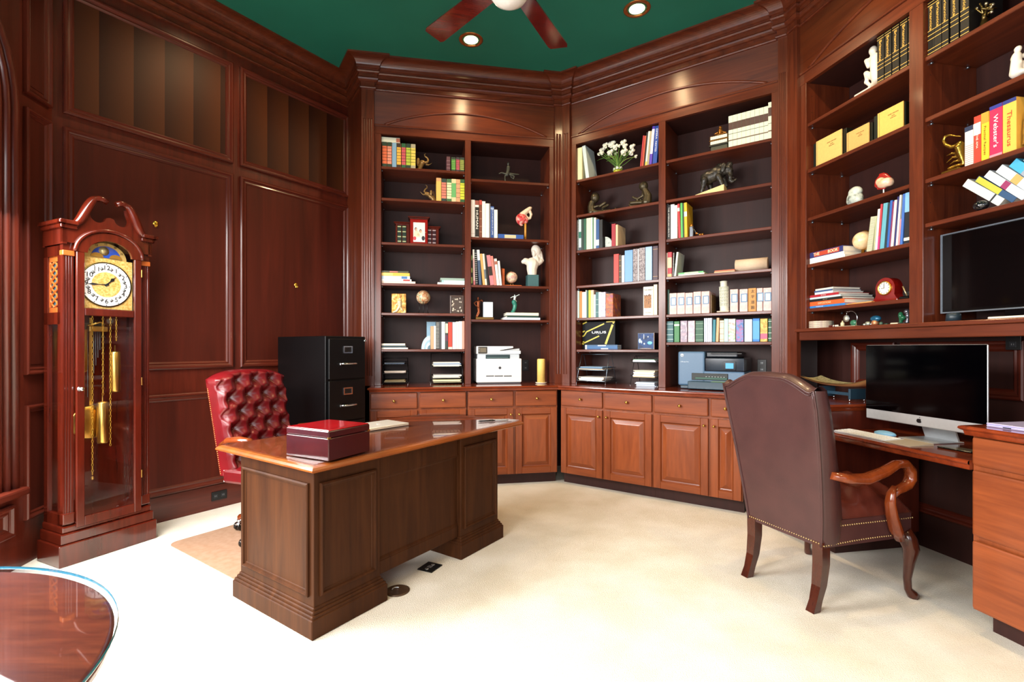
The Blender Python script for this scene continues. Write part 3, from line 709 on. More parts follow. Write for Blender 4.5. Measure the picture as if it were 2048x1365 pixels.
def pedestal(u0, u1, d0, d1):
    b = MB(); x0, y0 = L(u0, d0); x1, y1 = L(u1, d1)
    b.box(x0 + .028, x1 - .028, y0 + .028, y1 - .028, .10, .726, WK, .002)
    for a, c in ((.0, .085), (.006, .098), (.014, .112), (.022, .125)): b.box(x0 + a, x1 - a, y0 + a, y1 - a, 0 if a == 0 else .08, c, WK, .004)
    PR = [(0, 0), (0, .010), (.007, .014), (.013, .012), (.016, .004), (.024, .003), (.030, -.004)]
    f = MB(); f.mould(x0 + .055, x1 - .055, .165, .665, y0 + .028, PR, WK)
    o = b.build('pedestal', t); f.build('panel_moulding', o)
    for s, X in ((1, x0 + .028), (-1, x1 - .028)):
        f = MB(); f.mould(-(y1 - y0) / 2 + .06, (y1 - y0) / 2 - .06, .165, .665, 0, PR, WK)
        f.xf(Matrix.Translation((X, (y0 + y1) / 2, 0)) @ Matrix.Rotation(-PI / 2 if s > 0 else PI / 2, 4, 'Z')); f.build('panel_moulding', o)
pedestal(1.253, 1.675, 1.905, 2.585); pedestal(2.235, 2.668, 1.905, 2.585)
b = MB(); x0, _ = L(1.64, 0); x1, _ = L(2.26, 0); y = 1.955 - DX
b.box(x0, x1, y + .006, y + .02, .12, .726, WK); b.box(x0, x1, y - .004, y + .02, .12, .19, WK, .004); b.box(x0, x1, y - .004, y + .02, .61, .726, WK, .004)
b.mould(x0 - .02, x1 + .02, .185, .615, y + .006, [(0, .006), (.01, .006), (.02, .001)], WK); b.build('modesty_panel', t)

# things on the desk
t = thing('wooden_keepsake_box', 'red lacquered wooden box with a lid on the desk corner', 'box', 0, 0, 0, 0)
bu0, bd0 = pf(0, .766, 657, 924); bu1, bd1 = pf(0, .766, 577, 910); bu2, bd2 = pf(0, .766, 739, 903)
t.location = W(0, bu0, bd0, .7665); wv = W(0, bu2, bd2) - W(0, bu0, bd0); dv = W(0, bu1, bd1) - W(0, bu0, bd0)
t.rotation_euler.z = math.atan2(wv.y, wv.x); bw, bdp = .25, .275
RL = wood('red_lacquer', '#8a0d12', '#b0141b', rough=.12, coat=.9, scale=(3, 8, 8)); RLD = wood('dark_red_lacquer', '#2c0a0d', '#400f12', rough=.2, coat=.6, scale=(1, 8, 8))
b = MB(); b.box(0, bw, 0, bdp, 0, .098, RLD, .003); b.build('body', t)
b = MB(); b.box(0, bw, 0, bdp, .100, .130, RLD, .004); b.box(.004, bw - .004, .004, bdp - .004, .130, .1345, RL, .004); b.build('lid', t)
b = MB(); b.box(-.0015, .014, .0, .006, .096, .104, BRASS); b.box(bw - .014, bw + .0015, 0, .006, .096, .104, BRASS); b.build('hinge', t)
t = thing('laptop', 'closed silver laptop on the desk behind the red box', 'laptop', 0, 0, 0, 0)
P = [pf(0, .782, *q) for q in ((707, 847), (766, 837), (818, 847), (759, 864))]
cxx = 2.08; cyy = 2.455; t.location = W(0, cxx, cyy, .7665); t.rotation_euler.z = fr(0) + math.radians(-4)
AL = M('#d8cfc0', .3, .55)
MB().box(-.155, .155, -.11, .11, 0, .009, AL, .003).build('base', t); ld = MB().box(-.155, .155, -.11, .11, .0095, .016, AL, .003).build('lid', t)
def apple(size, m, parent, pos, rot, name='logo'):
    "bitten fruit emblem, flat, in its own xy plane"
    b = MB(); P = []
    for i in range(40):
        a = 2 * PI * i / 40; r = 1 + .08 * math.cos(2 * a) - (.13 * math.exp(-((a - PI / 2) / .3) ** 2)) - (.10 * math.exp(-((a - 3 * PI / 2) / .25) ** 2))
        x, y = .5 * r * math.cos(a), .5 * r * math.sin(a)
        d = math.hypot(x - .56, y - .08)
        if d < .2 and x > 0: x = .56 - math.sqrt(max(0, .04 - (y - .08) ** 2))
        P.append((x, y))
    b.prism(P, 0, .02, m); q = [(.02, .56), (.06, .72), (.2, .83), (.19, .68), (.12, .58)]; b.prism(q, 0, .02, m)
    b.v = [(x * size, y * size, z * .03) for x, y, z in b.v]; o = b.build(name, parent); o.location = pos; o.rotation_euler = rot; return o
apple(.03, M('#f4f0ea', .15, .6), ld, (0, 0, .0161), (0, 0, PI))
t = thing('ballpoint_pen', 'silver ballpoint pen at the glass edge of the desk', 'pen', 0, 2.70, 1.97, .7715, rot=fr(0) - .75)
b = MB(); b.lathe([(.0008, -.07), (.0035, -.058), (.0048, -.05), (.005, .05), (.003, .068)], SILVER, (0, 0, 0), 10, axis='x'); b.build('barrel', t)
b = MB(); b.box(.02, .06, -.0015, .0015, .005, .0075, CHROME); b.build('clip', t)
t = thing('ballpoint_pen', 'black pen beside the silver one on the desk glass', 'pen', 0, 2.63, 2.02, .7715, rot=fr(0) - .62)
b = MB(); b.lathe([(.0008, -.06), (.0035, -.05), (.0048, -.045), (.005, .045), (.003, .062)], BLACKG, (0, 0, 0), 10, axis='x'); b.build('barrel', t)
b = MB(); b.box(.02, .05, -.0015, .0015, .005, .0075, CHROME); b.build('clip', t)

# ------------------------------------------------------------------ red tufted desk chair
RED = leather('red_leather', '#52060c', '#630910', .3)
def tuft(s, t, nx, nz, A=.03):
    "height of a diamond-buttoned cushion, s,t in 0..1"
    x, z = s * nx, t * nz; d = 9; cre = 9
    for i in range(-1, int(nx) + 2):
        for j in range(-1, int(nz) + 2):
            q = math.hypot((x - i - (.5 if j % 2 else 0)), (z - j) * .9); d = min(d, q)
    u, v = x + z / 2, x - z / 2
    c1, c2 = abs(u - round(u)), abs(v - round(v)); cre = min(c1, c2)
    return A * (1 - math.exp(-(d / .36) ** 2)) - A * .20 * math.exp(-(cre / .10) ** 2)
ca = math.atan2(-.34, .94) - PI / 2
t = thing('executive_chair', 'red button-tufted leather swivel chair behind the walnut desk', 'office chair', rot=ca, world=(-1.52, 3.365, .0056))
HB = lambda x: 1.105 - .05 * (abs(x) / .27) ** 3
def backpt(s, q, off):
    x = (s - .5) * .565 * (.94 + .06 * q); z = .42 + q * (HB(x) - .42); y = -.235 - .11 * q + off
    return x, y, z
def bf(s, q):
    edge = min(s, 1 - s, (1 - q) * 1.3) ; e = min(1, edge / .05)
    return backpt(s, q, (.012 + tuft(s, q, 4, 6.6, .046)) * (e ** .5))
b = MB(); b.grid(bf, 120, 150, RED)
ring = [(0, 0)]
b.grid(lambda s, q: backpt(s, q, -.085 - .03 * math.sin(PI * s)), 12, 12, RED)
for fx in (lambda q, a: backpt(0, q, -.085 * a), lambda q, a: backpt(1, q, -.085 * a)): b.grid(fx, 20, 4, RED)
b.grid(lambda s, a: backpt(s, 1, -.085 * a), 20, 4, RED); b.grid(lambda s, a: backpt(s, 0, -.085 * a), 20, 2, RED)
back = b.build('backrest', t)
b = MB()
for i in range(9):
    for j in range(5):
        s = (j + (.5 if i % 2 else 0)) / 4; q = i / 6.6
        if .05 < s < .95 and .03 < q < .97: b.sphere(bf(s, q), .0075, RED, 8, 6)
b.build('buttons', back)
b = MB()
for i in range(44):
    for s in (0, 1): b.sphere(backpt(s, .02 + i / 44 * .9, -.078), .0034, BRASS, 6, 4)
b.build('nailhead_trim', back)
b = MB(); b.box(-.275, .275, -.29, .25, .375, .47, RED, .02); b.grid(lambda s, q: (-.262 + .524 * s, -.22 + .46 * q, .465 + .05 * math.sin(PI * s) ** .4 * math.sin(PI * q) ** .4), 20, 16, RED); seat = b.build('seat', t)
b = MB()
for i in range(38):
    for s in (-.264, .264):
        for z in (.385, .455): b.sphere((s, -.285 + i / 37 * .44, z), .005, CHROME, 6, 4)
    for z in (.385, .455): b.sphere((-.26 + .52 * i / 37, -.292, z), .005, CHROME, 6, 4)
b.build('nailhead_trim', seat)
for s in (-1, 1):
    b = MB(); b.tube([(s * .300, -.27, .625), (s * .305, -.2, .665), (s * .307, -.1, .672), (s * .305, -.02, .665), (s * .300, .0, .63), (s * .28, -.05, .56), (s * .272, -.1, .43)], [.018, .022, .026, .026, .022, .018, .018], WA, 10); b.build('armrest', t)
CHB = 1.25
b = MB(); b.lathe([(.03, .12), (.03, .30), (.045, .30), (.045, .375)], BLACK, (0, -.06, 0), 16); b.build('gas_column', t)
b = MB()
for i in range(5):
    a = 2 * PI * i / 5 + CHB; c, s_ = math.cos(a), math.sin(a)
    P = [(.02 * c, -.06 + .02 * s_, .15), (.12 * c, -.06 + .12 * s_, .145), (.22 * c, -.06 + .22 * s_, .115), (.30 * c, -.06 + .30 * s_, .085)]
    b = MB(); b.tube(P, [.032, .03, .028, .03], WA, 8, flat=.8); st = b.build('base_arm', t)
    b = MB(); x, y = .305 * c, -.06 + .305 * s_
    for e in (-1, 1): b.lathe([(.0, -.011), (.026, -.011), (.029, 0), (.026, .011), (0, .011)], BLACKG, (x, y + e * .014, .029), 16, axis='y')
    b.lathe([(.012, .045), (.014, .075)], CHROME, (x, y, 0), 10); b.sphere((x, y, .045), (.028, .03, .016), CHROME); b.build('caster', st)

# ------------------------------------------------------------------ brown leather armchair seen from behind
LB = leather('brown_leather', '#3c2222', '#442726', .38); LBS = leather('brown_seat_leather', '#4a1f18', '#612d22', .25)
t = thing('leather_armchair', 'brown leather camelback armchair with gooseneck wooden arms facing the computer', 'armchair', rot=math.radians(21 - 90), world=(1.667, 2.655, 0))
def topz(x):
    a = min(1, abs(x) / .272); return 1.118 - .010 * a - .075 * (max(0, (a - .38)) / .62) ** 1.4 + .03 * max(0, (a - .86) / .14) ** 2
def hw(q): return .215 + .057 * min(1, q * 1.15) ** .8
def abk(s, q, off, zoff=0):
    x = (2 * s - 1) * hw(q); z = .31 + q * (topz(x * .272 / hw(q)) - .31) ; y = -.285 - .125 * q ** 1.3
    return x, y + off, z + zoff
b = MB(); b.grid(lambda s, q: abk(s, q, -.005 * math.sin(PI * s)), 30, 24, LB)
TH = lambda q: .145 - .06 * q
fb = lambda s, q: abk(s, q, TH(q) + (.022 + tuft(s, max(0, q - .25) * 1.2, 4, 5, .022)) * min(1, min(s, 1 - s, 1.02 - q) / .08) ** .6 if q > .2 else TH(q))
b.grid(fb, 40, 40, LB)
for s in (0, 1): b.grid(lambda q, a, s=s: (lambda p: (p[0] + (1 if s else -1) * .018 * math.sin(PI * a) , p[1], p[2]))(abk(s, q, TH(q) * a)), 24, 8, LB)
b.grid(lambda s, a: (lambda p: (p[0], p[1], p[2] + .022 * math.sin(PI * a)))(abk(s, 1, TH(1) * a)), 40, 8, LB); b.grid(lambda s, a: abk(s, 0, TH(0) * a), 8, 2, LB)
back = b.build('backrest', t)
b = MB()
path = [abk(0, q / 24, -.003) for q in range(0, 25)] + [abk(s / 30, 1, -.003) for s in range(1, 31)] + [abk(1, 1 - q / 24, -.003) for q in range(1, 25)]
b.tube(path, .0045, LB, 6); b.tube([(p[0] * .975, p[1] + .001, p[2] - (.012 if p[2] > 1 else 0)) for p in path], .003, LB, 6); b.build('piping', back)
b = MB()
NB = M('#b59a6a', .35, .8)
for i in range(34): b.sphere(abk(i / 33, .018, -.003), .0042, NB, 6, 4)
b.build('nailhead_trim', back)
# seat rail and cushion
def rail(s, y): return s * (.215 + .065 * (y + .285) / .60)
b = MB(); P = [(-.222, -.285), (-.285, .26), (-.25, .285), (.25, .285), (.285, .26), (.222, -.285)]
R = [[(x, y, z + .012 * max(0, math.cos((y - .05) * 5)) * (1 if z < .35 else 0)) for x, y in P] for z in (.305, .40, .43)]
b.rings(R, LB, smooth=False); rl = b.build('seat_rail', t)
def sp(s, q):
    y = -.20 + .495 * q; x = (2 * s - 1) * abs(rail(1, y)) * 1.0; e = min(1, min(s, 1 - s) / .16) ** .5 * min(1, (1.0 - q) / .16 + .0) ** .5
    return x, y, .425 + (.095 + .03 * math.sin(PI * s) + tuft(s, q, 4, 4, .032)) * e
b = MB(); b.grid(sp, 40, 36, LBS); b.build('seat', t)
b = MB()
for s in (-1, 1):
    for i in range(40):
        y = -.28 + .55 * i / 39
        for z in (.316 + .012 * max(0, math.cos((y - .05) * 5)), .405): b.sphere((rail(s, y) * 1.012 + s * .006, y, z), .0042, NB, 6, 4)
for i in range(34):
    for z in (.325, .405): b.sphere((-.25 + .5 * i / 33, .287, z), .0042, NB, 6, 4)
b.build('nailhead_trim', rl)
for s in (-1, 1):
    b = MB(); P = [(.262, -.29, .665), (.285, -.20, .645), (.305, -.11, .640), (.315, .0, .665), (.315, .09, .695), (.312, .165, .692), (.308, .213, .655), (.306, .218, .61), (.304, .19, .578), (.303, .15, .568), (.302, .115, .560), (.302, .092, .535)]
    P = [(s * x, y, z) for x, y, z in P]
    b.tube(P, [.022, .03, .034, .03, .026, .026, .028, .028, .026, .024, .022, .012], WA, 12, flat=.8, up=(0, 0, 1))
    P = [(.303, .10, .585), (.302, .078, .55), (.300, .075, .50), (.300, .092, .43), (.300, .12, .365), (.300, .145, .315)]
    b.tube([(s * x, y, z) for x, y, z in P], [.012, .022, .026, .030, .034, .022], WA, 12, flat=.7, up=(0, 1, 0)); b.build('armrest', t)
for s in (-1, 1):
    b = MB(); R = []
    for z, y, r in ((.33, -.262, .027), (.22, -.262, .026), (.12, -.275, .023), (.05, -.298, .02), (0, -.318, .022)):
        R.append([(s * .196 + a * r, y + c * r, z) for a, c in ((-1, -1), (1, -1), (1, 1), (-1, 1))])
    b.rings(R, WLEG, smooth=False); b.build('rear_leg', t)
    b = MB(); b.tube([(s * .262, .235, .34), (s * .274, .255, .29), (s * .280, .268, .245), (s * .276, .26, .18), (s * .274, .248, .10), (s * .276, .250, .045), (s * .284, .268, .018), (s * .288, .28, .004)], [.034, .04, .036, .025, .018, .017, .024, .026], WLEG, 12)
    b.tube([(s * .280, .302, .255), (s * .281, .302, .235), (s * .280, .295, .222)], [.012, .018, .01], WLEG, 8); b.build('front_leg', t)

# ------------------------------------------------------------------ round table
import itertools
pts = [W(0, *pf(0, .752, *q)) for q in ((237, 1235), (0, 1131), (100, 1138), (190, 1190), (183, 1362), (222, 1300))]
best = None
for cxi in range(-40, 20):
    for cyi in range(-20, 40):
        cx, cy = -1.2 + cxi * .02, 1.0 + cyi * .02
        rs = [math.hypot(p.x - cx, p.y - cy) for p in pts]; mr = sum(rs) / len(rs); e = sum((r - mr) ** 2 for r in rs) + .0006 * (mr - .6) ** 2
        if best is None or e < best[0]: best = (e, cx, cy, mr)
_, RX, RY, RRR = best
print('round table', best)
t = thing('round_table', 'round mahogany table with a glass top at the picture corner', 'table', rot=0, world=(RX, RY, 0))
b = MB(); b.lathe([(0, .715), (RRR - .03, .715), (RRR - .008, .722), (RRR - .006, .738), (RRR - .014, .7445), (0, .7445)], WR, n=96); b.build('tabletop', t)
b = MB(); b.lathe([(0, .745), (RRR - .001, .745), (RRR, .748), (RRR - .001, .752), (0, .752)], GLASSR, n=96, smooth=False)
b.lathe([(RRR - .0008, .7452), (RRR + .0008, .7485), (RRR - .0008, .7518)], GREEN_GLASS_EDGE, n=96, caps=False); b.build('glass_top', t)
b = MB(); b.lathe([(.12, .715), (.09, .69), (.05, .62), (.045, .5), (.07, .42), (.085, .35), (.06, .28), (.07, .22), (.05, .16)], WLEG, n=24); b.build('pedestal', t)
for i in range(4):
    a = i * PI / 2 + .4; c, s_ = math.cos(a), math.sin(a)
    b = MB(); b.tube([(.03 * c, .03 * s_, .22), (.15 * c, .15 * s_, .21), (.26 * c, .26 * s_, .12), (.36 * c, .36 * s_, .03), (.40 * c, .40 * s_, .018)], [.04, .035, .028, .022, .02], WLEG, 10); b.build('foot', t)

# ------------------------------------------------------------------ ceiling fan and downlights
FX, FY, FZ = -.015, 2.77, 3.33
t = thing('ceiling_fan', 'dark wooden ceiling fan with a white glass bowl light', 'ceiling fan', rot=0, world=(FX, FY, FZ))
FBR = M('#6e5a33', .3, .9)
b = MB(); b.lathe([(.07, CEIL - FZ), (.065, .53), (.03, .50), (.015, .49), (.015, .15)], FBR); b.build('downrod', t)
b = MB(); b.lathe([(.03, .16), (.09, .14), (.12, .09), (.12, .03), (.10, .0), (.07, -.02), (.06, -.04)], FBR, n=32); b.build('motor', t)
bowl = M('#e9e6df', .25, 0, .3); b = MB(); b.lathe([(.118, -.04), (.118, -.052), (.112, -.078), (.09, -.108), (.055, -.128), (.0, -.136)], bowl, n=32); b.lathe([(.122, -.036), (.124, -.045), (.118, -.05)], BRASS, n=32); b.build('light_bowl', t)
for i in range(5):
    a = math.radians(60.0 + 72 * i + FAN_A) if 'FAN_A' in globals() else math.radians(62.3 + 72 * i)
    Rm = Matrix.Rotation(a, 4, 'Z')
    b = MB(); P = [(.14, -.05), (.20, -.06), (.71, -.072), (.735, -.062), (.735, .062), (.71, .072), (.20, .06), (.14, .05)]
    b.prism(P, -.004, .004, WF); b.xf(Rm @ Matrix.Translation((0, 0, .02)) @ Matrix.Rotation(math.radians(10), 4, 'X')); bl = b.build('blade', t)
    b = MB(); b.box(.09, .19, -.018, .018, .022, .034, FBR, .004); b.xf(Rm); b.build('blade_bracket', bl)
LAMP = emis('lamp_glow', '#ffdf9a', 14.0)
CAN = M('#b87a45', .18, .9)
cans = []
for i, (lb, q) in enumerate((('recessed ceiling downlight in front of the arch over the white printer', (942, 80)), ('recessed ceiling downlight above the arch over the flower shelf', (1274, 18)))):
    u, D = pf(0, CEIL, *q); t = thing('recessed_downlight', lb, 'ceiling light', 0, u, D, CEIL, group='copper-trimmed ceiling downlights')
    b = MB(); b.lathe([(.075, -.001), (.078, -.006), (.10, -.004), (.104, 0)], CAN, n=32, caps=False); b.lathe([(.075, -.004), (.062, .012), (.06, .014)], CAN, n=32, caps=False); b.build('trim_ring', t)
    b = MB(); b.lathe([(.060, -.0008), (.045, -.003), (.03, -.005), (0, -.006)], LAMP, n=24); b.build('bulb', t)
    cans.append(W(0, u, D, CEIL))
# ------------------------------------------------------------------ floor mat, floor boxes, outlets, hooks
a, c = pf(0, .004, 342, 1086), pf(0, .004, 468, 1160)
mat_ = mottled('tan_mat', ['#8a6a52', '#957660'], 30, .6)
x0, x1, y0, y1, r = a[0] - .02, a[0] + .93, 2.62, a[1], .06
P = []
for cx_, cy_, s in ((x1 - r, y1 - r, 0), (x0 + r, y1 - r, 90), (x0 + r, y0 + r, 180), (x1 - r, y0 + r, 270)):
    P += [(cx_ + r * math.cos(math.radians(s + q)), cy_ + r * math.sin(math.radians(s + q))) for q in range(0, 91, 15)]
mx0, my0 = (x0 + x1) / 2, (y0 + y1) / 2
o = MB().prism([(x - mx0, y - my0) for x, y in P], 0.0005, .005, mat_).build('chair_mat'); put(o, 0, mx0, my0, 0)
tag(o, 'tan plastic chair mat on the carpet under the red chair', 'floor mat')
q = [pf(0, 0, *z) for z in ((838, 1133), (860, 1128), (882, 1137), (860, 1147))]
cu, cd = sum(z[0] for z in q) / 4, sum(z[1] for z in q) / 4
t = thing('floor_outlet', 'black square floor outlet in the carpet by the desk front', 'floor outlet', 0, cu, cd, 0, rot=fr(0) + .15)
MB().box(-.055, .055, -.05, .05, 0, .006, BLACK, .002).build('cover_plate', t)
b = MB()
for x in (-.03, .03): b.lathe([(.012, .006), (.012, .0075), (0, .0075)], SILVER, (x, 0, 0), 12)
b.box(-.012, .012, -.014, .014, .006, .008, SILVER, .001); b.build('socket', t)
u, D = pf(0, 0, 795, 1183)
t = thing('floor_grommet', 'round brown floor cable cover in the carpet beside the desk pedestal', 'floor outlet', 0, u, D, 0)
b = MB(); b.lathe([(.062, 0), (.062, .005), (.052, .008), (.046, .004), (0, .004)], M('#4b3626', .4, .3), n=28); b.build('cover_plate', t)
b = MB(); b.tube([(.02 * math.cos(i * .6), .01 + .02 * math.sin(i * .6), .008) for i in range(5)], .003, SILVER); b.build('pull_ring', t)
def outlet(lb, k, u, D, z, h=.115, w=.07, horiz=False, cat='wall outlet'):
    t = thing('wall_outlet', lb, cat, k, u, D, z)
    MB().box(-w / 2, w / 2, -.007, -.0005, -h / 2, h / 2, BLACK, .002).build('cover_plate', t)
    for s in (-1, 1):
        b = MB(); x, zz = (s * .028, 0) if horiz else (0, s * .028)
        b.box(x - .015, x + .015, -.009, -.007, zz - .015, zz + .015, M('#22252a', .35), .003)
        for e in (-.005, .005): b.box(x + e - .001, x + e + .001, -.0095, -.009, zz - .004, zz + .005, SILVER)
        b.build('socket', t)
    return t
u, z = px(0, DA - .006, 438, 991); outlet('black horizontal wall outlet on the baseboard behind the red chair', 0, u, DA - .006, .10, .07, .115, True)
u, z = px(1, F1 + BD, 1049, 731); outlet('black wall outlet behind the white printer', 1, u + .01, F1 + BD, z)
u, z = px(2, F2 + BD, 1524, 733); outlet('black wall outlet in the shelf bay beside the grey printer', 2, u, F2 + BD, z)
b = MB(); b.tube([(1.25 - .0, F1 + BD - .012, 0)], .001, BLACK) if False else None
for lb, (x, y) in (('small brass wall hook above the grandfather clock', (311, 451)), ('small brass wall hook above the filing cabinet', (592, 573))):
    u, z = px(0, DA - .003, x, y)
    t = thing('brass_hook', lb, 'hook', 0, u, DA - .003, z, group='brass picture hooks')
    b = MB(); b.lathe([(.018, -.001), (.018, -.004), (.008, -.006)], GOLD, (0, 0, .012), 14, axis='y'); b.tube([(0, -.004, .012), (0, -.008, -.006), (0, -.02, -.016), (0, -.026, -.008), (0, -.024, .002)], .0035, GOLD, 8)
    b.box(-.006, .006, -.006, -.001, -.014, .014, GOLD, .002); b.build('hook_body', t)
# ------------------------------------------------------------------ books
FACE = {1: F1, 2: F2, 3: F3}
def crop(x0, y0, s): return lambda x, y: (x0 + x / s, y0 + y / s)
def book_mesh(w, h, d, col, pages='#e9e0cc', bands=(), rough=.5, lines=None):
    b = MB(); m = M(col, rough); t = min(.003, w * .2)
    b.box(-w / 2, w / 2, .0, .004, 0, h, m, .0015); b.box(-w / 2, -w / 2 + t, .003, d, 0, h, m); b.box(w / 2 - t, w / 2, .003, d, 0, h, m)
    b.box(-w / 2 + t, w / 2 - t, .004, d - .004, .003, h - .005, M(pages, .85))
    for f0, f1, c in bands: b.box(-w / 2 + .0004, w / 2 - .0004, -.0008, .001, h * f0, h * f1, M(c, rough))
    if lines:
        c, fs = lines
        for f in fs: b.box(-w / 2 + .0002, w / 2 - .0002, -.0012, .001, h * f - .0015, h * f + .0015, M(c, .4))
    return b
BAYS = {1: [(-.366, .412, B1L, 3.25), (.469, 1.245, B1R, 3.25)], 2: [(-2.21, -1.397, B2L, 3.25), (-1.336, -.511, B2R, 3.25)], 3: [(-3.155, -2.381, B3L, 3.205), (-2.30, -1.52, B3R, 3.205)]}
def bay_of(k, u, z0):
    for a, c, zs, top in BAYS[k]:
        if a - .05 < u < c + .05:
            up = [z for z in zs if z > z0 + .02]
            return a + .002, c - .002, (min(up) - .038 if up else top) - .003
    return u - 1, u + 1, 9
def corners(r):
    c, s, l = math.cos(r['a']), math.sin(r['a']), abs(math.sin(r['a'])) * r['w'] / 2
    return [(r['u'] + x * c + z * s, l - x * s + z * c) for x, z in ((-r['w'] / 2, 0), (r['w'] / 2, 0), (r['w'] / 2, r['h']), (-r['w'] / 2, r['h']))]
def clash(r, q, e=.0004):
    A_, B_ = corners(r), corners(q)
    for a in (r['a'], q['a']):
        for ax in ((math.cos(a), -math.sin(a)), (math.sin(a), math.cos(a))):
            pa = [x * ax[0] + z * ax[1] for x, z in A_]; pb = [x * ax[0] + z * ax[1] for x, z in B_]
            if max(pa) <= min(pb) + 1e-9 - e * 0 or max(pb) <= min(pa): return False
    return True
def settle(R, bl, br):
    lean = sum(r['a'] for r in R)
    for sgn in ((1, -1) if lean <= 0 else (-1, 1)):
        L_ = R if sgn > 0 else R[::-1]
        for i, r in enumerate(L_):
            xs_ = [c[0] for c in corners(r)]
            if sgn > 0 and min(xs_) < bl: r['u'] += bl - min(xs_)
            if sgn < 0 and max(xs_) > br: r['u'] -= max(xs_) - br
            if i:
                n = 0
                while clash(r, L_[i - 1]) and n < 400: r['u'] += sgn * .0006; n += 1
                if n: r['u'] += sgn * .0006
def row(k, z0, C, where, items, group, **kw):
    R = []
    for it in items:
        x0, x1, yt, col, look = it[:5]; o = dict(kw); o.update(it[5] if len(it) > 5 else {})
        D = o.get('D', FACE[k] + .03); u0, u1 = pu(k, D, C(x0, 0)[0]), pu(k, D, C(x1, 0)[0]); xm, ym = C((x0 + x1) / 2, yt); a = 0
        xt = o.get('xt')
        if xt is not None:
            ut = pu(k, D, C(xt, 0)[0]); hh = pz(k, D, C(xt, 0)[0], ym) - z0; a = math.atan2(ut - u0, hh); h = hh / math.cos(a)
        else: h = pz(k, D, xm, ym) - z0
        w = abs(u1 - u0) * math.cos(a) - o.get('gap', .0008)
        bl, br, zm = bay_of(k, (u0 + u1) / 2, z0); h = min(h, (zm - z0 - w * abs(math.sin(a))) / math.cos(a))
        R.append(dict(u=(u0 + u1) / 2, w=w, h=h, a=a, o=o, D=D, col=col, look=look))
    settle(R, bl, br)
    for r in R:
        o = r['o']; w, h, a = r['w'], r['h'], r['a']
        ob = book_mesh(w, h, o.get('d', .19), r['col'], o.get('pages', '#e9e0cc'), o.get('bands', ()), .5, o.get('lines')).build(o.get('name', 'book'))
        put(ob, k, r['u'], r['D'], z0 + abs(math.sin(a)) * w / 2 + .0005, lean=a)
        tag(ob, (r['look'] + ' ' + where).strip(), 'book', o.get('group', group))
        if 'text' in o:
            t_ = o['text']; text_on(t_[0], w * t_[2], M(t_[1], .4), ob, 0, -.0014, h * t_[3], vertical=True, wide=(h * t_[4] if len(t_) > 4 else None))
def stack(k, z0, C, where, items, group, d=.2, D=None, yaw=0., cat='book'):
    "books lying flat, bottom first: (x0,x1,y_top,y_bottom,colour,look,extra)"
    D = FACE[k] + .03 if D is None else D; z = z0 + .0005
    for it in items:
        x0, x1, y0, y1, col, look = it[:6]; ex = it[6] if len(it) > 6 else {}
        pa, pb = C(x0, y0), C(x1, y1); u0, u1 = pu(k, D, pa[0]), pu(k, D, pb[0]); xm = C((x0 + x1) / 2, 0)[0]
        bl, br, _ = bay_of(k, (u0 + u1) / 2, z0); u0, u1 = max(u0, bl), min(u1, br); th = max(.004, pz(k, D, xm, C(0, y0)[1]) - pz(k, D, xm, C(0, y1)[1])); w = u1 - u0; dd = ex.get('d', d)
        b = MB(); m = M(col, .5); c = min(.003, th * .2)
        b.box(-w / 2, w / 2, 0, .004, 0, th, m, .001); b.box(-w / 2, w / 2, .003, dd, 0, c, m); b.box(-w / 2, w / 2, .003, dd, th - c, th, m)
        b.box(-w / 2 + .003, w / 2 - .003, .004, dd - .003, c, th - c, PAPER)
        for f0, f1, cc in ex.get('bands', ()): b.box(-w / 2 + w * f0, -w / 2 + w * f1, -.0008, .001, th * .12, th * .88, M(cc, .5))
        o = b.build('book'); put(o, k, (u0 + u1) / 2, D + ex.get('dd', 0), z, yaw=yaw + ex.get('yaw', 0)); z += th + .0004
        tag(o, look + ' ' + where, cat, group)
        if 'text' in ex:
            for s, cc, size, f in ex['text']: text_on(s, th * size, M(cc, .4), o, -w / 2 + w * f, -.0014, th * .5)
    return z
def deco(c, end, line='#2b2a22'): return dict(bands=[(.0, .13, end), (.84, 1., end)], lines=(line, [.26, .38, .5, .62, .76]))
LEO = mottled('leopard_cloth', ['#3a3438', '#b0a9ad', '#5a5056', '#c9c2c4'], 120, .6, vor=True)
SWIRL = mottled('pink_marbled_cover', ['#cfa6a8', '#e0c2c2', '#a79fb4', '#d8b0b0'], 26, .5); SWIRL2 = mottled('grey_marbled_cover', ['#c6a4ae', '#8f879a', '#e2d0d4'], 22, .5)
SPRIG = mottled('leaf_sprig_cover', ['#e6e8d6', '#e6e8d6', '#7fae84', '#e8e4d8', '#c98a8a', '#e6e8d6'], 70, .5, vor=True); FLOR = mottled('blue_floral_cover', ['#3f6aa6', '#5f86bc', '#a86aa0', '#34588e'], 60, .5, vor=True)
GFL = mottled('yellow_floral_cover', ['#d9b24e', '#e2c268', '#b98a3a', '#d8a84a'], 50, .5, vor=True); SUNS = mottled('sunset_pattern_cover', ['#6a4a86', '#c25a2c', '#8a5a4a', '#d07a3a', '#74548c'], 45, .5, vor=True); LILA = mottled('lilac_marbled_cover', ['#b6a0c8', '#d9cfe2', '#8a74a8'], 35, .5)
A = crop(755, 265, 9.1)
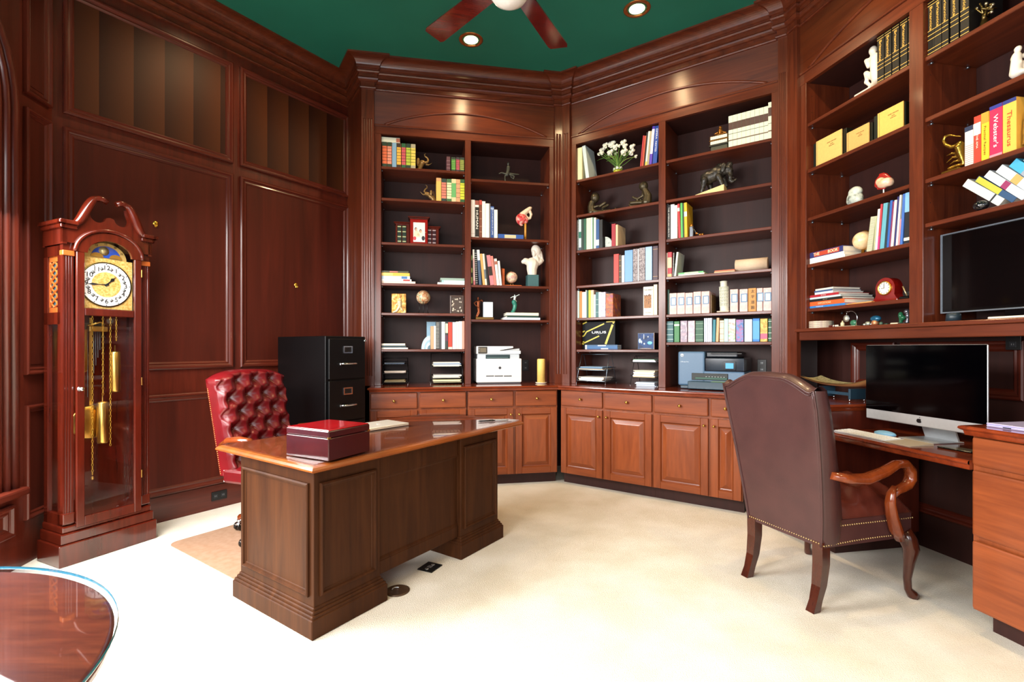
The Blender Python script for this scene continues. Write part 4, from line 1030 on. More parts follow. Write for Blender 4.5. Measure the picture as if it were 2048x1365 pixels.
row(1, B1L[0], A, 'on the top shelf beside the first bronze elephant head', [
    (85, 172, 172, '#d2663f', 'orange banded decorative book', deco('', '#1f3a2a')), (178, 258, 180, '#d88a72', 'salmon pink banded decorative book', deco('', '#1f3a2a')),
    (265, 345, 188, '#7ba3c4', 'light blue plain-spined decorative book'), (350, 428, 200, '#dfae45', 'amber yellow banded decorative book', deco('', '#33221c')),
    (437, 513, 202, '#c0525a', 'rose red banded decorative book', deco('', '#1f5a37')), (520, 602, 207, '#a8b83c', 'lime green banded decorative book', deco('', '#1c3530')),
    (607, 692, 215, '#d6c65a', 'pale yellow banded decorative book', deco('', '#a09c84'))], 'decorative leather-banded books')
stack(1, pz(1, F1 + .03, 780, 265 + 182 / 9.1), A, 'lying across the banded books under the arch', [(68, 408, 90, 182, '#cfd6c8', 'pale speckled book', dict(bands=[(.8, 1, '#a7624e')], d=.16))], None)
row(1, B1L[0], A, 'in the short row by the divider on the top shelf', [
    (1255, 1325, 440, '#54303a', 'small plum patterned book', dict(lines=('#a98a90', [.2, .45, .7]))), (1345, 1422, 455, '#63a348', 'small bright green book', deco('', '#1d3326')),
    (1430, 1494, 455, '#b8525e', 'small rose book', deco('', '#2e2a36')), (1500, 1578, 458, '#8f9a48', 'small olive green book', deco('', '#16302b'))], 'small banded books by the divider', d=.13)
row(1, B1L[1], A, 'on the second shelf beside the other bronze elephant head', [
    (1070, 1160, 830, '#e0b65e', 'mustard book with tan ends', dict(bands=[(.86, 1, '#c99a68')])), (1165, 1252, 845, '#cf7a68', 'coral banded book', deco('', '#223c36')),
    (1262, 1347, 850, '#dfe2b0', 'cream and green banded book', deco('', '#3c6a45')), (1350, 1432, 850, '#62a866', 'leaf green book with cream labels', dict(bands=[(0, .2, '#d7c79a'), (.82, 1, '#d7c79a')])),
    (1437, 1512, 855, '#cc9b74', 'tan banded book', dict(lines=('#7c4a3a', [.2, .4, .6, .8]))), (1517, 1596, 858, '#c9cf3a', 'acid yellow banded book', deco('', '#2e5b33'))], 'decorative books on the second shelf')
A = crop(755, 410, 8.028)
stack(1, B1L[3], A, 'in the pile below the wooden book cabinet', [
    (45, 608, 1212, 1248, '#e3cdc0', 'cream book, lowest'), (45, 545, 1178, 1212, '#e9ebee', 'white book with a red corner', dict(bands=[(.72, .95, '#a93a38')])),
    (45, 522, 1130, 1178, '#b9cfe6', 'pale blue book', dict(bands=[(.7, .9, '#3d6fa8')])), (45, 517, 1080, 1130, '#e4b340', 'golden yellow book', dict(bands=[(.0, .4, '#f1cf72')])),
    (45, 500, 1050, 1080, '#4a4a30', 'dark olive book, topmost', dict(bands=[(.3, .6, '#b06a5a')]))], 'flat books below the wooden book cabinet')
stack(1, B1L[3], A, 'in the low pile near the divider', [
    (965, 1408, 1225, 1260, '#eeeae4', 'white flat book'), (1030, 1408, 1190, 1225, '#9cc6c8', 'white book with teal edge', dict(bands=[(.1, 1, '#e4e8e2')])),
    (1010, 1408, 1155, 1190, '#8fa69c', 'grey green flat book')], 'flat books near the divider')
A = crop(755, 565, 6.5)
stack(1, B1L[5], A, 'in the low pile over the letter trays', [
    (40, 395, 838, 858, '#e5e2da', 'white thin book'), (40, 370, 812, 838, '#2b3f44', 'dark slate thin book'), (40, 360, 785, 812, '#d9d3c4', 'ivory thin book')], 'thin flat books over the trays')
row(1, B1L[5], A, 'in the row beside the agate bookend', [
    (690, 730, 572, '#c79d78', 'tan paperback'), (731, 760, 568, '#e8e2d8', 'white paperback with a faint grey mark'), (761, 804, 512, '#20201f', 'black and white speckled notebook', dict(lines=('#d8d8d0', [.05 * i for i in range(1, 20)]))),
    (806, 831, 520, '#48494c', 'dark grey slim book'), (833, 879, 515, '#edeae4', 'white thick book'), (882, 916, 520, '#2f3b34', 'dark book with cream and plum labels', dict(bands=[(.6, .95, '#d7d5b2'), (.3, .52, '#5a2f46')])),
    (919, 973, 520, '#c8402e', 'red book', dict(bands=[(0, .08, '#ddd0c0')])), (976, 1022, 520, '#dfe6ea', 'bluish white book'), (1025, 1062, 512, '#ece0cc', 'cream slim book'), (1065, 1107, 508, '#f0ece2', 'ivory book'),
    (1110, 1140, 505, '#d49a86', 'pink slim book')], 'books beside the agate bookend', d=.2)
A = crop(935, 290, 6.824)
row(1, B1R[1], A, 'in the row beside the anatomical model', [
    (48, 100, 750, '#e4dfda', 'tall white book against the divider', dict(lines=('#b9a8a4', [.1]))), (103, 156, 760, '#e9e4d8', 'black and white book titled HUMAN', dict(bands=[(.88, 1, '#8e4a3c'), (.02, .82, '#1a1713')], text=('HUMAN', '#f2ede0', .82, .48, .5))),
    (160, 198, 755, '#74412c', 'brown slim book', dict(bands=[(.88, 1, '#b8473c')], lines=('#caa98a', [.15, .3, .5, .7]))), (200, 245, 770, '#f0ece2', 'ivory tall book'), (247, 297, 800, '#f4f1e8', 'thick white book of middle height'),
    (299, 314, 800, '#77787c', 'very thin grey book'), (316, 361, 840, '#2c4f8f', 'blue book with white lettering', dict(bands=[(.9, .96, '#9db4d8')], text=('CUTANEOUS LIFE', '#dfe6f2', .5, .5, .8))), (363, 411, 885, '#f2eee4', 'shortest white book')], 'books beside the anatomical model')
stack(1, B1R[1], A, 'propped flat under the anatomical model', [(418, 765, 1172, 1232, '#2a55a0', 'blue flat book with a yellow band', dict(bands=[(.25, .7, '#c9c39a')], d=.17))], None)
A = crop(935, 475, 7.58)
row(1, B1R[2], A, 'in the leaning row by the little globe bookend', [
    (55, 77, 255, '#2a2f22', 'black slim book with green patches', dict(bands=[(.05, .25, '#9fae5c'), (.4, .55, '#9fae5c'), (.8, .95, '#7f9455')])), (90, 118, 185, '#d8b4b0', 'pink and white book', dict(xt=76, bands=[(.75, 1, '#e8e4dc'), (.0, .12, '#c26a70')])),
    (122, 158, 190, '#17191c', 'black dotted book', dict(xt=104, lines=('#c9c9c0', [.06 * i for i in range(1, 16)]))), (168, 212, 190, '#40536e', 'dark blue and grey book', dict(xt=133, bands=[(.7, 1, '#cfd3d6')])),
    (228, 266, 250, '#dba05c', 'sandy orange book', dict(xt=180)), (268, 300, 250, '#e2ddc8', 'white and yellow book', dict(xt=224, bands=[(.2, .5, '#5f6a72')])), (302, 332, 255, '#1c1d1c', 'black slim book', dict(xt=256)),
    (338, 398, 272, '#cc7f86', 'dusty pink book with a dark label', dict(xt=278, bands=[(.32, .62, '#2c2019')])), (402, 442, 285, '#d87f74', 'coral pink book', dict(xt=345)), (445, 487, 325, '#ece6da', 'white book with a small red mark', dict(xt=402, bands=[(.78, .9, '#a2604e')])),
    (489, 524, 358, '#f1eee6', 'white slim book at the row end', dict(xt=455))], 'leaning books by the globe bookend', gap=.002)
stack(1, B1R[3], A, 'under the green dancer statuette', [
    (548, 1102, 1222, 1258, '#cdd9ec', 'pale blue flat book, lowest'), (600, 1078, 1192, 1222, '#27433a', 'dark green flat book'), (590, 1080, 1150, 1192, '#ece6d2', 'cream flat book, topmost')], 'flat books under the dancer')
# second bookcase
A = crop(1145, 240, 10.5)
row(2, B2L[0], A, 'beside the potted white flowers', [(75, 172, 590, '#e6dcb0', 'cream hardback standing upright', dict(d=.2)), (250, 322, 565, '#c3d6da', 'pale blue hardback with a dark landscape cover, leaning', dict(xt=168, d=.2))], 'books beside the potted flowers')
row(2, B2L[0], A, 'in the leaning row on the flower shelf', [
    (1425, 1462, 330, '#a3323a', 'crimson slim book', dict(xt=1490)), (1464, 1505, 335, '#b4503a', 'rust slim book', dict(xt=1525)), (1507, 1530, 262, '#27333a', 'dark slate slim book', dict(xt=1562)), (1532, 1575, 240, '#dcdcd4', 'white and yellow book', dict(xt=1602, bands=[(0, .12, '#d8c25a')])),
    (1578, 1618, 235, '#a39c82', 'khaki slim book', dict(xt=1645)), (1640, 1700, 130, '#5a3fb0', 'violet book with white spine text', dict(xt=1712, bands=[(.28, .92, '#d8d4ee')])), (1705, 1800, 128, '#23479a', 'royal blue book with white lettering', dict(xt=1762, text=('OPERA  NOTES', '#e8eef8', .5, .62, .6)))], 'leaning books on the flower shelf', gap=.002)
A = crop(1145, 350, 8.533)
row(2, B2L[2], A, 'in the row beside the half-round stone bookend', [
    (52, 75, 720, '#20302c', 'black and white spiral notebook', dict(lines=('#e8e8e0', [.04 * i for i in range(1, 25)]))), (77, 120, 715, '#b9d4d2', 'white and teal book', dict(bands=[(.4, .6, '#1f6a58'), (0, .1, '#39485a')])), (123, 165, 712, '#22322c', 'very dark green book'),
    (168, 213, 708, '#1f5a42', 'bottle green book'), (215, 291, 670, '#e8dcc0', 'thick cream book'), (294, 322, 722, '#dfe2d6', 'off-white slim book'), (324, 345, 722, '#3d7a5c', 'green slim book'), (347, 384, 732, '#ece6d4', 'ivory book'),
    (387, 442, 762, '#28518a', 'navy blue book with white label', dict(bands=[(.1, .3, '#c9d4e6')])), (447, 505, 765, '#15171a', 'black tall book')], 'books beside the stone bookend')
row(2, B2L[2], A, 'standing past the half-round stone', [(665, 732, 835, '#9c2330', 'red hardback', dict(d=.18)), (736, 774, 850, '#d2bb98', 'buff slim book')], None)
A = crop(1145, 475, 8.028)
row(2, B2L[3], A, 'on the shelf above the abbey picture book', [
    (660, 742, 268, '#c2413a', 'red album'), (746, 782, 282, '#4a3a2a', 'dark gilt-edged slim album', dict(lines=('#c39a52', [.2, .4, .6, .8]))), (787, 832, 290, '#d8e6f2', 'bluish white album'), (838, 966, 207, '#6fa0d6', 'wide bright blue binder'),
    (970, 1042, 187, LEO, 'leopard patterned binder with blue-white edge', dict(pages='#dfe8f2')), (1046, 1064, 184, '#e8eef4', 'narrow white folder'), (1068, 1164, 167, LEO, 'wide leopard patterned binder'), (1170, 1276, 102, '#9dbbe2', 'tall pale blue binder'), (1290, 1372, 106, '#4a3540', 'brown leather album with brass corners', dict(lines=('#b9925a', [.1, .9])))],
    'albums and binders', d=.24)
row(2, B2L[4], A, 'in the row above the black and yellow box', [
    (52, 74, 860, '#e8ece8', 'white slim book'), (75, 86, 862, '#57a39a', 'aqua very thin book'), (88, 130, 870, '#e07a35', 'orange book'), (133, 190, 880, '#ead9d2', 'blush white thick book'), (193, 208, 850, '#e6d8d2', 'rosy white thin book'), (209, 241, 855, '#1f5238', 'dark green book'), (244, 277, 850, '#e2cf2e', 'bright yellow book'),
    (281, 330, 848, '#e3b8a2', 'peach book'), (333, 364, 920, '#d5dfee', 'short bluish white book'), (367, 412, 880, '#3c6a6c', 'teal mottled book', dict(lines=('#a8c4c0', [.2, .5, .7]))), (414, 457, 880, '#dbe8e6', 'mint white book'), (460, 530, 880, LILA, 'lilac marbled book'),
    (533, 650, 905, SUNS, 'thick purple and orange sunset-pattern book')], 'books above the black box')
row(2, B2L[4], A, 'beside the abbey picture book', [(1302, 1360, 752, '#e6dcc0', 'cream hardback', dict(d=.2))], None)
A = crop(1145, 625, 8.533)
stack(2, B2L[5], A, 'in front of the black and yellow box', [
    (215, 768, 594, 620, '#2f5a8c', 'thin navy book, lowest', dict(bands=[(0, .06, '#d8dce0'), (.5, .72, '#c9d2dc')])), (215, 768, 567, 593, '#376ba0', 'thin mid blue book', dict(bands=[(0, .06, '#d8dce0')])), (215, 768, 540, 566, '#3a5f86', 'thin steel blue book, topmost', dict(bands=[(0, .06, '#d8dce0'), (.4, .65, '#b9c4d0')]))], 'thin blue books', d=.10, D=F2 + .022)
A = crop(1325, 190, 9.1)
xs = [1200, 1280, 1360, 1440, 1520, 1600, 1680, 1765, 1845, 1925]
row(2, B2R[0], A, '', [(xs[i], xs[i + 1], 380 - i * 21.5, '#cfdcc8', 'white and brown encyclopaedia volume in the matching set above the elephant', dict(bands=[(.55, .78, '#4a332e'), (.2, .235, '#6a5a4e')], lines=('#3a342c', [.42]))) for i in range(9)] +
    [(1925, 1990, 130, '#cfdcc8', 'tallest white and brown encyclopaedia volume, at the case side above the elephant', dict(bands=[(.62, .85, '#4a332e'), (.2, .235, '#6a5a4e')], lines=('#3a342c', [.42]), group=None))], 'white encyclopaedia set', name='encyclopaedia_volume')
A = crop(1325, 300, 7.182)
row(2, B2R[2], A, 'in the row on the shelf below the elephant', [
    (50, 108, 788, '#141414', 'black book with white titles', dict(text=('THE AMERICAN HEALTH', '#d8d8d2', .45, .5, .85))), (111, 146, 752, '#eceff2', 'tall white magazine'), (148, 168, 755, '#d8e0ea', 'slim bluish white book'), (170, 213, 795, '#f0e9e2', 'ivory soft-cover book'),
    (218, 252, 780, '#c42f36', 'red book', dict(bands=[(.78, .88, '#e6d2cc')], xt=200)), (254, 287, 767, '#4fae5a', 'green book', dict(xt=245)), (289, 310, 767, '#173524', 'blackish green thin book', dict(xt=280)), (312, 356, 762, '#e0b321', 'yellow and black hardback', dict(xt=303, bands=[(.6, .74, '#d8dfe6'), (.0, .1, '#d8a41c')]))], 'books below the elephant', gap=.0015)
A = crop(1325, 480, 8.533)
row(2, B2R[3], A, 'on the shelf above the pink file boxes', [
    (48, 62, 225, '#e4ddd0', 'very thin cream book'), (64, 136, 212, '#b23440', 'red hardback with gilt label', dict(bands=[(0, .12, '#dcb27c'), (.36, .78, '#dcbf9c')])), (168, 190, 215, '#1a1b1c', 'black and white striped spiral notebook', dict(xt=182, lines=('#e4e4de', [.05 * i for i in range(1, 20)]))), (194, 230, 212, '#c3cbc6', 'grey-spined black cookbook', dict(xt=238, bands=[(.45, .53, '#f0f0ea')]))], 'upright books above the pink file boxes')
stack(2, B2R[3], A, 'on the shelf above the pink file boxes', [(268, 715, 572, 600, '#dfe6d2', 'flat white pamphlet', dict(d=.16)), (268, 700, 545, 572, '#5fae6e', 'flat green and white magazine', dict(bands=[(.25, .8, '#c6d8b4')], d=.16))], 'flat books above the file boxes')
stack(2, B2R[3], A, 'beside the rolled parchment', [(880, 1232, 566, 586, '#e2b48c', 'flat peach folder', dict(d=.16)), (888, 1230, 540, 562, '#c8643c', 'flat orange book', dict(d=.16))], 'flat folders by the parchment')
A = crop(1325, 560, 9.1)
row(2, B2R[5], A, 'on the shelf above the grey printer', [
    (75, 195, 757, '#2f5f63', 'teal album with silver bands', dict(lines=('#cfe0dc', [.14, .36, .62, .87]))), (212, 306, 757, '#3a7a48', 'green storage album with white label', dict(bands=[(.78, .86, '#dfe6da')])), (325, 447, 747, SWIRL2, 'pink marbled album with grey swirls'), (462, 587, 747, SWIRL, 'rose marbled album with pale swirls'),
    (602, 742, 747, '#2b5640', 'green album with faint gold bands', dict(lines=('#7fa082', [.1, .35, .62, .87]))), (755, 780, 682, '#d5e0ee', 'first of four tall white magazines'), (784, 820, 682, '#c9d2e4', 'second of four tall white magazines'), (823, 855, 682, '#dfe4ee', 'third of four tall white magazines'), (858, 898, 682, '#d2d8e8', 'fourth of four tall white magazines'),
    (908, 960, 728, '#1f7686', 'teal slim book', dict(xt=918)), (968, 1018, 686, '#caa176', 'tan slim notebook', dict(xt=985)), (1040, 1117, 740, '#e2d0b2', 'cream album with brown dots', dict(lines=('#6a5040', [.12, .37, .63, .9]))), (1120, 1195, 712, '#a9d6d2', 'mint green album'), (1198, 1327, 712, SPRIG, 'white album with leaf sprigs'),
    (1337, 1474, 726, FLOR, 'blue floral album'), (1490, 1632, 720, '#bcd3dc', 'pale grey blue album'), (1642, 1766, 705, '#2273c0', 'bright blue album', dict(bands=[(.1, .9, '#4f9ad6')])), (1778, 1910, 708, GFL, 'golden yellow floral album', dict(bands=[(.12, .35, '#c25a78')])), (1925, 1985, 708, '#22513a', 'dark green album with white blocks', dict(lines=('#e6efe6', [.14, .38, .62, .88])))],
    'albums above the grey printer', d=.2)
# third bookcase: black and gold encyclopaedias on the two top bays
A = crop(1600, 80, 7.583)
gold = dict(lines=('#d9b25a', [.05, .12, .3, .38, .46, .92, .97]), d=.22)
ENC = dict(text=('Britannica', '#e2b75a', .55, .68, .42), name='encyclopaedia_volume', **gold)
row(3, B3L[0], A, '', [(x0, x1, yt, '#0d0d0c', 'black encyclopaedia volume with gold titles, in the set behind the white thinker') for x0, x1, yt in ((1168, 1270, -110), (1282, 1382, -190), (1398, 1500, -278), (1520, 1626, -358), (1640, 1700, -430))], 'black and gold encyclopaedias by the thinker', **ENC)
A = crop(1838, 0, 8.03)
row(3, B3R[0], A, '', [(x0, x1, -390 - i * 80, '#0d0d0c', 'black encyclopaedia volume with gold titles, in the set over the white couple') for i, (x0, x1) in enumerate(((100, 206), (232, 342), (366, 472), (502, 636), (662, 802)))], 'black and gold encyclopaedias over the couple', **ENC)
A = crop(1600, 330, 6.5)
row(3, B3L[3], A, 'in the row beside the marble globe', [
    (880, 950, 682, '#d9d6b4', 'cream spiral notebook', dict(xt=938, lines=('#8a8a70', [.04 * i for i in range(1, 25)]))), (952, 965, 668, '#bfc79a', 'pale green thin book', dict(xt=985)), (967, 1002, 580, '#e4d8ce', 'rosy white book', dict(xt=1008)), (1003, 1030, 515, '#c03a46', 'red slim book', dict(xt=1045, bands=[(0, .3, '#c23a78')])),
    (1032, 1090, 508, '#5fa3b4', 'teal blue book', dict(xt=1082)), (1092, 1118, 508, '#20323a', 'dark slate slim book', dict(xt=1142)), (1120, 1152, 468, '#2c5fae', 'cobalt blue book', dict(xt=1170)), (1154, 1178, 480, '#7a2f5a', 'plum slim book', dict(xt=1205)), (1180, 1218, 462, '#ead6c8', 'pinkish cream book', dict(xt=1232)),
    (1220, 1246, 415, '#2a2c66', 'indigo book', dict(xt=1268)), (1248, 1275, 378, '#e9e6d8', 'ivory tall book', dict(xt=1302)), (1277, 1302, 705, '#d98a92', 'short pink book', dict(xt=1302)), (1304, 1340, 370, '#3d6ab8', 'blue tall book', dict(xt=1345)), (1345, 1425, 330, '#1b2028', 'black book with sky blue top', dict(xt=1370, bands=[(.62, 1, '#7fb4e0'), (.06, .12, '#e8e2c8')]))],
    'books beside the marble globe', gap=.002)
stack(3, B3L[3], A, 'in the pile by the marble globe', [
    (72, 582, 1222, 1262, '#e6e4da', 'white flat book, lowest', dict(d=.24)), (72, 572, 1180, 1218, '#ece9e0', 'white flat book in the middle', dict(d=.24)),
    (76, 556, 1098, 1172, '#2a2f6a', 'thick multicoloured cookbook with big lettering', dict(d=.25, bands=[(.14, .9, '#b4442c')], text=[('THE', '#f4e6c0', .75, .22), ('BOOK', '#f4e6c0', .75, .72)]))], 'flat books by the marble globe')
A = crop(1600, 540, 8.533)
stack(3, B3L[4], A, 'in the tall pile beside the red mantel clock', [
    (148, 765, 584, 622, '#2a7ac0', 'bright blue book, lowest', dict(d=.24, text=[('MYSTERIES OF LIFE', '#cfe2f2', .5, .3)])), (90, 752, 508, 580, '#dd5a26', 'thick orange book', dict(d=.25, text=[('EXPOSITIONS', '#f2c79a', .62, .45)])),
    (122, 718, 462, 505, '#14110f', 'black book', dict(d=.26, text=[('HISTORY', '#8a7a62', .55, .5)])), (120, 690, 428, 460, '#b9d0d6', 'pale blue book', dict(d=.26)), (140, 655, 385, 425, '#a3202e', 'red book', dict(d=.25, text=[('RED BADGE', '#e6c8c4', .5, .5)])),
    (250, 560, 320, 358, '#cbd6de', 'white book', dict(d=.25)), (240, 545, 292, 318, '#34507e', 'dark blue book', dict(d=.24)), (260, 565, 258, 290, '#c6c8c4', 'grey book, topmost', dict(d=.22))], 'flat books beside the mantel clock')
A = crop(1838, 150, 7.186)
row(3, B3R[2], A, 'in the row between the brass bird bookends', [
    (655, 778, 740, '#efe7dc', 'white manual with ruled lines', dict(bands=[(.88, 1, '#1d2c4a')], lines=('#b08a80', [.06 + .05 * i for i in range(10)]), d=.22)), (785, 888, 590, '#e03a28', 'red handbook with white label', dict(bands=[(.6, .85, '#f2e6da')], text=('THE AMA', '#f6dcd0', .4, .46, .3), d=.22)),
    (892, 1006, 540, '#e8bf2a', 'yellow book with a gilt top', dict(bands=[(.78, 1, '#b39230')], text=('Practical Recipes', '#8a6a1a', .42, .42, .6), d=.22)), (1012, 1196, 432, '#d61f4e', 'crimson dictionary with white lettering', dict(bands=[(.93, 1, '#1f2f86'), (0, .06, '#e88a98')], text=("Webster's", '#fbf2f2', .5, .5, .62), d=.23)),
    (1200, 1400, 350, '#eab24a', 'golden thesaurus with red lettering', dict(bands=[(.93, 1, '#1f2f76')], text=('Thesaurus', '#c4442a', .5, .45, .66), d=.23))], 'reference books between the brass birds')
# ------------------------------------------------------------------ ornaments and equipment
class Q:
    "points of an ornament read off its shelf: picture crop to metres about a base point"
    def __init__(s, k, z0, C, ax, ay, D=None):
        s.k, s.C = k, C; s.D = FACE[k] + .12 if D is None else D; s.z0 = z0
        s.u0 = pu(k, s.D, C(ax, 0)[0]); s.g = abs(pu(k, s.D, C(ax + 20, 0)[0]) - s.u0) / 20
        s.dz = pz(k, s.D, *C(ax, ay)) - z0          # sit it on the shelf
    def __call__(s, x, y, d=0.):
        u, z = px(s.k, s.D, *s.C(x, y)); return (u - s.u0, d, max(.0, z - s.z0 - s.dz))
    def thing(s, name, label, cat, group=None, yaw=0.): return thing(name, label, cat, s.k, s.u0, s.D, s.z0 + .0005, rot=fr(s.k) + yaw, group=group)
    def path(s, pts, r0, r1, d=0.):
        "capsule chain through (x,y[,depth]) with radius r0..r1 in crop pixels"
        P = [s(*(p if len(p) > 2 else (p[0], p[1], d))) for p in pts]; n = len(P) - 1
        return [('c', P[i], P[i + 1], s.g * (r0 + (r1 - r0) * i / n), s.g * (r0 + (r1 - r0) * (i + 1) / n)) for i in range(n)]
    def ell(s, x, y, rx, rz, ry=None, d=0., rot=0.):
        return ('e', s(x, y, d), (rx * s.g, (rx if ry is None else ry) * s.g, rz * s.g), (0, rot, 0))
def fig(name, q, parts, mat, label, cat, vox=.0035, group=None, base=None, sm=3):
    t = q.thing(name, label, cat, group); link('body', sculpt(parts, mat, vox, sm, 'body'), t)
    if base:
        b = MB(); b.box(*base[:6], base[6], .003); b.build('base', t)
    return t
GB = M('#957648', .35, .55, noise=.3)
A = crop(755, 265, 9.1)
q = Q(1, B1L[0], A, 775, 590)
fig('bronze_bookend', q, [q.ell(775, 575, 55, 18, 50)] + q.path([(765, 570), (775, 520), (800, 470)], 40, 42) + [q.ell(815, 430, 58, 48, 45), q.ell(740, 420, 30, 62, 10, .03), q.ell(740, 420, 30, 62, 10, -.03)] + q.path([(860, 430), (905, 425), (925, 390), (905, 345), (865, 315), (855, 285), (880, 262)], 24, 8) + q.path([(880, 470), (940, 482), (1000, 445)], 9, 4, -.02) + q.path([(880, 460), (930, 465), (990, 430)], 9, 4, .02), GB, 'bronze elephant head bookend with raised trunk, on the top shelf', 'bookend')
q = Q(1, B1L[1], A, 1010, 1205); q.u0 += 0
fig('bronze_bookend', q, [q.ell(1010, 1190, 50, 16, 45)] + q.path([(1030, 1185), (1015, 1140), (960, 1090)], 38, 42) + q.path([(1035, 1180), (1030, 1080), (1022, 1000)], 16, 8) + [q.ell(905, 1050, 62, 42, 45, 0, .3), q.ell(975, 1040, 26, 50, 10, .03), q.ell(975, 1040, 26, 50, 10, -.03)] + q.path([(880, 1020), (850, 1000), (870, 960), (905, 935), (900, 900), (875, 880)], 18, 6) + q.path([(880, 1070), (820, 1060), (775, 1015)], 9, 4, -.02) + q.path([(880, 1060), (830, 1050), (790, 1010)], 9, 4, .02), GB, 'bronze elephant head bookend leaning low, on the second shelf', 'bookend')
# three-tower wooden book cabinet with a photograph
A = crop(755, 410, 8.028); q = Q(1, B1L[2], A, 650, 590, F1 + .06)
t = q.thing('book_cabinet', 'small three-tower wooden cabinet with a family photo door between dark spines', 'cabinet')
CW = wood('small_cabinet_wood', '#3d120c', '#5c1c12', rough=.2, coat=.5, scale=(8, 8, 2))
DRED = wood('cabinet_door_red', '#7a0f0c', '#96160f', rough=.2, coat=.6, scale=(8, 8, 2))
def tower(x0, x1, yt, yb, dy):
    a, c = q(x0, yt), q(x1, yb); w = c[0] - a[0]; h = a[2]
    b = MB(); b.box(a[0], c[0], dy, .13, 0, h - .012, CW, .002); b.box(a[0] - .018, c[0] + .018, dy - .016, .14, h - .010, h, CW, .003); b.box(a[0] - .009, c[0] + .009, dy - .008, .135, h - .02, h - .010, CW, .003)
    return b.build('tower', t), a[0], c[0], h
o, x0, x1, h = tower(290, 515, 215, 585, .03)
for i in range(2):
    b = MB(); xa = x0 + .015 + i * .045; b.box(xa, xa + .038, .024, .03, .008, h - .03, M('#15281c', .3), .003)
    for f in (.12, .35, .6, .85): b.box(xa + .003, xa + .035, .0232, .026, h * f * .9, h * f * .9 + .010, M('#a8ab7e', .4, .5))
    b.build('spine', o)
o, x0, x1, h = tower(800, 985, 290, 600, .03)
for i in range(2):
    b = MB(); xa = x0 + .004 + i * .043; b.box(xa, xa + .036, .024, .03, .008, h - .03, M('#2c1018', .3), .003)
    for f in (.12, .35, .6, .85): b.box(xa + .003, xa + .033, .0232, .026, h * f * .9, h * f * .9 + .010, M('#b09a9c', .4, .5))
    b.build('spine', o)
o, x0, x1, h = tower(520, 810, 140, 590, 0)
b = MB(); b.box(x0 + .004, x1 - .004, -.008, 0, .006, h - .028, DRED, .002); dr = b.build('door', t)
b = MB(); px0, px1 = q(575, 240), q(762, 560); X0, X1, Z0, Z1 = px0[0], px1[0], px1[2], px0[2]
b.box(X0, X1, -.0095, -.008, Z0, Z1, M('#d9dbd6', .3)); ph = b.build('photo', dr)
b = MB(); y = -.0098; w_, h_ = X1 - X0, Z1 - Z0
def disc(b, cx, cz, rx, rz, m, y0=-.0102): b.prism([(X0 + w_ * cx + w_ * rx * math.cos(a * PI / 8), Z0 + h_ * cz + h_ * rz * math.sin(a * PI / 8)) for a in range(16)], y0, -.0094, m, 'y')
disc(b, .3, .35, .28, .25, M('#e6c9b2', .4)); disc(b, .65, .38, .22, .25, M('#ecd9c8', .4)); disc(b, .45, .12, .4, .12, M('#e8e4dc', .4), -.0104)
disc(b, .22, .66, .10, .09, M('#2c2320', .5), -.0103); disc(b, .62, .57, .10, .09, M('#2c2320', .5), -.0103); disc(b, .24, .63, .07, .08, M('#d6a78c', .5), -.0106); disc(b, .63, .54, .07, .08, M('#d6a78c', .5), -.0106)
disc(b, .42, .38, .09, .06, M('#d6b48c', .5), -.0106); disc(b, .12, .18, .14, .1, M('#c2404e', .5), -.0106); disc(b, .85, .2, .14, .12, M('#23242c', .5), -.0106); b.build('portrait', ph)
b = MB(); b.sphere((X1 + .008, -.012, (Z0 + Z1) / 2), .005, BRASS, 8, 6); b.build('knob', dr)
# plaque, ball on stand, carved frame
A = crop(755, 565, 6.5); q = Q(1, B1L[4], A, 272, 380, F1 + .08)
t = q.thing('relief_plaque', 'gilt block plaque with a pale figure in relief', 'ornament'); a, c = q(182, 122), q(372, 380)
gm = mottled('gilt_relief', ['#6b4416', '#c08a3a', '#e2c184'], 28, .35, .5, bump=.8)
MB().box(a[0], c[0], 0, .05, 0, a[2], gm, .004).build('block', t)
link('figure', sculpt([q.ell(290, 205, 20, 24, 10, -.004)] + q.path([(285, 240), (290, 290)], 34, 26, -.004) + q.path([(285, 300), (250, 355), (205, 372)], 22, 12, -.004) + q.path([(295, 300), (325, 350)], 16, 10, -.004) + q.path([(270, 245), (240, 280)], 12, 8, -.004), M('#e3d3a6', .4, .3), .0035, 2), t)
q = Q(1, B1L[4], A, 596, 380, F1 + .12)
t = q.thing('decorative_ball', 'mottled painted ball resting on a thin black wire stand', 'ornament'); cc = q(596, 165); r = 92 * q.g
b = MB(); b.sphere((cc[0], 0, cc[2]), r, mottled('painted_ball', ['#6c8a6a', '#d7c39c', '#b06a3c', '#d9cfae'], 26, .3), 20, 14); b.build('ball', t)
b = MB(); b.tube([(r * .75 * math.cos(a * PI / 10), r * .75 * math.sin(a * PI / 10), cc[2] - r * .62) for a in range(20)], .0025, BLACK, 6, closed=True)
for a in (.5, 2.6, 4.7): b.tube([(r * .75 * math.cos(a), r * .75 * math.sin(a), cc[2] - r * .62), (r * .62 * math.cos(a), r * .62 * math.sin(a), .05), (r * .8 * math.cos(a), r * .8 * math.sin(a), .0025)], .0025, BLACK, 6)
b.build('stand', t)
q = Q(1, B1L[4], A, 1028, 380, F1 + .08)
t = q.thing('openwork_plaque', 'dark brown carved frame with pale openwork flowers', 'ornament'); a, c = q(942, 138), q(1120, 380)
b = MB(); b.box(a[0], c[0], .004, .03, 0, a[2], M('#4a3a30', .5), .003); b.mould(a[0], c[0], 0, a[2], .004, [(0, 0), (0, .008), (.012, .01), (.016, 0)], M('#54423a', .4)); b.build('panel', t)
b = MB()
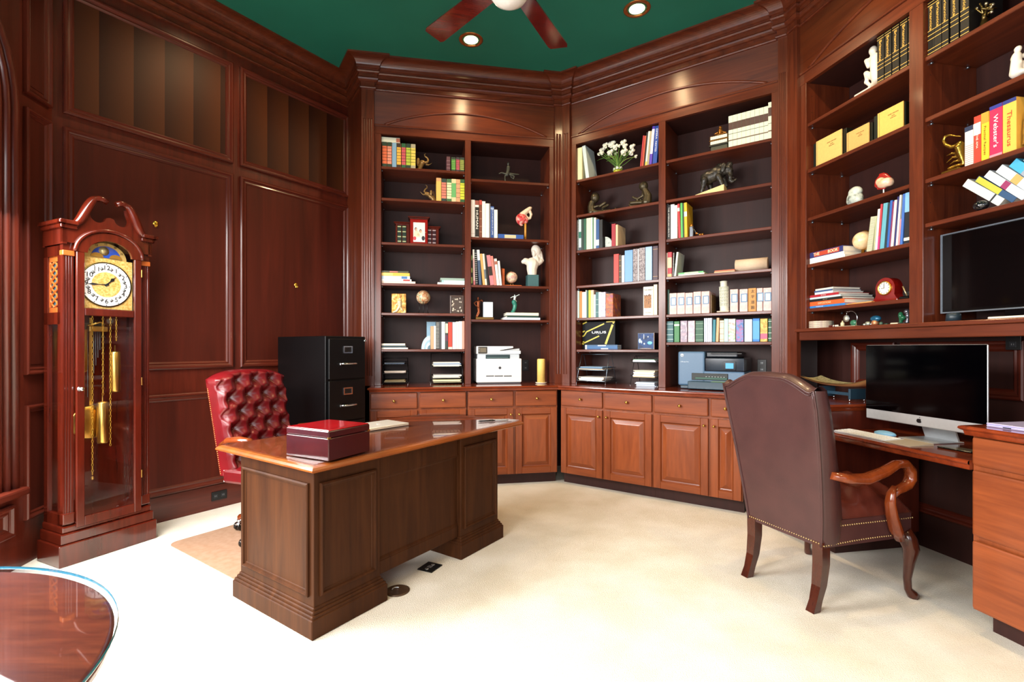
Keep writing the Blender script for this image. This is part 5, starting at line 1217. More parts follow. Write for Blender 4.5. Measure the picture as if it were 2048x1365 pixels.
for i in range(34):
    x = random.uniform(a[0] + .02, c[0] - .02); z = random.uniform(.02, a[2] - .02)
    if abs(x - (a[0] + c[0]) / 2) < .025 and abs(z - a[2] * .5) < .035: continue
    b.sphere((x, .003, z), (random.uniform(.004, .009), .003, random.uniform(.004, .010)), M('#d8cbb8', .5), 7, 5)
o = b.build('openwork', t); o['kind'] = 'stuff'
# arch of agate and the framed pale board behind the books
q = Q(1, B1L[5], A, 640, 855, F1 + .05)
t = q.thing('agate_bookend', 'pale blue half-arch agate bookend beside the tan paperback', 'bookend'); P = []
a, c = q(570, 855), q(684, 680); w, h = (c[0] - a[0]), c[2]
for i, (s, m) in enumerate(((1, '#a9c6d2'), (.86, '#dfe8ea'), (.70, '#8fb2c2'), (.5, '#c2d6de'), (.3, '#4f7484'))):
    b = MB(); b.prism([(c[0] - w * s * math.cos(j * PI / 2 / 14), h * s * math.sin(j * PI / 2 / 14)) for j in range(15)] + [(c[0], 0)], -.0005 * i, .05 - .001 * i, M(m, .25, 0, .4), 'y'); b.build('agate_band', t)
q = Q(1, B1L[5], A, 760, 855, F1 + .26)
t = q.thing('picture_board', 'pale blue board with a black edge standing behind the books', 'picture'); a, c = q(632, 486), q(1095, 855)
b = MB(); b.box(a[0], c[0], 0, .012, 0, a[2], BLACK, .002); b.build('frame', t); b = MB(); b.box(a[0] + .006, c[0] - .006, -.002, 0, .006, a[2] - .012, M('#8fb3c9', .5)); b.build('sheet', t)
# letter trays
def paper_pile(name, k, u, D, z, w, d, n, cols, label, group=None, yaw0=0., droop=0.):
    t = thing(name, label, 'papers', k, u, D, z, group=group); zz = 0
    for i in range(n):
        th = random.uniform(.003, .009); b = MB(); ww = w * random.uniform(.9, 1); ox = random.uniform(-.008, .008); oy = random.uniform(-.012, .012)
        b.box(-ww / 2 + ox, ww / 2 + ox, oy, d + oy, zz, zz + th, M(cols[i % len(cols)], .8)); zz += th + .0003; b.build('sheet', t)
    return zz
def letter_tray(lb, k, z0, C, x0, x1, yt, tiers, m, D=None, wire=.0028, lean=True, solid=False):
    D = FACE[k] + .04 if D is None else D; u0, u1 = pu(k, D, C(x0, 0)[0]), pu(k, D, C(x1, 0)[0]); h = pz(k, D, *C((x0 + x1) / 2, yt)) - z0
    bl, br, _ = bay_of(k, (u0 + u1) / 2, z0); u0, u1 = max(u0, bl + .004), min(u1, br - .004)
    t = thing('letter_tray', lb, 'letter tray', k, (u0 + u1) / 2, D, z0 + .0005); w = (u1 - u0) / 2; d = .26
    for s in (-1, 1):
        b = MB(); b.tube([(s * w, .0, .004), (s * (w - .004), .06, h * .6), (s * (w - .006), .11, h - .004), (s * (w - .006), .15, h - .004), (s * (w - .004), .2, h * .6), (s * w, d, .004)], wire, m, 6)
        b.sphere((s * w, 0, .005), .005, CHROME, 8, 6); b.sphere((s * w, d, .005), .005, CHROME, 8, 6); b.build('side_frame', t)
    b = MB(); b.tube([(-w, .13, h - .004), (w, .13, h - .004)], wire, m, 6); b.build('top_bar', t)
    for z in tiers:
        b = MB()
        b.tube([(-w + .004, .006, z + .022), (-w + .012, .004, z), (w - .012, .004, z), (w - .004, .006, z + .022), (w - .004, d, z + .022), (-w + .004, d, z + .022)], wire, m, 6, closed=True)
        b.tube([(-w + .012, .004, z), (-w + .012, d, z), (w - .012, d, z), (w - .012, .004, z)], wire, m, 6)
        for i in range(1, 8): b.tube([(-w + .012 + (2 * w - .024) * i / 8, .004, z), (-w + .012 + (2 * w - .024) * i / 8, d, z)], wire * .6, m, 5)
        b.build('tray', t)
    return (u0 + u1) / 2, D, w
cw = ['#e8e2d4', '#f0ece2', '#d9cfb8', '#e4e0da']
u, D, w = letter_tray('black wire letter tray at the bookcase edge nearest the filing cabinet', 1, ZC, A, 30, 395, 985, (.02, .105, .19), BLACK)
for i, (z, n, c) in enumerate(((.022, 3, ['#c9b78a', '#2f2f2c']), (.107, 4, ['#cbb9ac', '#e8ddd2']), (.192, 3, ['#3c5578', '#b9c2c8', '#2a3038']))):
    paper_pile('paper_stack', 1, u, D + .012, ZC + z + .004, 2 * w - .04, .2, n, c, ('bottom', 'middle', 'top')[i] + ' papers in the black letter tray nearest the filing cabinet')
u, D, w = letter_tray('black wire letter tray standing against the divider, full of papers', 1, ZC, A, 692, 1112, 920, (.012, .055, .165), BLACK)
for i, (z, n, c) in enumerate(((.014, 4, ['#d9d3a4', '#3f5a34', '#e6e0c8']), (.057, 4, cw), (.167, 6, ['#d9d4c0', '#e6e2d2', '#dfdccb', '#7f9ac0']))):
    paper_pile('paper_stack', 1, u, D + .012, ZC + z + .004, 2 * w - .04, .21, n, c, ('bottom', 'middle', 'top')[i] + ' papers in the black letter tray against the divider')
# right bay of the first bookcase
A = crop(935, 290, 6.824); q = Q(1, B1R[0], A, 545, 462, F1 + .14); BRZ2 = M('#4c4e46', .35, .5, noise=.3)
fig('acrobat_figurine', q, q.path([(548, 458), (520, 435), (512, 390), (512, 345)], 12, 10) + q.path([(540, 330), (555, 270), (558, 225)], 24, 26) + [q.ell(556, 178, 17, 24)] + q.path([(540, 250), (545, 300), (575, 320)], 10, 9) + q.path([(520, 315), (470, 300), (430, 312)], 14, 7) + q.path([(570, 310), (640, 320), (700, 325)], 15, 7) + q.path([(580, 330), (640, 350), (630, 385), (590, 355)], 10, 7) + [q.ell(550, 456, 45, 9)], BRZ2, 'dark bronze acrobat figurine balancing on a curved stem, alone on its shelf', 'figurine', .003)
q = Q(1, B1R[1], A, 810, 1240, F1 + .12)
t = q.thing('anatomical_model', 'red and cream anatomical model on a yellow wooden stand', 'model')
wy = M('#d99a3c', .4)
b = MB(); p0, p1 = q(790, 1240), q(790, 930); b.tube([(p0[0], 0, .01), (p1[0], 0, p1[2])], 14 * q.g, wy, 12); a, c = q(775, 1230), q(880, 1245); b.box(a[0], c[0], -.03, .06, 0, .008, wy, .003); b.build('stand', t)
rm = mottled('anatomical_red', ['#a81f28', '#d94a4a', '#e9b8a8'], 30, .3)
link('muscle', sculpt([q.ell(735, 930, 78, 72, 60, 0, -.5), q.ell(790, 950, 40, 50, 40)] + q.path([(700, 970), (735, 1015)], 30, 18), rm, .004, 2), t)
link('bone', sculpt(q.path([(745, 880), (800, 830), (850, 790)], 42, 26) + q.path([(835, 800), (865, 780)], 22, 16) + q.path([(850, 830), (870, 870), (855, 925)], 22, 14) + q.path([(770, 880), (830, 930)], 28, 20) + [q.ell(738, 1018, 20, 12)], M('#e2cdb4', .4, noise=.06), .004, 2), t)
A = crop(935, 475, 7.58); q = Q(1, B1R[2], A, 680, 733, F1 + .06)
t = q.thing('globe_bookend', 'orange wooden bookend carrying a small cream globe', 'bookend'); OW = wood('orange_wood', '#a84a1c', '#cf6a2c', rough=.35, coat=.3, scale=(1, 9, 9))
a, c = q(548, 698), q(825, 735); b = MB(); b.box(a[0], c[0], 0, .09, 0, .012, OW, .003); b.build('base', t)
a, c = q(528, 440), q(562, 735); b = MB(); b.prism([(0, 0), (.09, 0), (.09, a[2] * .75), (.07, a[2]), (.0, a[2] * .9)], a[0], c[0], OW, 'x'); b.build('upright', t)
GL = mottled('antique_globe', ['#d8b58a', '#ead9b8', '#b98a86', '#e6c9a0'], 24, .35)
cc = q(685, 590); b = MB(); b.sphere((cc[0], .045, cc[2]), 84 * q.g, GL, 20, 14); b.build('globe', t)
b = MB(); r = 90 * q.g; b.tube([(cc[0] - r * math.sin(i * PI / 10), .045, cc[2] + r * math.cos(i * PI / 10)) for i in range(11)], .002, BRASS, 6)
for s in (-1, 1): b.tube([(cc[0] + s * .008, .045, cc[2] - r), (cc[0] + s * .018, .045, .012)], .0025, BRASS, 6)
b.build('meridian', t)
q = Q(1, B1R[2], A, 1025, 722, F1 + .13)
t = q.thing('marble_bust', 'white marble bust of a bowed veiled head on a slate block', 'sculpture'); t.location += W(1, -.03, 0); a, c = q(945, 535), q(1107, 722)
b = MB(); b.box(a[0], c[0], -.05, .06, 0, a[2], M('#3d6468', .5, noise=.06), .002); b.build('plinth', t)
link('bust', sculpt(q.path([(1025, 530), (1020, 440), (1030, 370)], 66, 92) + q.path([(1040, 370), (925, 320), (890, 330)], 62, 32) + q.path([(1040, 380), (1145, 325), (1175, 312)], 62, 30) + [q.ell(1025, 330, 80, 62, 60), q.ell(1085, 165, 74, 90, 72, 0, -.35), q.ell(1062, 195, 46, 62, 52, -.008, .25), q.ell(1120, 215, 46, 98, 60, .012, -.25)] + q.path([(1040, 190, -.03), (1043, 245, -.03)], 26, 16) + q.path([(1075, 250), (1090, 320)], 46, 60) + q.path([(1140, 200), (1170, 290)], 38, 26), MARBLE, .004, 3), t)
q = Q(1, B1R[3], A, 240, 1240, F1 + .07)
t = q.thing('figure_award', 'copper figure leaning on a frosted glass block', 'award'); a, c = q(118, 1200), q(392, 1240)
b = MB(); b.box(a[0], c[0], -.03, .05, 0, a[2], M('#7a5a2c', .3, .7), .004); b.build('base', t)
link('figure', sculpt(q.path([(130, 1195), (165, 1120), (160, 1050)], 10, 17) + q.path([(150, 1195), (180, 1130), (170, 1050)], 10, 17) + q.path([(163, 1045), (165, 970)], 24, 30) + [q.ell(160, 915, 15, 22)] + q.path([(140, 960), (100, 985), (130, 1030)], 10, 8) + q.path([(190, 955), (215, 940), (230, 965)], 10, 8), M('#8a4a2c', .28, .8), .003, 2), t)
a, c = q(238, 970), q(385, 1200); b = MB(); b.box(a[0], c[0], -.01, .03, q(0 + 240, 1205)[2], a[2], M('#c6d3de', .15, 0, .5), .003); b.build('glass_block', t)
zt = pz(1, F1 + .03, *A(700, 1150)); q = Q(1, zt, A, 700, 1146, F1 + .12)
t = q.thing('dancer_statuette', 'white dancer on a green twisted column, standing on flat books', 'figurine')
link('column', sculpt(q.path([(690, 1140), (715, 1080), (720, 1030), (705, 990)], 26, 36) + [q.ell(690, 1135, 34, 16)], M('#2f7f6c', .3), .003, 2), t)
link('dancer', sculpt(q.path([(705, 985), (712, 930), (722, 890)], 14, 18) + [q.ell(715, 865, 9, 11)] + q.path([(720, 890), (690, 885), (655, 905)], 8, 5) + q.path([(728, 885), (755, 870), (780, 858)], 8, 5) + q.path([(715, 930), (740, 960), (725, 985)], 10, 6) + [q.ell(782, 857, 8, 8)], M('#d8e4de', .4), .0025, 1), t)
# white laser printer
A = crop(935, 635, 9.41); q = Q(1, ZC, A, 595, 1235, F1 + .02)
t = q.thing('laser_printer', 'white multifunction laser printer on the counter beside the candle', 'printer'); PW = M('#e9e8e4', .4); PG = M('#c3ccd2', .4)
a, c = q(172, 765), q(1020, 1215); dpt = .34; x0, x1 = a[0], c[0]
b = MB(); b.box(x0 + .01, x1 - .01, .01, dpt, 0, .012, M('#3a3c40', .5)); b.box(x0, x1, 0, dpt, .012, a[2], PW, .008); b.box(x0 + .005, x1 - .005, -.001, .01, .062, .0635, M('#b9bab8', .5)); b.build('body', t)
m0, m1 = q(190, 672), q(982, 770); b = MB(); b.box(m0[0], m1[0], .01, dpt, m1[2] - .005, m0[2], PG, .004); o = b.build('output_bay', t)
s0, s1 = q(345, 690), q(800, 770); b = MB(); b.box(s0[0], s1[0], .006, .02, s1[2], s0[2], M('#1d3438', .5)); b.box(s0[0] + .01, s1[0] - .02, .004, .03, s1[2] + .012, s1[2] + .018, M('#56706f', .5)); b.build('output_slot', o)
h0, h1 = q(172, 530), q(1000, 672); b = MB(); zz = h1[2]; ht = h0[2]
b.prism([(h0[0], zz), (h1[0], zz), (h1[0], zz + (ht - zz) * .40), (q(620, 0)[0], zz + (ht - zz) * .40), (q(600, 0)[0], zz + (ht - zz) * .46), (q(860, 0)[0], zz + (ht - zz) * .78), (q(860, 0)[0], ht - .004), (q(850, 0)[0], ht), (h0[0] + .004, ht), (h0[0], ht - .004)], 0, dpt - .05, PW, 'y'); sc = b.build('scanner_lid', t)
b = MB(); z1 = zz + (ht - zz) * .40; b.prism([(q(620, 0)[0], z1), (q(985, 0)[0], z1 + .022), (q(985, 0)[0], z1 + .002), (q(660, 0)[0], z1 + .001)], .02, dpt - .08, M('#b9bfc4', .5), 'y'); b.build('feeder_tray', sc)
p0, p1 = q(200, 540), q(372, 668); b = MB(); b.box(p0[0], p1[0], -.006, .01, p1[2], p0[2], M('#2c271f', .3), .004); pn = b.build('control_panel', t)
r0, r1 = q(235, 560), q(350, 645); b = MB(); b.box(r0[0], r1[0], -.007, -.005, r1[2], r0[2], M('#6d624c', .25)); b.build('screen', pn)
b = MB()
for yy in (570, 602, 632): a_ = q(218, yy); b.sphere((a_[0], -.006, a_[2]), (.004, .002, .004), M('#d8d4c8', .5), 8, 6)
b.build('buttons', pn)
def ring_logo(parent, x, y, z, r, mring, mtext, solid=False):
    b = MB(); b.lathe([(r, 0), (r, -.0008), (0 if solid else r * .82, -.0008)], mring, (x, y, z), 32, axis='y'); o = b.build('logo', parent)
    text_on('hp', r * 1.45, mtext, parent, x, y - .0012, z + r * .04, bold=.0002)
lc = q(610, 937); ring_logo(t, lc[0], -.0005, lc[2], .0135, M('#3a3d42', .4), M('#3a3d42', .4))
b = MB()
for xa, xb in ((350, 498), (510, 668), (685, 832)): a_, c_ = q(xa, 1082), q(xb, 1100); b.box(a_[0], c_[0], -.001, .004, c_[2], a_[2], M('#3a3c3c', .5))
b.build('vents', t)
b = MB(); uo = .10; b.tube([(x1 + .02, .31, .19), (x1 + .045, .30, .14), (x1 + .05, .29, .08), (x1 + .04, .28, .02), (x1 + .0, .3, .006)], .004, BLACK, 8); b.build('power_cord', t)
q = Q(1, ZC, A, 1385, 1200, F1 - .01)
t = q.thing('pillar_candle', 'tall yellow pillar candle on the counter by the corner pilaster', 'candle'); a, c = q(1315, 738), q(1460, 1175); r = (c[0] - a[0]) / 2
b = MB(); b.lathe([(0, .006), (r, .006), (r, a[2] - .012), (r * .94, a[2] - .003), (r * .8, a[2]), (r * .55, a[2] - .012), (0, a[2] - .016)], M('#e8c56a', .5, noise=.08), n=24); b.build('wax', t)
b = MB(); b.tube([(0, 0, a[2] - .018), (.002, 0, a[2] - .004)], .0012, BLACK); b.build('wick', t)
t = q.thing('candle_dish', 'shallow cream dish under the yellow candle', 'dish'); b = MB(); b.lathe([(0, 0), (r * 1.2, 0), (r * 1.5, .010), (r * 1.46, .011), (r * 1.1, .004), (0, .004)], M('#e6ddcc', .35), n=24); b.build('bowl', t)
# second bookcase, left-hand bay
A = crop(1145, 240, 10.5); q = Q(2, B2L[0], A, 950, 1060, F2 + .08)
t = q.thing('potted_flowers', 'white flowers with grassy leaves in a low glass bowl', 'flowers'); FW = M('#e9ebdc', .6); GR = M('#4f7a2c', .6); GR2 = M('#8aa24a', .6)
b = MB(); r = 95 * q.g; b.lathe([(0, .001), (r * .9, .001), (r * 1.02, .02), (r, .062), (r * .94, .062), (r * .96, .02), (0, .004)], glass('bowl_glass', (.9, .95, .92)), n=24); b.build('bowl', t)
b = MB(); b.lathe([(0, .006), (r * .82, .006), (r * .9, .03), (0, .034)], M('#cfc02a', .5, noise=.3), n=20)
for i in range(26): a = i * 2.4; b.sphere((r * .8 * math.cos(a), r * .8 * math.sin(a), .045 + .008 * math.sin(i * 5)), .010, WHITE if i % 3 else GR2, 7, 5)
b.build('pebbles', t)['kind'] = 'stuff'
b = MB()
for i in range(30):
    a = i * 2.399; R = random.uniform(.08, .2); hh = random.uniform(.08, .22); P = []
    for j in range(9):
        f = j / 8; P.append((R * f ** 1.3 * math.cos(a) * 1.05, R * f ** 1.3 * math.sin(a) * .55, .05 + hh * (1.9 * f - 1.25 * f * f)))
    b.tube(P, [.004 * (1 - .8 * j / 8) for j in range(9)], GR if i % 3 else GR2, 5)
b.build('leaves', t)['kind'] = 'stuff'
heads = [(600, 560, 90), (700, 480, 80), (805, 350, 95), (850, 430, 80), (905, 510, 85), (785, 620, 95), (1075, 420, 85), (1105, 490, 70), (1085, 620, 95), (1210, 590, 90), (1245, 490, 75), (1310, 680, 45), (530, 630, 50), (640, 650, 50), (980, 480, 45), (890, 620, 45)]
b = MB()
for x, y, s in heads:
    c = q(x, y, 0); c = (c[0], c[1], min(c[2], .29)); b.tube([(0, 0, .05), (c[0] * .45, c[1] * .4, c[2] * .6), (c[0], c[1], c[2])], .0022, GR, 5)
b.build('stems', t)['kind'] = 'stuff'
for x, y, s in heads:
    c = Vector(q(x, y, random.uniform(-.05, .03))); c.z = min(c.z, .29); b = MB()
    for i in range(9):
        a = i * 2.4; e = .35 + .6 * (i % 3) / 2; p = c + Vector((math.cos(a) * e, math.sin(a) * e * .7, math.sin(i * 1.7) * .8)) * s * q.g * .55
        b.sphere(p, (s * q.g * .36, s * q.g * .26, s * q.g * .32), FW, 7, 5)
    b.build('blossom', t)
A = crop(1145, 350, 8.533); BB = M('#4a4230', .35, .5, noise=.3)
q = Q(2, B2L[1], A, 380, 605, F2 + .13)
fig('reading_boy_statue', q, [q.ell(388, 340, 72, 78, 68)] + q.path([(330, 590), (318, 500), (335, 430)], 62, 48) + q.path([(300, 430), (320, 520), (440, 480)], 26, 18) + q.path([(340, 580), (470, 590), (640, 575)], 40, 26) + q.path([(350, 570, .05), (480, 560, .05), (680, 560, .05)], 40, 24) + q.path([(690, 560, .05), (697, 500, .05)], 20, 14) + [('c', q(480, 490, -.01), q(560, 435, -.01), .016, .014), ('c', q(480, 495, .05), q(570, 445, .05), .016, .014)], BB, 'bronze seated child reading a book, beneath the pale hardback', 'statue')
q = Q(2, B2L[1], A, 1230, 470, F2 + .13)
fig('reading_boy_statue', q, [q.ell(1212, 168, 78, 78, 68)] + q.path([(1270, 440), (1285, 340), (1245, 250)], 85, 52) + q.path([(1215, 250), (1195, 340), (1130, 375)], 26, 18) + q.path([(1240, 445), (1110, 450), (1000, 460)], 40, 28) + q.path([(1240, 440, .05), (1120, 470, .05), (960, 490, .05)], 36, 24) + q.path([(945, 500, .05), (935, 465, .05)], 18, 14) + q.path([(995, 470), (985, 440)], 24, 18) + [('c', q(1110, 395, 0), q(1030, 360, 0), .013, .011), ('c', q(1150, 390, .03), q(1080, 400, .03), .014, .012)], BB, 'bronze seated child bent over a book, beside the divider', 'statue')
q = Q(2, B2L[2], A, 604, 1205, F2 + .07); q.u0 += .012
t = q.thing('stone_bookend', 'half-round pale grey stone bookend', 'bookend'); a, c = q(522, 1215), q(655, 1000); P = []
b = MB(); w, h = (q(660, 0)[0] - q(525, 0)[0]), c[2]; b.prism([(-w / 2, 0), (-w / 2, h)] + [(-w / 2 + w * math.sin(i * PI / 2 / 12), h * math.cos(i * PI / 2 / 12)) for i in range(1, 12)] + [(w / 2, .0)], -.0, .05, mottled('grey_stone', ['#8fa09a', '#c3cdc6', '#a9b4ae'], 30, .35), 'y'); b.build('stone', t)
A = crop(1145, 475, 8.028); q = Q(2, B2L[4], A, 1215, 1236, F2 + .06)
t = q.thing('abbey_picture_book', 'cream picture book with a brown abbey photograph, cover facing out', 'book'); a, c = q(1137, 775), q(1298, 1236)
b = MB(); b.box(a[0], c[0], 0, .02, 0, a[2], M('#e2dccb', .5), .001); b.build('cover', t)
p0, p1 = q(1148, 925), q(1265, 1112); b = MB(); b.box(p0[0], p1[0], -.001, .001, p1[2], p0[2], mottled('sepia_photo', ['#3f2210', '#a5713a', '#6b3d1c'], 60, .5)); X = [p0[0] + (p1[0] - p0[0]) * f for f in (.0, .1, .18, .3, .42, .5, .6, .72, .82, .92, 1)]
for i, hh in enumerate((.02, .008, .012, .018, .008, .012, .025, .03, .012, .02)): b.box(X[i], X[i + 1], -.001, .001, p0[2], p0[2] + hh * .6, M('#5e3417', .5))
b.build('photograph', t)
text_on('THE ABBEY', .016, M('#3a342c', .5), t, (a[0] + c[0]) / 2, -.001, q(0 + 1200, 825)[2]); text_on('PICTORIAL', .011, M('#8a8070', .5), t, (a[0] + c[0]) / 2, -.001, q(1200, 1190)[2])
A = crop(1145, 625, 8.533); q = Q(2, B2L[5], A, 440, 620, F2 + .13)
t = q.thing('gift_box', 'black presentation box with bright yellow lines and white lettering', 'box'); a, c = q(168, 130), q(728, 620); a = (a[0], 0, min(a[2], .272)); YL = M('#d2bf3a', .4); X0, X1, Z1 = a[0], c[0], a[2]
b = MB(); b.box(X0, X1, 0, .11, 0, Z1, M('#101317', .55, 0, None, .2), .002); b.build('box_body', t)
b = MB(); P2 = lambda x, y: (q(x, y)[0], q(x, y)[2])
def bar(b, x0, y0, x1, y1, w=20):
    p, r = Vector(P2(x0, y0)), Vector(P2(x1, y1)); n = Vector((-(r - p).y, (r - p).x)).normalized() * w * q.g / 2
    b.prism([p + n, p - n, r - n, r + n], -.001, .0005, YL, 'y')
for s in ((175, 186, 245, 152), (175, 325, 210, 305), (240, 320, 540, 180), (240, 320, 200, 385), (172, 400, 200, 385), (175, 495, 200, 490), (200, 510, 455, 390), (165, 520, 195, 530)): bar(b, *s)
bar(b, 565, 530, 685, 196, 34); bar(b, 575, 150, 722, 142, 16); bar(b, 690, 175, 715, 140, 26); b.build('yellow_line', t)
text_on('URUS', .030, M('#e6e8ea', .4), t, q(450, 330)[0], -.0012, q(450, 330)[2], wide=245 * q.g, bold=.0006); text_on('LAMBORGHINI', .006, M('#9aa2aa', .4), t, q(450, 356)[0], -.0012, q(450, 358)[2])
q = Q(2, B2L[5], A, 1250, 618, F2 + .05)
t = q.thing('picture_cube', 'blue-lit night scene picture cube with small white marks', 'box'); a, c = q(1112, 335), q(1395, 618); X0, X1, Z1 = a[0], c[0], a[2]
b = MB(); b.box(X0, X1, 0, .12, 0, Z1, M('#0d1420', .3), .002); b.box(X1 - .004, X1 + .001, -.001, .002, 0, Z1, M('#8a7060', .4)); b.build('cube', t)
b = MB(); b.box(X0 + .004, X1 - .006, -.001, .0, .006, Z1 - .006, mottled('night_blue', ['#061630', '#123e78', '#0a1c40'], 14, .55)); fc = b.build('picture_face', t); b = MB()
for x, y, rx, ry, m in ((1320, 505, 45, 28, '#5fc3e8'), (1218, 400, 6, 45, '#e6eef2'), (1290, 400, 10, 12, '#e6eef2'), (1150, 470, 22, 40, '#a9c6dc'), (1225, 520, 14, 14, '#dfe8ee'), (1250, 600, 110, 5, '#b9a08a'), (1180, 490, 10, 26, '#c3d8e6')):
    p = q(x, y); b.sphere((p[0], -.001, p[2]), (rx * q.g, .0012, ry * q.g), M(m, .4), 10, 6)
b.build('highlights', fc)
u, D, w = letter_tray('grey steel wire letter tray with leaning legs, beside the corner pilaster', 2, ZC, A, 62, 560, 715, (.03, .135), STEEL, D=F2 + .0, wire=.0032)
paper_pile('paper_stack', 2, u, D + .012, ZC + .036, 2 * w - .04, .21, 5, ['#ece6dc', '#dfe2ea', '#e8dcc4', '#d5dae2'], 'white papers in the lower tray of the grey steel letter tray')
paper_pile('paper_stack', 2, u, D + .012, ZC + .141, 2 * w - .05, .21, 4, ['#c7b49a', '#3f6484', '#6b8aa6', '#8fa8be'], 'tan and blue folders in the upper tray of the grey steel letter tray')
u, D, w = letter_tray('black wire letter tray stuffed with papers, against the centre divider', 2, ZC, A, 985, 1452, 745, (.075, .215), BLACK, D=F2 + .02)
paper_pile('paper_stack', 2, u + .006, D + .03, ZC + .001, 2 * w - .07, .18, 6, ['#cfdcea', '#dfe6ee', '#c9d4e2'], 'bluish papers lying below the stuffed black tray')
paper_pile('paper_stack', 2, u, D + .012, ZC + .081, 2 * w - .05, .2, 10, ['#d9c69c', '#e6dcc4', '#dbe2ee', '#cfd9e8'], 'manila and white papers in the lower tray by the centre divider')
paper_pile('paper_stack', 2, u, D + .012, ZC + .221, 2 * w - .04, .2, 4, ['#d2d6e0', '#eceef2', '#f2f2f0', '#7fae92'], 'white papers and a green folder in the upper tray by the divider')
# second bookcase, right-hand bay
A = crop(1325, 190, 9.1); q = Q(2, B2R[0], A, 1030, 985, F2 + .06)
t = q.thing('carved_casket', 'small carved casket with white panels and a bronze figure on top', 'ornament'); a, c = q(865, 900), q(1195, 985); xa, xb = q(850, 0)[0], q(1200, 0)[0]
b = MB(); b.box(xa + .012, xb - .008, .0, .10, 0, .05, M('#4a4a3a', .4), .003); b.box(xa, xb, -.01, .11, .05, .062, M('#2a2a22', .4), .002); b.build('base', t)
b = MB(); b.box(xa + .004, xb - .004, .0, .10, .062, .14, M('#5a4226', .35, .4), .003); b.box(xa + .002, xb - .002, -.004, .104, .096, .102, M('#a9742c', .3, .8)); b.build('body', t)
b = MB()
for i in range(8):
    x = xa + .01 + (xb - xa - .02) * (i + .5) / 8
    for z in (.066, .106): b.box(x - .008, x + .008, -.003, .0, z, z + .026, M('#dfe2d2', .4), .002)
b.build('inlay', t)
link('figure', sculpt([('e', (0, .05, .15), (.05, .03, .014)), ('c', (0, .05, .15), (0, .05, .19), .022, .018), ('e', (0, .05, .212), (.014, .014, .016)), ('c', (-.01, .05, .18), (-.045, .05, .17), .008, .006), ('c', (.01, .05, .18), (.045, .05, .165), .008, .006)], M('#8a5a24', .3, .8, noise=.3), .003, 1), t)
A = crop(1325, 300, 7.182); q = Q(2, B2R[1], A, 770, 600, F2 + .05)
xa, xb = q(492, 0)[0], q(905, 0)[0]
hw_ = (xb - xa) / 2
EL = mottled('carved_dark_stone', ['#14120f', '#3b3833', '#23201b'], 40, .35, .3, bump=.9)
q = Q(2, B2R[1], A, 770, 600, F2 + .11)
g = lambda x, y, d=0: q(x, y, d)
leg = lambda x0, y0, x1, y1, d, r0=44, r1=30: q.path([(x0, y0, d), ((x0 + x1) / 2 + 4, (y0 + y1) / 2, d), (x1, y1, d)], r0, r1)
parts = [q.ell(660, 350, 110, 105, 82, 0, -.25), q.ell(780, 290, 120, 112, 86, 0, -.2), q.ell(720, 330, 130, 95, 84, 0, -.3), q.ell(825, 190, 66, 50, 40), q.ell(930, 225, 78, 86, 62), q.ell(960, 160, 52, 42, 46)]
parts += q.path([(975, 250), (975, 330), (970, 385), (1000, 410), (1040, 390), (1062, 365)], 42, 13) + q.path([(950, 300, -.03), (985, 360, -.035), (1040, 360, -.03)], 11, 6) + q.path([(950, 300, .03), (985, 350, .035), (1030, 345, .03)], 11, 6)
parts += [('e', g(890, 230, -.052), (.020, .008, .042), (0, .2, 0)), ('e', g(890, 230, .052), (.020, .008, .042), (0, .2, 0))]
parts += leg(815, 350, 870, 470, -.035) + leg(860, 340, 905, 450, .04) + leg(620, 400, 580, 565, -.035, 50, 32) + leg(660, 410, 680, 525, .04, 50, 32) + q.path([(560, 320), (548, 400), (555, 470)], 12, 6)
t = q.thing('elephant_sculpture', 'dark carved stone elephant walking on a cream wedge base', 'sculpture'); link('body', sculpt(parts, EL, .005, 2, 'body', False), t); b = MB(); b.prism([(xa, 0), (xb, 0), (xb, .062), (xa, .012)], -.06, .07, M('#dcc890', .5, noise=.05), 'y'); b.build('base', t)
q = Q(2, B2R[2], A, 410, 1220, F2 + .05)
t = q.thing('desk_toy', 'golden balancing desk toy beside the yellow book', 'ornament'); a = q(400, 1050); OG = M('#b87a34', .25, .85)
b = MB(); b.box(q(385, 0)[0], q(440, 0)[0], 0, .03, 0, a[2] * .92, M('#7a7f86', .3, .7), .004); b.sphere((0, .015, a[2]), .016, OG); b.build('upright', t)
b = MB(); p0, p1, p2 = q(430, 1075), q(490, 1165), q(575, 1185); b.tube([p0, p1, q(540, 1180)], .0035, CHROME, 6)
for p in (p1, p2, q(540, 1185)): b.sphere((p[0], p[1], max(p[2], .0125)), .011, OG, 10, 8)
b.build('arm', t)
A = crop(1325, 480, 8.533); q = Q(2, B2R[3], A, 1515, 512, F2 + .07)
t = q.thing('parchment_roll', 'rolled buff parchment lying beyond the orange book', 'paper roll'); a, c = q(1240, 385), q(1790, 510); r = .052
b = MB(); b.lathe([(r * .6, c[0]), (r, c[0]), (r, a[0]), (r * .6, a[0]), (r * .6, c[0])], M('#cfb79c', .7, noise=.05), (0, .03, r), 24, axis='x'); b.build('roll', t)
q = Q(2, B2R[4], A, 78, 1240, F2 + .05); q.u0 += .013
t = q.thing('green_canister', 'dark green ridged cylinder beside the pink file boxes', 'canister'); a, c = q(62, 812), q(112, 1240); r = (c[0] - a[0]) / 2 * .8
b = MB(); b.lathe([(0, 0), (r, 0), (r, .01), (r * .93, .014), (r * .93, a[2] * .6), (r, a[2] * .62), (r, a[2] * .68), (r * .94, a[2] * .7), (r * .94, a[2] * .9), (r, a[2] * .92), (r, a[2]), (0, a[2])], M('#2b5048', .35), n=20); b.build('can', t)
q = Q(2, B2R[4], A, 1060, 1200, F2 + .07)
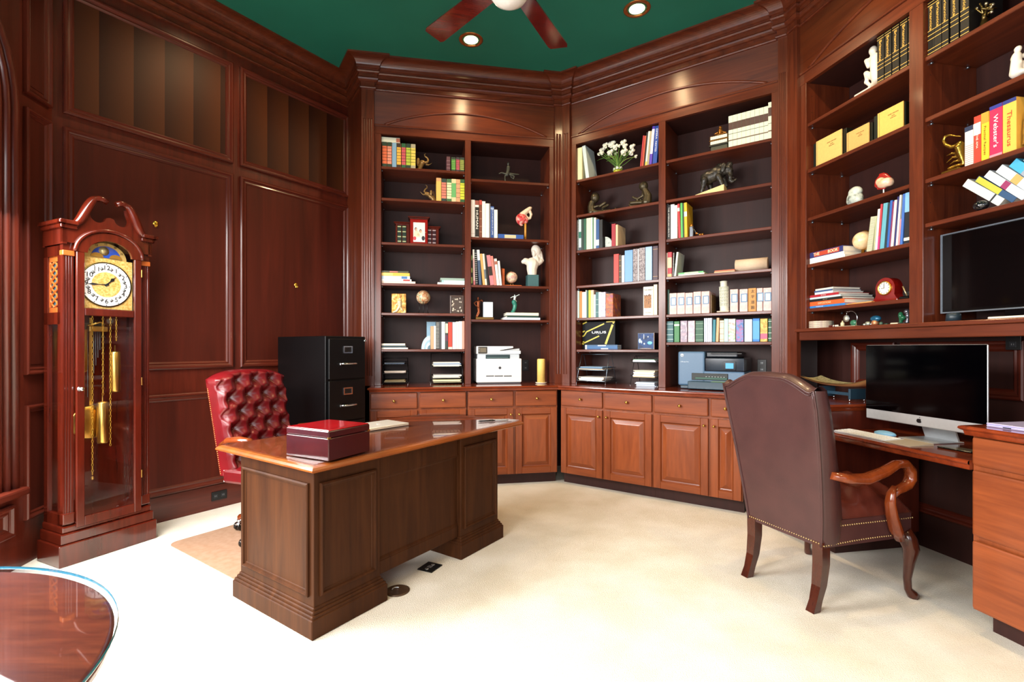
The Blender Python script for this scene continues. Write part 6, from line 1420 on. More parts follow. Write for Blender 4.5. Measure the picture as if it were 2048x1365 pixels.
t = q.thing('leaning_tower_model', 'white model of a leaning tiered marble tower', 'ornament'); b = MB(); hb = q(1060, 668)[2]; r0 = 78 * q.g; WT = M('#cfd2c2', .5, noise=.05); pr = [(0, .0), (r0 * 1.0, 0), (r0 * .98, hb * .18)]
for i in range(6):
    z = hb * (.18 + .105 * i); pr += [(r0 * 1.05, z), (r0 * 1.05, z + .006), (r0 * .86, z + .008), (r0 * .86, z + hb * .095)]
pr += [(r0 * 1.05, hb * .81), (r0 * 1.05, hb * .825), (r0 * .76, hb * .83), (r0 * .76, hb * .97), (r0 * .82, hb * .98), (r0 * .8, hb), (0, hb)]
b.lathe(pr, WT, n=28, smooth=False)
for i in range(6):
    z = hb * (.18 + .105 * i)
    for j in range(18): a = j * PI / 9; b.tube([(r0 * .97 * math.cos(a), r0 * .97 * math.sin(a), z + .006), (r0 * .97 * math.cos(a), r0 * .97 * math.sin(a), z + hb * .1)], .0022, WT, 5)
b.build('tower', t); t.rotation_euler = (0, .02 - .05, fr(2)); t.location.z += .004; b = MB(); b.box(q(945, 0)[0], q(1150, 0)[0], -.045, .05, -.0, .010, M('#d9bda6', .5), .002); o = b.build('base', t); o.rotation_euler = (0, .03, 0)
marb = mottled('pink_marbled_paper', ['#cbbcc4', '#e2c3bd', '#d8b0ae', '#d9d2d6'], 22, .6)
def filebox(x0, x1, yt, lb, m=marb, lab=True):
    q = Q(2, B2R[4], A, (x0 + x1) / 2, 1240 - (x0 - 115) * .035, F2 + .03); t = q.thing('file_box', lb, 'file box', group='pink marbled file boxes' if lab else None); xa, xb = q(x0 + 3, 0)[0], q(x1 - 3, 0)[0]; h = pz(2, q.D, *A((x0 + x1) / 2, yt)) - B2R[4]
    b = MB(); b.box(xa, xb, 0, .24, 0, h, m, .002); b.build('case', t); xc = (xa + xb) / 2 + .004
    if lab:
        b = MB(); b.mould(xc - .024, xc + .024, h * .42, h * .80, 0, [(0, 0), (0, .003), (.008, .003), (.008, .0005)], M('#3f5566', .35, .6)); hd = b.build('label_holder', t); b = MB(); b.box(xc - .017, xc + .017, -.001, .0005, h * .42 + .007, h * .80 - .007, WHITE); b.build('card', hd)
    else:
        for i, ch in enumerate(('\u592a', '\u5e73', '\u9053', '\u5716')): text_on(ch, .03, M('#3a2a18', .6), t, xc, -.001, h * (.85 - .23 * i))
    return t
for i, (x0, x1, yt, lb) in enumerate(((115, 243, 912, 'pink marbled file box next to the green cylinder'), (245, 383, 906, 'second pink marbled file box from the green cylinder'), (385, 517, 905, 'third pink marbled file box from the green cylinder'), (523, 658, 886, 'fourth pink marbled file box from the green cylinder'), (662, 802, 880, 'fifth pink marbled file box, before the gap and the tower'),
    (1150, 1288, 846, 'pink marbled file box touching the model tower'), (1312, 1455, 842, 'pink marbled file box touching the tan lettered box'), (1606, 1710, 825, 'narrow pink marbled file box beyond the tan lettered box'), (1716, 1862, 820, 'pink marbled file box against the case side'))): filebox(x0, x1, yt, lb)
filebox(1460, 1600, 826, 'tan file box with dark brush lettering', M('#c08a4a', .6, noise=.1), False)
q = Q(2, B2R[4], A, 815, 1215, F2 + .06); t = q.thing('folding_screen', 'thin gilt and black folding panel beside the fifth pink box', 'ornament')
b = MB(); b.box(q(822, 0)[0], q(840, 0)[0], .0, .16, 0, q(815, 890)[2], mottled('gilt_black', ['#1c1712', '#8a6a34', '#2a221a'], 40, .4)); b.build('screen_leaf', t)
# grey inkjet printer
A = crop(1325, 680, 9.1); q = Q(2, ZC, A, 860, 930, F2 - .02)
t = q.thing('inkjet_printer', 'slate blue and black office inkjet printer on the counter', 'printer'); SB = M('#4d6a86', .4); BKG = M('#0a1018', .08, 0, .4); x0, x1 = q(262, 0)[0], q(1482, 0)[0]; zt = q(600, 232)[2]; z0 = q(600, 838)[2] * .72; xm = q(752, 0)[0]
b = MB(); b.box(x0, xm, .03, .36, z0, zt, SB, .014); b.box(xm - .01, x1, .03, .36, z0, q(1200, 600)[2], SB, .010); b.build('housing', t)
b = MB(); b.box(xm, x1, .022, .36, q(1000, 600)[2] + .002, q(1000, 345)[2], BKG, .008); cp = b.build('control_front', t)
b = MB(); b.box(xm + .002, q(1345, 0)[0], .06, .36, q(1000, 345)[2], zt - .001, M('#11161d', .25), .01); b.box(q(860, 0)[0], q(1440, 0)[0], .03, .2, zt - .022, zt - .012, M('#0c0f14', .3), .003); b.build('document_feeder', t)
b = MB(); b.box(q(1090, 0)[0], q(1330, 0)[0], .019, .024, q(0 + 1200, 575)[2], q(1200, 415)[2], BLACKG, .002); ds = b.build('display_bezel', cp); b = MB(); b.box(q(1138, 0)[0], q(1284, 0)[0], .0175, .02, q(1200, 545)[2], q(1200, 445)[2], emis('printer_screen', '#3f8fc0', .5)); b.build('display', ds)
b = MB(); xa, xb = q(515, 0)[0], q(1180, 0)[0]; b.box(xa, xb, .024, .05, q(800, 760)[2], q(800, 632)[2], M('#0f1512', .5), .003); b.box(xa + .03, xb - .005, .02, .04, q(800, 745)[2], q(800, 705)[2], M('#1f4a3c', .5), .002)
for i in range(7): x = q(775 + i * 54, 0)[0]; b.box(x, x + .010, .017, .024, q(800, 698)[2], q(800, 690)[2], M('#a9b2b0', .4))
b.build('output_slot', t)
b = MB(); b.box(q(325, 0)[0], q(1260, 0)[0], .0, .30, .004, z0 + .002, M('#1c3442', .4), .004); b.box(q(490, 0)[0], q(1190, 0)[0], -.06, .10, .006, q(800, 775)[2], M('#223c4a', .35), .006); b.box(q(905, 0)[0], q(1150, 0)[0], -.055, .05, q(800, 790)[2], q(800, 772)[2], M('#6f8f5a', .6)); b.build('paper_tray', t)
lg = q(340, 300); ring_logo(t, lg[0], .0295, lg[2], .0135, M('#e6ecf0', .4), M('#4d6a86', .4), True); text_on('Officejet Pro', .013, M('#cdd8e2', .4), t, q(385, 420)[0], .0295, q(385, 420)[2])
q = Q(2, ZC, A, 1830, 640, F2 + .10); t = thing('red_bowl', 'small red lidded bowl beyond the armchair top, under the wall outlet', 'bowl', 2, q.u0, F2 + .10, ZC + .0005); b = MB(); b.lathe([(0, 0), (.035, 0), (.058, .035), (.06, .055), (.045, .075), (.014, .085), (.014, .095), (0, .1)], M('#7a1f1c', .2, 0, .5), n=24); b.build('pot', t)
# third bookcase and computer desk
A = crop(1600, 80, 7.583); q = Q(3, B3L[0], A, 1130, 690, F3 + .09)
# picture crop of a receding wall: read heights against the base line under each point
def qs(q, C, slope_y):
    "heights above the shelf line at the same u"
    def f(x, y, d=0.):
        u, z = px(q.k, q.D, *C(x, y)); return (u - q.u0, d, z - q.z0)
    return f
def shelf_fig(k, z0, C, ax, D, name, label, cat, fn, mat, vox=.0035, sm=3):
    q = Q(k, z0, C, ax, 0, D); q.dz = 0
    t = q.thing(name, label, cat); link('body', sculpt(fn(q), mat, vox, sm, 'body'), t); return t, q
def thinker(q):
    P = q.path; return [q.ell(1110, 165, 55, 62, 50)] + P([(1165, 590), (1150, 480), (1140, 340), (1150, 270)], 66, 62) + P([(1170, 600), (1080, 555), (1005, 510)], 44, 34) + P([(1005, 510), (1020, 600), (1000, 650)], 32, 24) + P([(1170, 600, .05), (1060, 590, .05), (1010, 585, .05)], 40, 30) + P([(1000, 640), (1060, 690)], 26, 22) + P([(1110, 300), (1010, 320), (1040, 410)], 36, 26) + P([(1040, 410), (1090, 240)], 24, 20) + [q.ell(1090, 700, 150, 22, 90, .02, -.55)]
t, q = shelf_fig(3, B3L[0], A, 1100, F3 + .07, 'thinker_statue', 'white stone seated thinker statue before the black encyclopaedias', 'statue', thinker, MARBLE, .005)
b = MB(); b.box(-.09, .03, -.05, .09, -.000, .014, MARBLE, .004); b.build('base', t)
# three cream albums, covers turned to the room
A = crop(1600, 190, 8.03)
for x0, x1, y0, y1, xd, lb, cc, sp in ((258, 668, 600, 1130, 190, 'large cream album in a black slipcase, nearest the pilaster', '#d9b66a', 0), (748, 1105, 480, 910, 744, 'small cream album, middle one of the three', '#d2a660', 1), (1245, 1658, 150, 690, 1176, 'tall yellow album in a black slipcase, nearest the divider', '#e2b65c', 2)):
    D = F3 + .05; u0, u1 = pu(3, D, A(x0, 0)[0]), pu(3, D, A(x1, 0)[0]); h = pz(3, D, *A((x0 + x1) / 2, (y0 + y1) / 2 - (y1 - y0) / 2 + 50)) - B3L[1]
    us = pu(3, D, A(xd, 0)[0]); t = thing('photo_album', lb, 'album', 3, (u0 + u1) / 2, D, B3L[1] + .0005, group=None); w = (u1 - u0) / 2; e = us - (u0 + u1) / 2
    b = MB(); b.box(-w, w, 0, .008, .0, h, M(cc, .55, noise=.08), .001); b.box(-w + .012, -w + .014, -.0006, .002, .002, h - .002, M('#8a6a36', .5)); b.build('cover', t)
    b = MB(); b.box(max(e, -w - .03), -w, .006, .012, .0, h * .97, M('#1c2320', .3)); b.box(max(e, -w - .02), w + (.028, .014, .004)[sp], .012, .06, .0, h * .985, M('#15160f', .35), .002); b.build('slipcase', t)
    for i, f in enumerate((.74, .66, .6)): text_on(('FAMILY RECORD', 'of the', 'early years')[i], h * .055, M('#a5804a', .5), t, w * .25, -.0012, h * f)
A = crop(1600, 330, 6.5)
def stone(q): return [q.ell(710, 430, 92, 80, 60), q.ell(720, 360, 82, 66, 55), q.ell(680, 470, 66, 50, 50), q.ell(760, 440, 50, 70, 50)]
t, q = shelf_fig(3, B3L[2], A, 712, F3 + .09, 'carved_stone', 'pale grey-green carved stone with dark speckles', 'ornament', stone, mottled('speckled_stone', ['#39423f', '#b3beb4', '#c6cfc4', '#a9b6b0'], 22, .4), .004, 1)
q = Q(3, B3L[2], A, 1090, 0, F3 + .09); q.dz = 0
t = q.thing('heart_model', 'anatomical heart model on a thin white stand', 'model')
link('heart', sculpt([q.ell(1110, 235, 92, 55, 70, 0, -.15), q.ell(1060, 220, 60, 52, 60), q.ell(1160, 230, 50, 45, 50)], mottled('heart_cream', ['#d8b08a', '#ead2b4', '#b8604a'], 14, .25), .004, 2), t)
link('vessel', sculpt(q.path([(1050, 290), (1000, 270), (1010, 210), (1050, 160), (1110, 140)], 26, 30) + q.path([(1110, 140), (1160, 170)], 28, 22) + q.path([(1040, 130), (1090, 115)], 14, 14) + q.path([(1100, 300), (1015, 315)], 16, 12), M('#9c2620', .25, noise=.1), .004, 2), t)
b = MB(); p = q(1088, 300); z = p[2]; b.tube([(p[0], 0, .0), (p[0], 0, z)], .004, WHITE, 8); b.lathe([(0, 0), (.035, 0), (.03, .006), (0, .008)], WHITE, (p[0], 0, 0), 16); b.build('stand', t)
q = Q(3, B3L[3], A, 815, 0, F3 + .12); q.dz = 0; c = q(820, 985); r = 104 * q.g
t = q.thing('marble_globe', 'cream and pink globe on a low brass stand', 'globe')
b = MB(); b.sphere((c[0], 0, c[2]), r, mottled('marble_globe', ['#d9a878', '#ecd3a6', '#e6c08e', '#c98a72'], 12, .25), 22, 16); b.build('ball', t)
b = MB(); b.lathe([(0, 0), (.05, 0), (.045, .008), (.012, .012), (.01, c[2] - r)], BRASS, (c[0], 0, 0), 18); b.tube([(c[0] + (r + .004) * math.sin(i * PI / 12), 0, c[2] - (r + .004) * math.cos(i * PI / 12)) for i in range(13)], .003, BRASS, 6); b.build('stand', t)
A = crop(1600, 540, 8.533)
q = Q(3, B3L[4], A, 1450, 0, F3 + .06); q.dz = 0
t = q.thing('mantel_clock', 'glossy red humped mantel clock with a brass-rimmed dial', 'clock'); RG = wood('red_gloss_wood', '#5c0b08', '#8a130d', rough=.08, coat=1, scale=(2, 9, 9)); c = q(1448, 315); R = q.g * 165
b = MB(); zc = c[2]; P = [(c[0] - R * 1.35, 0.012)] + [(c[0] - R * (1.35 - .4 * f), .012 + zc * .35 * f * f) for f in (.3, .6, 1)] + [(c[0] + R * math.cos(a), zc + R * math.sin(a)) for a in [PI * (1.04 - i / 16 * 1.08) for i in range(17)]] + [(c[0] + R * (1.35 - .4 * f), .012 + zc * .35 * f * f) for f in (1, .6, .3)] + [(c[0] + R * 1.35, .012)]
b.prism(P, 0, .06, RG, 'y', False); b.box(c[0] - R * 1.36, c[0] + R * 1.36, -.01, .07, 0, .012, RG, .004); b.build('case', t)
b = MB(); r = q.g * 112; b.lathe([(r, 0), (r * 1.02, -.006), (r * .9, -.009), (r * .86, -.006)], GOLD, (c[0], 0, zc), 32, axis='y', caps=False); b.lathe([(r * .88, -.005), (0, -.0055)], M('#e2e0d2', .4), (c[0], 0, zc), 32, axis='y', smooth=False); dl = b.build('dial', t)
b = MB(); b.box(c[0] - .0012, c[0] + .0012, -.0075, -.006, zc, zc + r * .6, BLACK); b.box(c[0] - r * .45, c[0], -.0075, -.006, zc - .0012, zc + .0012, BLACK)
for i in range(12): a = i * PI / 6; b.box(c[0] + r * .74 * math.sin(a) - .0015, c[0] + r * .74 * math.sin(a) + .0015, -.0068, -.0055, zc + r * .74 * math.cos(a) - .003, zc + r * .74 * math.cos(a) + .003, BLACK)
b.build('hands', dl)
q = Q(3, B3L[4], A, 1030, 0, F3 + .035); q.dz = 0
t = q.thing('tan_envelope', 'tan envelope lying between the book pile and the mantel clock', 'envelope'); b = MB(); b.prism([(-.10, 0), (.09, -.01), (.08, .2), (-.10, .2)], 0, .008, M('#c98f4e', .7, noise=.06), 'z'); b.build('envelope_body', t)
q = Q(3, B3L[4], A, 1795, 0, F3 + .07); q.dz = 0; q.u0 += .02
t = q.thing('pen_holder', 'black desk pen holder with a brass pen by the divider', 'pen holder'); b = MB(); b.box(-.035, .03, -.03, .05, 0, .018, BLACKG, .004); b.box(-.035, .0, .0, .045, .018, .05, BLACK, .004); b.build('base', t); p0, p1 = q(1830, 385), q(1755, 285); b = MB(); b.tube([(p0[0], .0, .02), (p1[0], .0, p1[2])], .0045, M('#cbb68a', .3, .8), 8); b.build('pen', t)
q = Q(3, LEDGE, A, 285, 0, F3 + .05); q.dz = 0; q.u0 += .042; r = q.g * 140
for i in range(4):
    t = thing('stone_coaster', 'patterned round coaster, ' + ('lowest', 'second from the bottom', 'third from the bottom', 'topmost')[i] + ' of the stack on the ledge', 'coaster', 3, q.u0, F3 + .05, LEDGE + .0005 + i * .0128); b = MB(); b.lathe([(0, 0), (r, 0), (r * 1.02, .004), (r * 1.02, .010), (r, .0125), (0, .0125)], mottled('coaster_stone', ['#7a6a5a', '#c9bca6', '#a8948a', '#ded6c6'], 60, .4), n=28); b.build('disc', t)
q = Q(3, LEDGE, A, 575, 0, F3 + .05); q.dz = 0
t = q.thing('toy_vehicle', 'tiny dark red toy with bright lamps beside the watch stand', 'toy'); b = MB(); b.box(-.035, .02, -.012, .012, .004, .018, M('#4a1410', .25), .004); b.build('toy_body', t); b = MB()
for x in (.008, .026, .04): b.sphere((x, -.006, .012), .008, M('#d8d4c8', .2, .3), 8, 6)
b.build('lamps', t)
q = Q(3, LEDGE, A, 830, 0, F3 + .05); q.dz = 0
t = q.thing('watch_stand', 'pocket watch hanging from a curved chrome stand', 'watch stand'); xa, xb = q(675, 0)[0], q(985, 0)[0]; b = MB(); b.box(xa, xb, -.025, .025, 0, .008, M('#b9ac94', .3, .3), .002); b.build('base', t)
c = q(870, 830); R = 105 * q.g; b = MB(); b.tube([(xb - .012, .0, .008)] + [(c[0] + R * math.cos(a), 0, c[2] + R * math.sin(a)) for a in [i * PI / 14 * .62 for i in range(15)]] + [(q(770, 0)[0], 0, c[2] + R)], .0035, CHROME, 8); b.build('hook', t)
p = q(797, 832); r = 48 * q.g; b = MB(); b.lathe([(r, -.005), (r * 1.06, 0), (r, .005), (0, .005)], SILVER, (p[0], 0, p[2]), 24, axis='y'); b.lathe([(r * .9, -.0055), (0, -.006)], M('#d9d9c8', .4), (p[0], 0, p[2]), 24, axis='y'); b.tube([(p[0], 0, p[2] + r), (q(797, 745)[0], 0, c[2] + R - .004)], .002, CHROME, 6); b.build('watch', t)
b = MB(); b.lathe([(0, .008), (.012, .008), (.012, .03), (.006, .034), (.004, .045)], M('#d8c9a0', .4), (q(727, 0)[0], 0, 0), 14); b.sphere((q(915, 0)[0], 0, .026), (.026, .012, .02), M('#2f6a4e', .3), 10, 8); b.build('bottle', t)
q = Q(3, LEDGE, A, 1220, 0, F3 + .05); q.dz = 0
t = q.thing('bead_ornament', 'small ornament of silver and copper drums under a blue dome', 'ornament'); b = MB()
for x, r, m in ((1125, 22, CHROME), (1180, 34, M('#a9b0a0', .3, .6)), (1240, 26, CHROME), (1290, 40, M('#c98a62', .3, .6))): p = q(x, 0); b.lathe([(0, -.02), (r * q.g, -.018), (r * q.g, .018), (0, .02)], m, (p[0], 0, r * q.g), 14, axis='y')
b.build('drum', t); b = MB(); p = q(1270, 880); b.sphere((p[0], .01, .045), (.036, .02, .020), M('#1f5a7a', .2, .3), 14, 8); b.build('dome', t)
q = Q(3, LEDGE, A, 1385, 0, F3 + .06); q.dz = 0
t = q.thing('green_pebble', 'tiny green stone between the blue dome and the green figurine', 'stone'); b = MB(); b.sphere((0, 0, .012), (.012, .01, .012), M('#3f5a48', .4), 10, 7); b.sphere((.035, 0, .006), (.014, .01, .006), M('#2c4a38', .4), 10, 7); b.build('pebble', t)
q = Q(3, LEDGE, A, 1740, 0, F3 + .07); q.dz = 0
t = q.thing('green_figurine', 'green glass and pewter figurine by the divider on the ledge', 'figurine'); link('figure', sculpt(q.path([(1720, 900), (1730, 840), (1720, 780)], 26, 38) + [q.ell(1720, 760, 34, 40), q.ell(1760, 820, 44, 40)], M('#1f5a3c', .15, noise=.2), .003, 1), t)
link('pewter', sculpt([q.ell(1825, 730, 42, 42), q.ell(1840, 800, 34, 55)] + q.path([(1840, 850), (1830, 910)], 22, 34), M('#6a6a72', .25, .7), .003, 1), t); b = MB(); b.box(q(1600, 0)[0], q(1730, 0)[0], -.03, .02, 0, .012, M('#d0c6ae', .4), .004); b.box(q(1735, 0)[0], q(1850, 0)[0], -.03, .04, 0, .010, M('#2c3030', .3), .003); b.build('base', t)
# right-hand bay of the third bookcase
A = crop(1838, 0, 8.03); q = Q(3, B3R[0], A, 1050, 0, F3 + .07); q.dz = 0; q.u0 += 0
q.u0 += .035; t = q.thing('metal_tree', 'dark gilt metal tree sculpture beside the black encyclopaedias', 'sculpture'); b = MB(); DG = M('#6a5a34', .25, .9); b.tube([q(1050, 320), q(1045, 260), q(1075, 180), q(1080, 60)], [.012, .010, .007, .004], DG, 8)
for P in ([(1045, 280), (1000, 220), (975, 170), (940, 140)], [(1060, 230), (1020, 130), (1030, 60)], [(1075, 180), (1140, 130), (1180, 120)], [(1078, 120), (1130, 70), (1190, 80)], [(1060, 260), (1140, 220), (1165, 200)], [(1078, 150), (1110, 150), (1200, 150)]): b.tube([q(*p, random.uniform(-.03, .03)) for p in P], [.006 - .001 * i for i in range(len(P))], DG, 6)
b.lathe([(0, 0), (.04, 0), (.02, .02), (.012, .05)], DG, (q(1050, 0)[0], 0, 0), 14); b.build('branches', t); b = MB()
for P in ((930, 140), (1165, 195), (1080, 60), (1185, 75), (1150, 120)): p = q(*P); b.sphere(p, .008, M('#d8d0b0', .15, .9), 8, 6)
b.build('fruit', t)
def couple(q): P = q.path; return [q.ell(1590, 790, 66, 62, 50), q.ell(1640, 870, 55, 60, 48, .03)] + P([(1560, 1180), (1560, 1050), (1570, 900)], 100, 76) + P([(1640, 1180, .04), (1650, 1050, .04), (1650, 950, .04)], 90, 66) + P([(1530, 900), (1500, 960), (1600, 960)], 40, 30) + P([(1520, 990), (1640, 990)], 34, 30) + P([(1500, 1200), (1680, 1140)], 56, 50)
shelf_fig(3, B3R[1], A, 1580, F3 + .10, 'couple_statue', 'white stone embracing couple statue at the picture edge', 'statue', couple, MARBLE, .005)
A = crop(1838, 150, 7.186); BG = M('#b3903f', .25, .95, noise=.15)
def bird(q, dx=0, m=1):
    X = lambda x: dx + m * x
    P = lambda pts, a, c: q.path([(X(p[0]), *p[1:]) for p in pts], a, c)
    return P([(600, 885), (520, 880), (440, 865), (375, 890), (350, 950), (390, 1010), (470, 1040), (560, 1010)], 10, 34) + [q.ell(X(590), 1010, 60, 66, 44)] + P([(580, 1040), (610, 1150), (640, 1250)], 62, 26) + P([(560, 1130), (470, 1130), (400, 1165)], 26, 10) + P([(570, 1180), (480, 1190), (395, 1265)], 24, 10) + P([(590, 1230), (510, 1245), (440, 1290)], 22, 10) + P([(640, 1280), (520, 1310), (430, 1350)], 22, 26)
t, q = shelf_fig(3, B3R[2], A, 520, F3 + .06, 'bird_bookend', 'polished brass long-necked bird bookend beside the white manual', 'bookend', bird, BG, .004)
b = MB(); b.box(q(400, 0)[0], q(650, 0)[0], -.04, .06, 0, .012, BG, .003); b.build('base', t)
def bird2(q): return [q.ell(1560, 600, 50, 120, 40), q.ell(1555, 690, 55, 80, 46)] + q.path([(1560, 700), (1540, 800), (1535, 950)], 50, 40) + q.path([(1580, 720), (1570, 980)], 60, 40) + q.path([(1500, 990), (1620, 940)], 24, 26)
t, q = shelf_fig(3, B3R[2], A, 1480, F3 + .00 + .055, 'bird_bookend', 'brass and green bird bookend cut by the picture edge', 'bookend', bird2, mottled('verdigris_brass', ['#5f6a4a', '#c9a95a', '#8a8a5a'], 24, .3, .8), .004)
A = crop(1838, 290, 8.53)
# paperbacks slumped against each other: bottom edge sits on the shelf, tops fall toward the pilaster
L7 = [(1325, 1440, 1000, 690, 975, '#c9cfca', 'grey-white paperback, lowest of the slumped pile', dict(bands=[(.2, .24, '#22262a')])), (1450, 1530, 960, 645, 1075, '#24486e', 'navy paperback with a lime label, in the slumped pile', dict(bands=[(.36, .98, '#b0b03a')])), (1570, 1660, 940, 560, 1160, '#d5dde4', 'white paperback with a magenta band, in the slumped pile', dict(bands=[(.42, .56, '#8a2a5a')])), (1690, 1800, 920, 480, 1300, '#d2dce0', 'white paperback with a golden picture, in the slumped pile', dict(bands=[(.45, .62, '#b89a5a')])),
      (1850, 1960, 890, 400, 1455, '#3b9fc4', 'turquoise-topped paperback, in the slumped pile', dict(bands=[(.0, .7, '#8a94a2')])), (1970, 2080, 860, 300, 1540, '#b8b6ae', 'silvery paperback with orange foot, in the slumped pile', dict(bands=[(.0, .5, '#c98a62')])), (2100, 2230, 830, 200, 1690, '#3f93c8', 'sky blue paperback, outermost of the slumped pile', {})]
D = F3 + .03; zsh = B3R[3]; R = []
for i, (x0, x1, yb, yt, xt, col, lb, o) in enumerate(L7):
    R.append(dict(u=pu(3, D, A(1325, 0)[0]) + .02 + i * .045, w=(.040, .028, .036, .040, .042, .042, .044)[i], h=.225 + .004 * i, a=math.radians(-47 + i * 1.5), o=o, col=col, lb=lb))
settle(R, -2.2, 0)
for r in R:
    ob = book_mesh(r['w'], r['h'], .15, r['col'], '#e2dccb', r['o'].get('bands', ())).build('paperback')
    put(ob, 3, r['u'], D, zsh + abs(math.sin(r['a'])) * r['w'] / 2 + .0006, lean=r['a']); tag(ob, r['lb'], 'book', 'slumped paperbacks above the television')
q = Q(3, B3R[3], A, 1130, 0, F3 + .03); q.dz = 0
t = q.thing('glass_orb', 'dark cut-glass orb beside the slumped paperbacks', 'ornament'); b = MB(); b.sphere((-.02, 0, .026), (.036, .03, .026), M('#14161a', .05, .2, 1), 12, 8); b.build('orb', t)
# television
TD = F3 + .10; xa, za = px(3, TD, 1882, 471); _, zb = px(3, TD, 1882, 628); tw = .715
t = thing('television', 'flat black television with a thin silver edge, standing on the ledge', 'television', 3, xa + tw / 2, TD, LEDGE + .0005); z0, z1 = zb - LEDGE, za - LEDGE
b = MB(); b.box(-tw / 2, tw / 2, .0, .04, z0, z1, BLACKG, .006); b.mould(-tw / 2, tw / 2, z0, z1, 0, [(0, 0), (0, .004), (.006, .004), (.008, .0)], M('#8a95a2', .25, .7)); b.build('housing', t)
b = MB(); b.box(-tw / 2 + .012, tw / 2 - .012, -.001, .003, z0 + .022, z1 - .012, M('#030405', .06, 0, .3)); b.build('screen', t); b = MB(); b.sphere((-tw / 2 + .075, -.002, z0 + .004), .002, emis('standby_light', '#8fe26a', 2)); b.build('standby_light', t)
b = MB(); b.box(-.06, .06, .01, .03, .0, z0 + .03, BLACKG, .004); b.prism([(-.24, -.05), (.24, -.05), (.20, .10), (-.20, .10)], 0, .010, BLACKG, 'z'); b.build('stand', t)
q = Q(3, LEDGE, crop(1838, 420, 5.248), 362, 0, F3 + .02); q.dz = 0
t = q.thing('small_speaker', 'small dark cup-shaped speaker under the television corner', 'speaker'); b = MB(); b.lathe([(0, 0), (.034, 0), (.03, .04), (.022, .046), (0, .046)], M('#1b2a33', .4), n=20); b.build('cup', t)
u = pu(3, F3 - .03, 2010); t = thing('remote_control', 'slim ivory remote control on the ledge in front of the television', 'remote control', 3, u + .06, F3 - .035, LEDGE + .0005, rot=fr(3) + .04); b = MB(); b.box(-.12, .12, -.012, .012, 0, .010, M('#e0d3c0', .4), .003); b.build('remote_body', t)
# computer
ID = 2.64; xa, zl = px(3, ID, 1729, 836); _, zm = px(3, ID, 1729, 817); xb, _ = px(3, ID, 1962, 780); _, zt = px(3, ID, 1746, 691); iw = .665
t = thing('desktop_computer', 'large all-in-one desktop computer with a black screen and silver chin', 'computer', 3, xa + iw / 2, ID, .7605, rot=fr(3) - .03); z0, zmm, z1 = zl - .76, zm - .76, zt - .76
AS = M('#c9ccce', .3, .5)
b = MB(); b.box(-iw / 2, iw / 2, 0, .012, z0, z1, AS, .004); b.grid(lambda s, r: (-iw / 2 + .01 + (iw - .02) * s, .012 + .035 * math.sin(PI * s) ** .7 * math.sin(PI * r) ** .7, z0 + .005 + (z1 - z0 - .01) * r), 16, 12, AS); b.build('shell', t)
b = MB(); b.box(-iw / 2 + .002, iw / 2 - .002, -.001, .002, zmm, z1 - .001, M('#010102', .08, 0, None, .15)); b.build('screen', t)
apple(.026, M('#101114', .3), t, (0, -.0006, (z0 + zmm) / 2), (PI / 2, 0, 0))
b = MB(); b.prism([(.10, .0), (.22, 0), (.22, .006), (.10, .006)], -.09, .09, AS, 'x') if False else None
b.box(-.095, .095, -.03, .17, 0, .006, AS, .002); b.prism([(.14, .004), (.15, .004), (.06, z0 + .16), (.05, z0 + .16)], -.09, .09, AS, 'x'); b.build('foot', t)
kp = [pf(3, .765, *z) for z in ((1673, 864), (1700, 859), (1796, 877), (1771, 884))]; cu, cd = sum(p[0] for p in kp) / 4, sum(p[1] for p in kp) / 4
t = thing('keyboard', 'slim white keyboard on the low desktop', 'keyboard', 3, cu, cd, .7605, rot=fr(3) - .02)
b = MB(); b.prism([(-.058, 0), (.058, 0), (.058, .011), (-.058, .004)], -.175, .175, M('#d5d8da', .35, .3), 'x'); b.build('base', t); b = MB(); KW = M('#f0f0ee', .5)
for r in range(5):
    y = -.045 + r * .0215; n = 14 if r else 9
    for c in range(n):
        w = .33 / n; b.box(-.165 + w * c + .001, -.165 + w * c + w - .001, y - .009, y + .009, .004 + (y + .058) * .06, .0075 + (y + .058) * .06, KW, .001)
b.build('keys', t)
kp = [pf(3, .765, *z) for z in ((1773, 884), (1802, 876), (1862, 889), (1825, 896))]; cu, cd = sum(p[0] for p in kp) / 4 + .0, sum(p[1] for p in kp) / 4
t = thing('trackpad', 'beige-silver trackpad beside the white keyboard', 'trackpad', 3, cu, cd, .7605, rot=fr(3) - .02); b = MB(); b.prism([(-.07, 0), (.07, 0), (.07, .011), (-.07, .003)], -.078, .078, M('#c7b8a0', .35, .3), 'x'); b.build('pad', t)
u, D = pf(3, .78, 1817, 869); t = thing('computer_mouse', 'rounded pale blue mouse under the computer chin', 'mouse', 3, u - .05, D - .10, .7605, rot=fr(3)); b = MB(); b.sphere((0, 0, .016), (.062, .035, .018), M('#7fb6dc', .35), 18, 10); b.build('shell', t)
u, D = pf(3, .765, 1918, 899); t = thing('smartphone', 'dark glossy smartphone at the end of the low desktop', 'phone', 3, u, D, .7605, rot=fr(3) + .1); MB().box(-.075, .075, -.037, .037, 0, .008, BLACKG, .003).build('phone_body', t)
MB().box(-.071, .071, -.034, .034, .008, .0085, M('#5c564a', .05, 0, .5)).build('display', t)
u2, D2 = pf(3, .775, 1938, 894); t = thing('charger_cube', 'small white charger cube beside the smartphone', 'charger', 3, u + .085, D + .07, .7605); MB().box(-.014, .014, -.014, .014, 0, .026, WHITE, .003).build('cube_body', t)
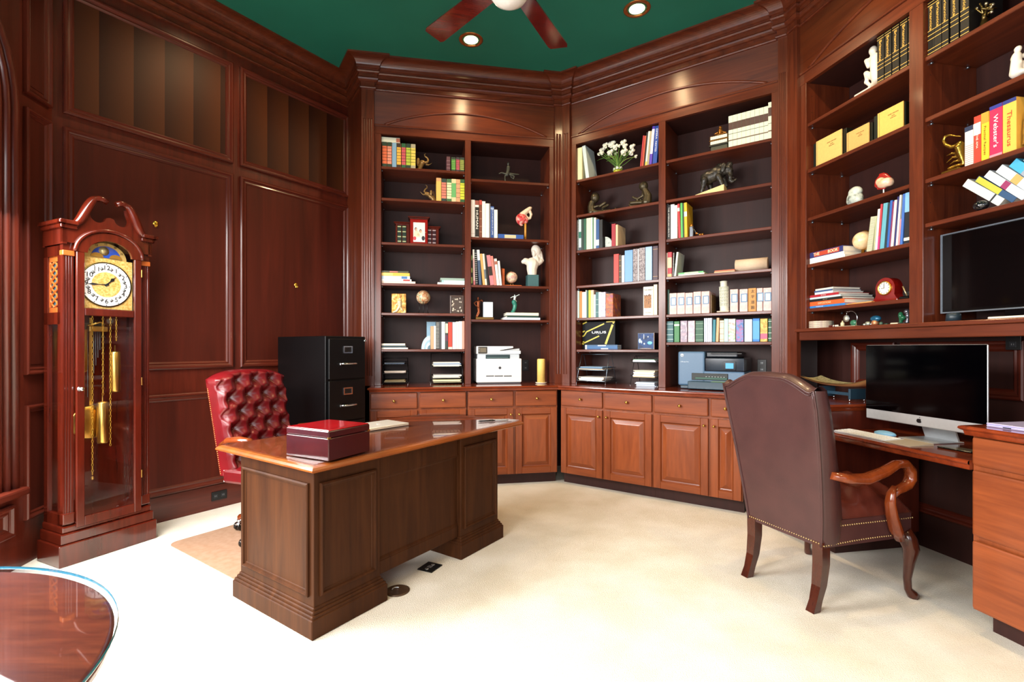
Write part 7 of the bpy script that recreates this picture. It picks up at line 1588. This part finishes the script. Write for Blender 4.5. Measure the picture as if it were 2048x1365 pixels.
# carved dish on a stand
A = crop(1580, 640, 4.265); q = Q(3, ZC, A, 440, 690, F3 + .02); q.dz = 0
t = q.thing('carved_dish', 'shallow carved tan dish resting on a dark stand beside the computer', 'dish'); zb_ = .075
DM = M('#d9a468', .45, noise=.08); DI = mottled('carved_dish_inside', ['#6f6844', '#b09c6a', '#8a7d55'], 60, .6, bump=.8); sw = .27
def dish(sx, dy, z0_, dz): return lambda s, r: ((2 * s - 1) * sx, (2 * r - 1) * dy, z0_ + dz * (abs(2 * s - 1) ** 2.6 * .8 + .35 * abs(2 * r - 1) ** 2))
b = MB(); b.grid(dish(sw, .09, zb_, .05), 24, 10, DM); b.build('outer_shell', t); b = MB(); b.grid(dish(sw * .97, .082, zb_ + .008, .046), 24, 10, DI); b.build('inner_face', t)
t2 = t; b = MB(); DB = M('#1f3a4a', .4)
for s in (-1, 1): b.box(s * .12 - .008, s * .12 + .008, -.06, .06, .012, zb_ + .006, DB, .002); b.sphere((s * .12, -.055, .007), .007, CHROME, 8, 6); b.sphere((s * .12, .055, .007), .007, CHROME, 8, 6)
b.box(-.12, .12, -.006, .006, .03, .05, DB); o = b.build('dish_stand'); o.location = W(3, q.u0, q.D, ZC + .0005); o.rotation_euler.z = fr(3); tag(o, 'dark blue metal stand under the carved dish', 'stand')
t.location.z += .012
# lilac laptop on the drawer pedestal
P0 = pf(3, ZC + .012, 1977, 848); t = thing('laptop', 'closed lilac laptop on the drawer pedestal at the picture edge', 'laptop', 3, P0[0] + .165, P0[1] + .10, ZC + .0005, rot=fr(3)); LV = M('#b9b4dc', .35, .3)
MB().box(-.165, .165, -.115, .115, 0, .010, LV, .004).build('base', t); MB().box(-.165, .165, -.115, .115, .0105, .017, LV, .004).build('lid', t); b = MB(); b.box(-.10, -.07, -.1155, -.11, .003, .007, BLACK); b.box(.0, .012, -.1155, -.11, .003, .007, BLACK); b.build('ports', t)
# cables behind the computer
for i, (lb, P) in enumerate((('thin dark cable hanging down the desk back beside the computer', [(-1.93, 1.33), (-1.90, 1.2), (-1.88, 1.02), (-1.86, .9), (-1.84, .77)]), ('second thin cable looping lower on the desk back', [(-1.86, 1.33), (-1.83, 1.22), (-1.84, 1.1), (-1.80, .98), (-1.79, .92)]))):
    b = MB(); b.tube([(u, F3 + BD - .040 - .005 * i, z) for u, z in P], .0035, M('#23262b', .5), 8); o = b.build('power_cable'); o.rotation_euler.z = fr(3); tag(o, lb, 'cable', 'cables behind the computer')
b = MB()
for p in ((1925, 822, 0), ): pass
u, z = px(3, F3 + BD, 2038, 679); outlet('dark outlet plate high on the desk back panel', 3, u, F3 + BD - .034, z)
# ------------------------------------------------------------------ camera, daylight, lamps
cd_ = bpy.data.cameras.new('camera'); cam = bpy.data.objects.new('camera', cd_); COL.objects.link(cam)
cam.location = (0, 0, H); cam.rotation_euler = (PI / 2, 0, 0); cd_.sensor_width = 36; cd_.lens = F / 2048 * 36
cd_.shift_y = (CY - 682.5) / 2048; cd_.clip_start = .02; SC.camera = cam
SC.view_settings.view_transform = 'Standard'; SC.view_settings.look = 'None'; SC.view_settings.exposure = EXPO if 'EXPO' in globals() else 0; SC.view_settings.gamma = 1
SC.view_settings.use_curve_mapping = False
w = bpy.data.worlds.new('world'); SC.world = w; w.use_nodes = True; bg = w.node_tree.nodes['Background']
bg.inputs[0].default_value = (.40, .65, 1, 1); bg.inputs[1].default_value = .9
def area(name, k, u, D, z, sx, sy, e, col, tilt=0.):
    l = bpy.data.lights.new(name, 'AREA'); l.shape = 'RECTANGLE'; l.size = sx; l.size_y = sy; l.energy = e; l.color = col
    o = bpy.data.objects.new(name, l); COL.objects.link(o); o.location = W(k, u, D, z)
    o.rotation_euler = (-PI / 2 + math.radians(tilt), 0, fr(k)); return o
DAY = (1.0, .98, .95)
for a0, a1 in ops: area('window_daylight', -1, (a0 + a1) / 2, DW + .20, 1.85, a1 - a0, 2.7, E_LEFT, DAY, 55)
for a0, a1 in ro: area('window_daylight', 5, (a0 + a1) / 2, DR + .20, 1.6, a1 - a0, 2.9, E_REAR * (1.0 if a0 > 0 else .15), (1.0, .98, .95), 50)
WARM = (1.0, .70, .38)
def spot(name, p, e, ang, col=WARM, r=.05, blend=.6):
    l = bpy.data.lights.new(name, 'SPOT'); l.energy = e; l.spot_size = math.radians(ang); l.spot_blend = blend; l.shadow_soft_size = r; l.color = col
    o = bpy.data.objects.new(name, l); COL.objects.link(o); o.location = p; return o
for p in cans: spot('downlight', p + Vector((0, 0, -.012)), E_CAN, 150)
# the other downlights of the ring lie outside the picture: one over the clock wall, two over the computer desk
for k, u, D in ((0, 1.9, 3.35), (3, -2.3, 2.0), (3, -.6, 2.0)): spot('downlight', W(k, u, D, CEIL - .012), E_CAN * (1.0 if k == 0 else 1.6), 150)
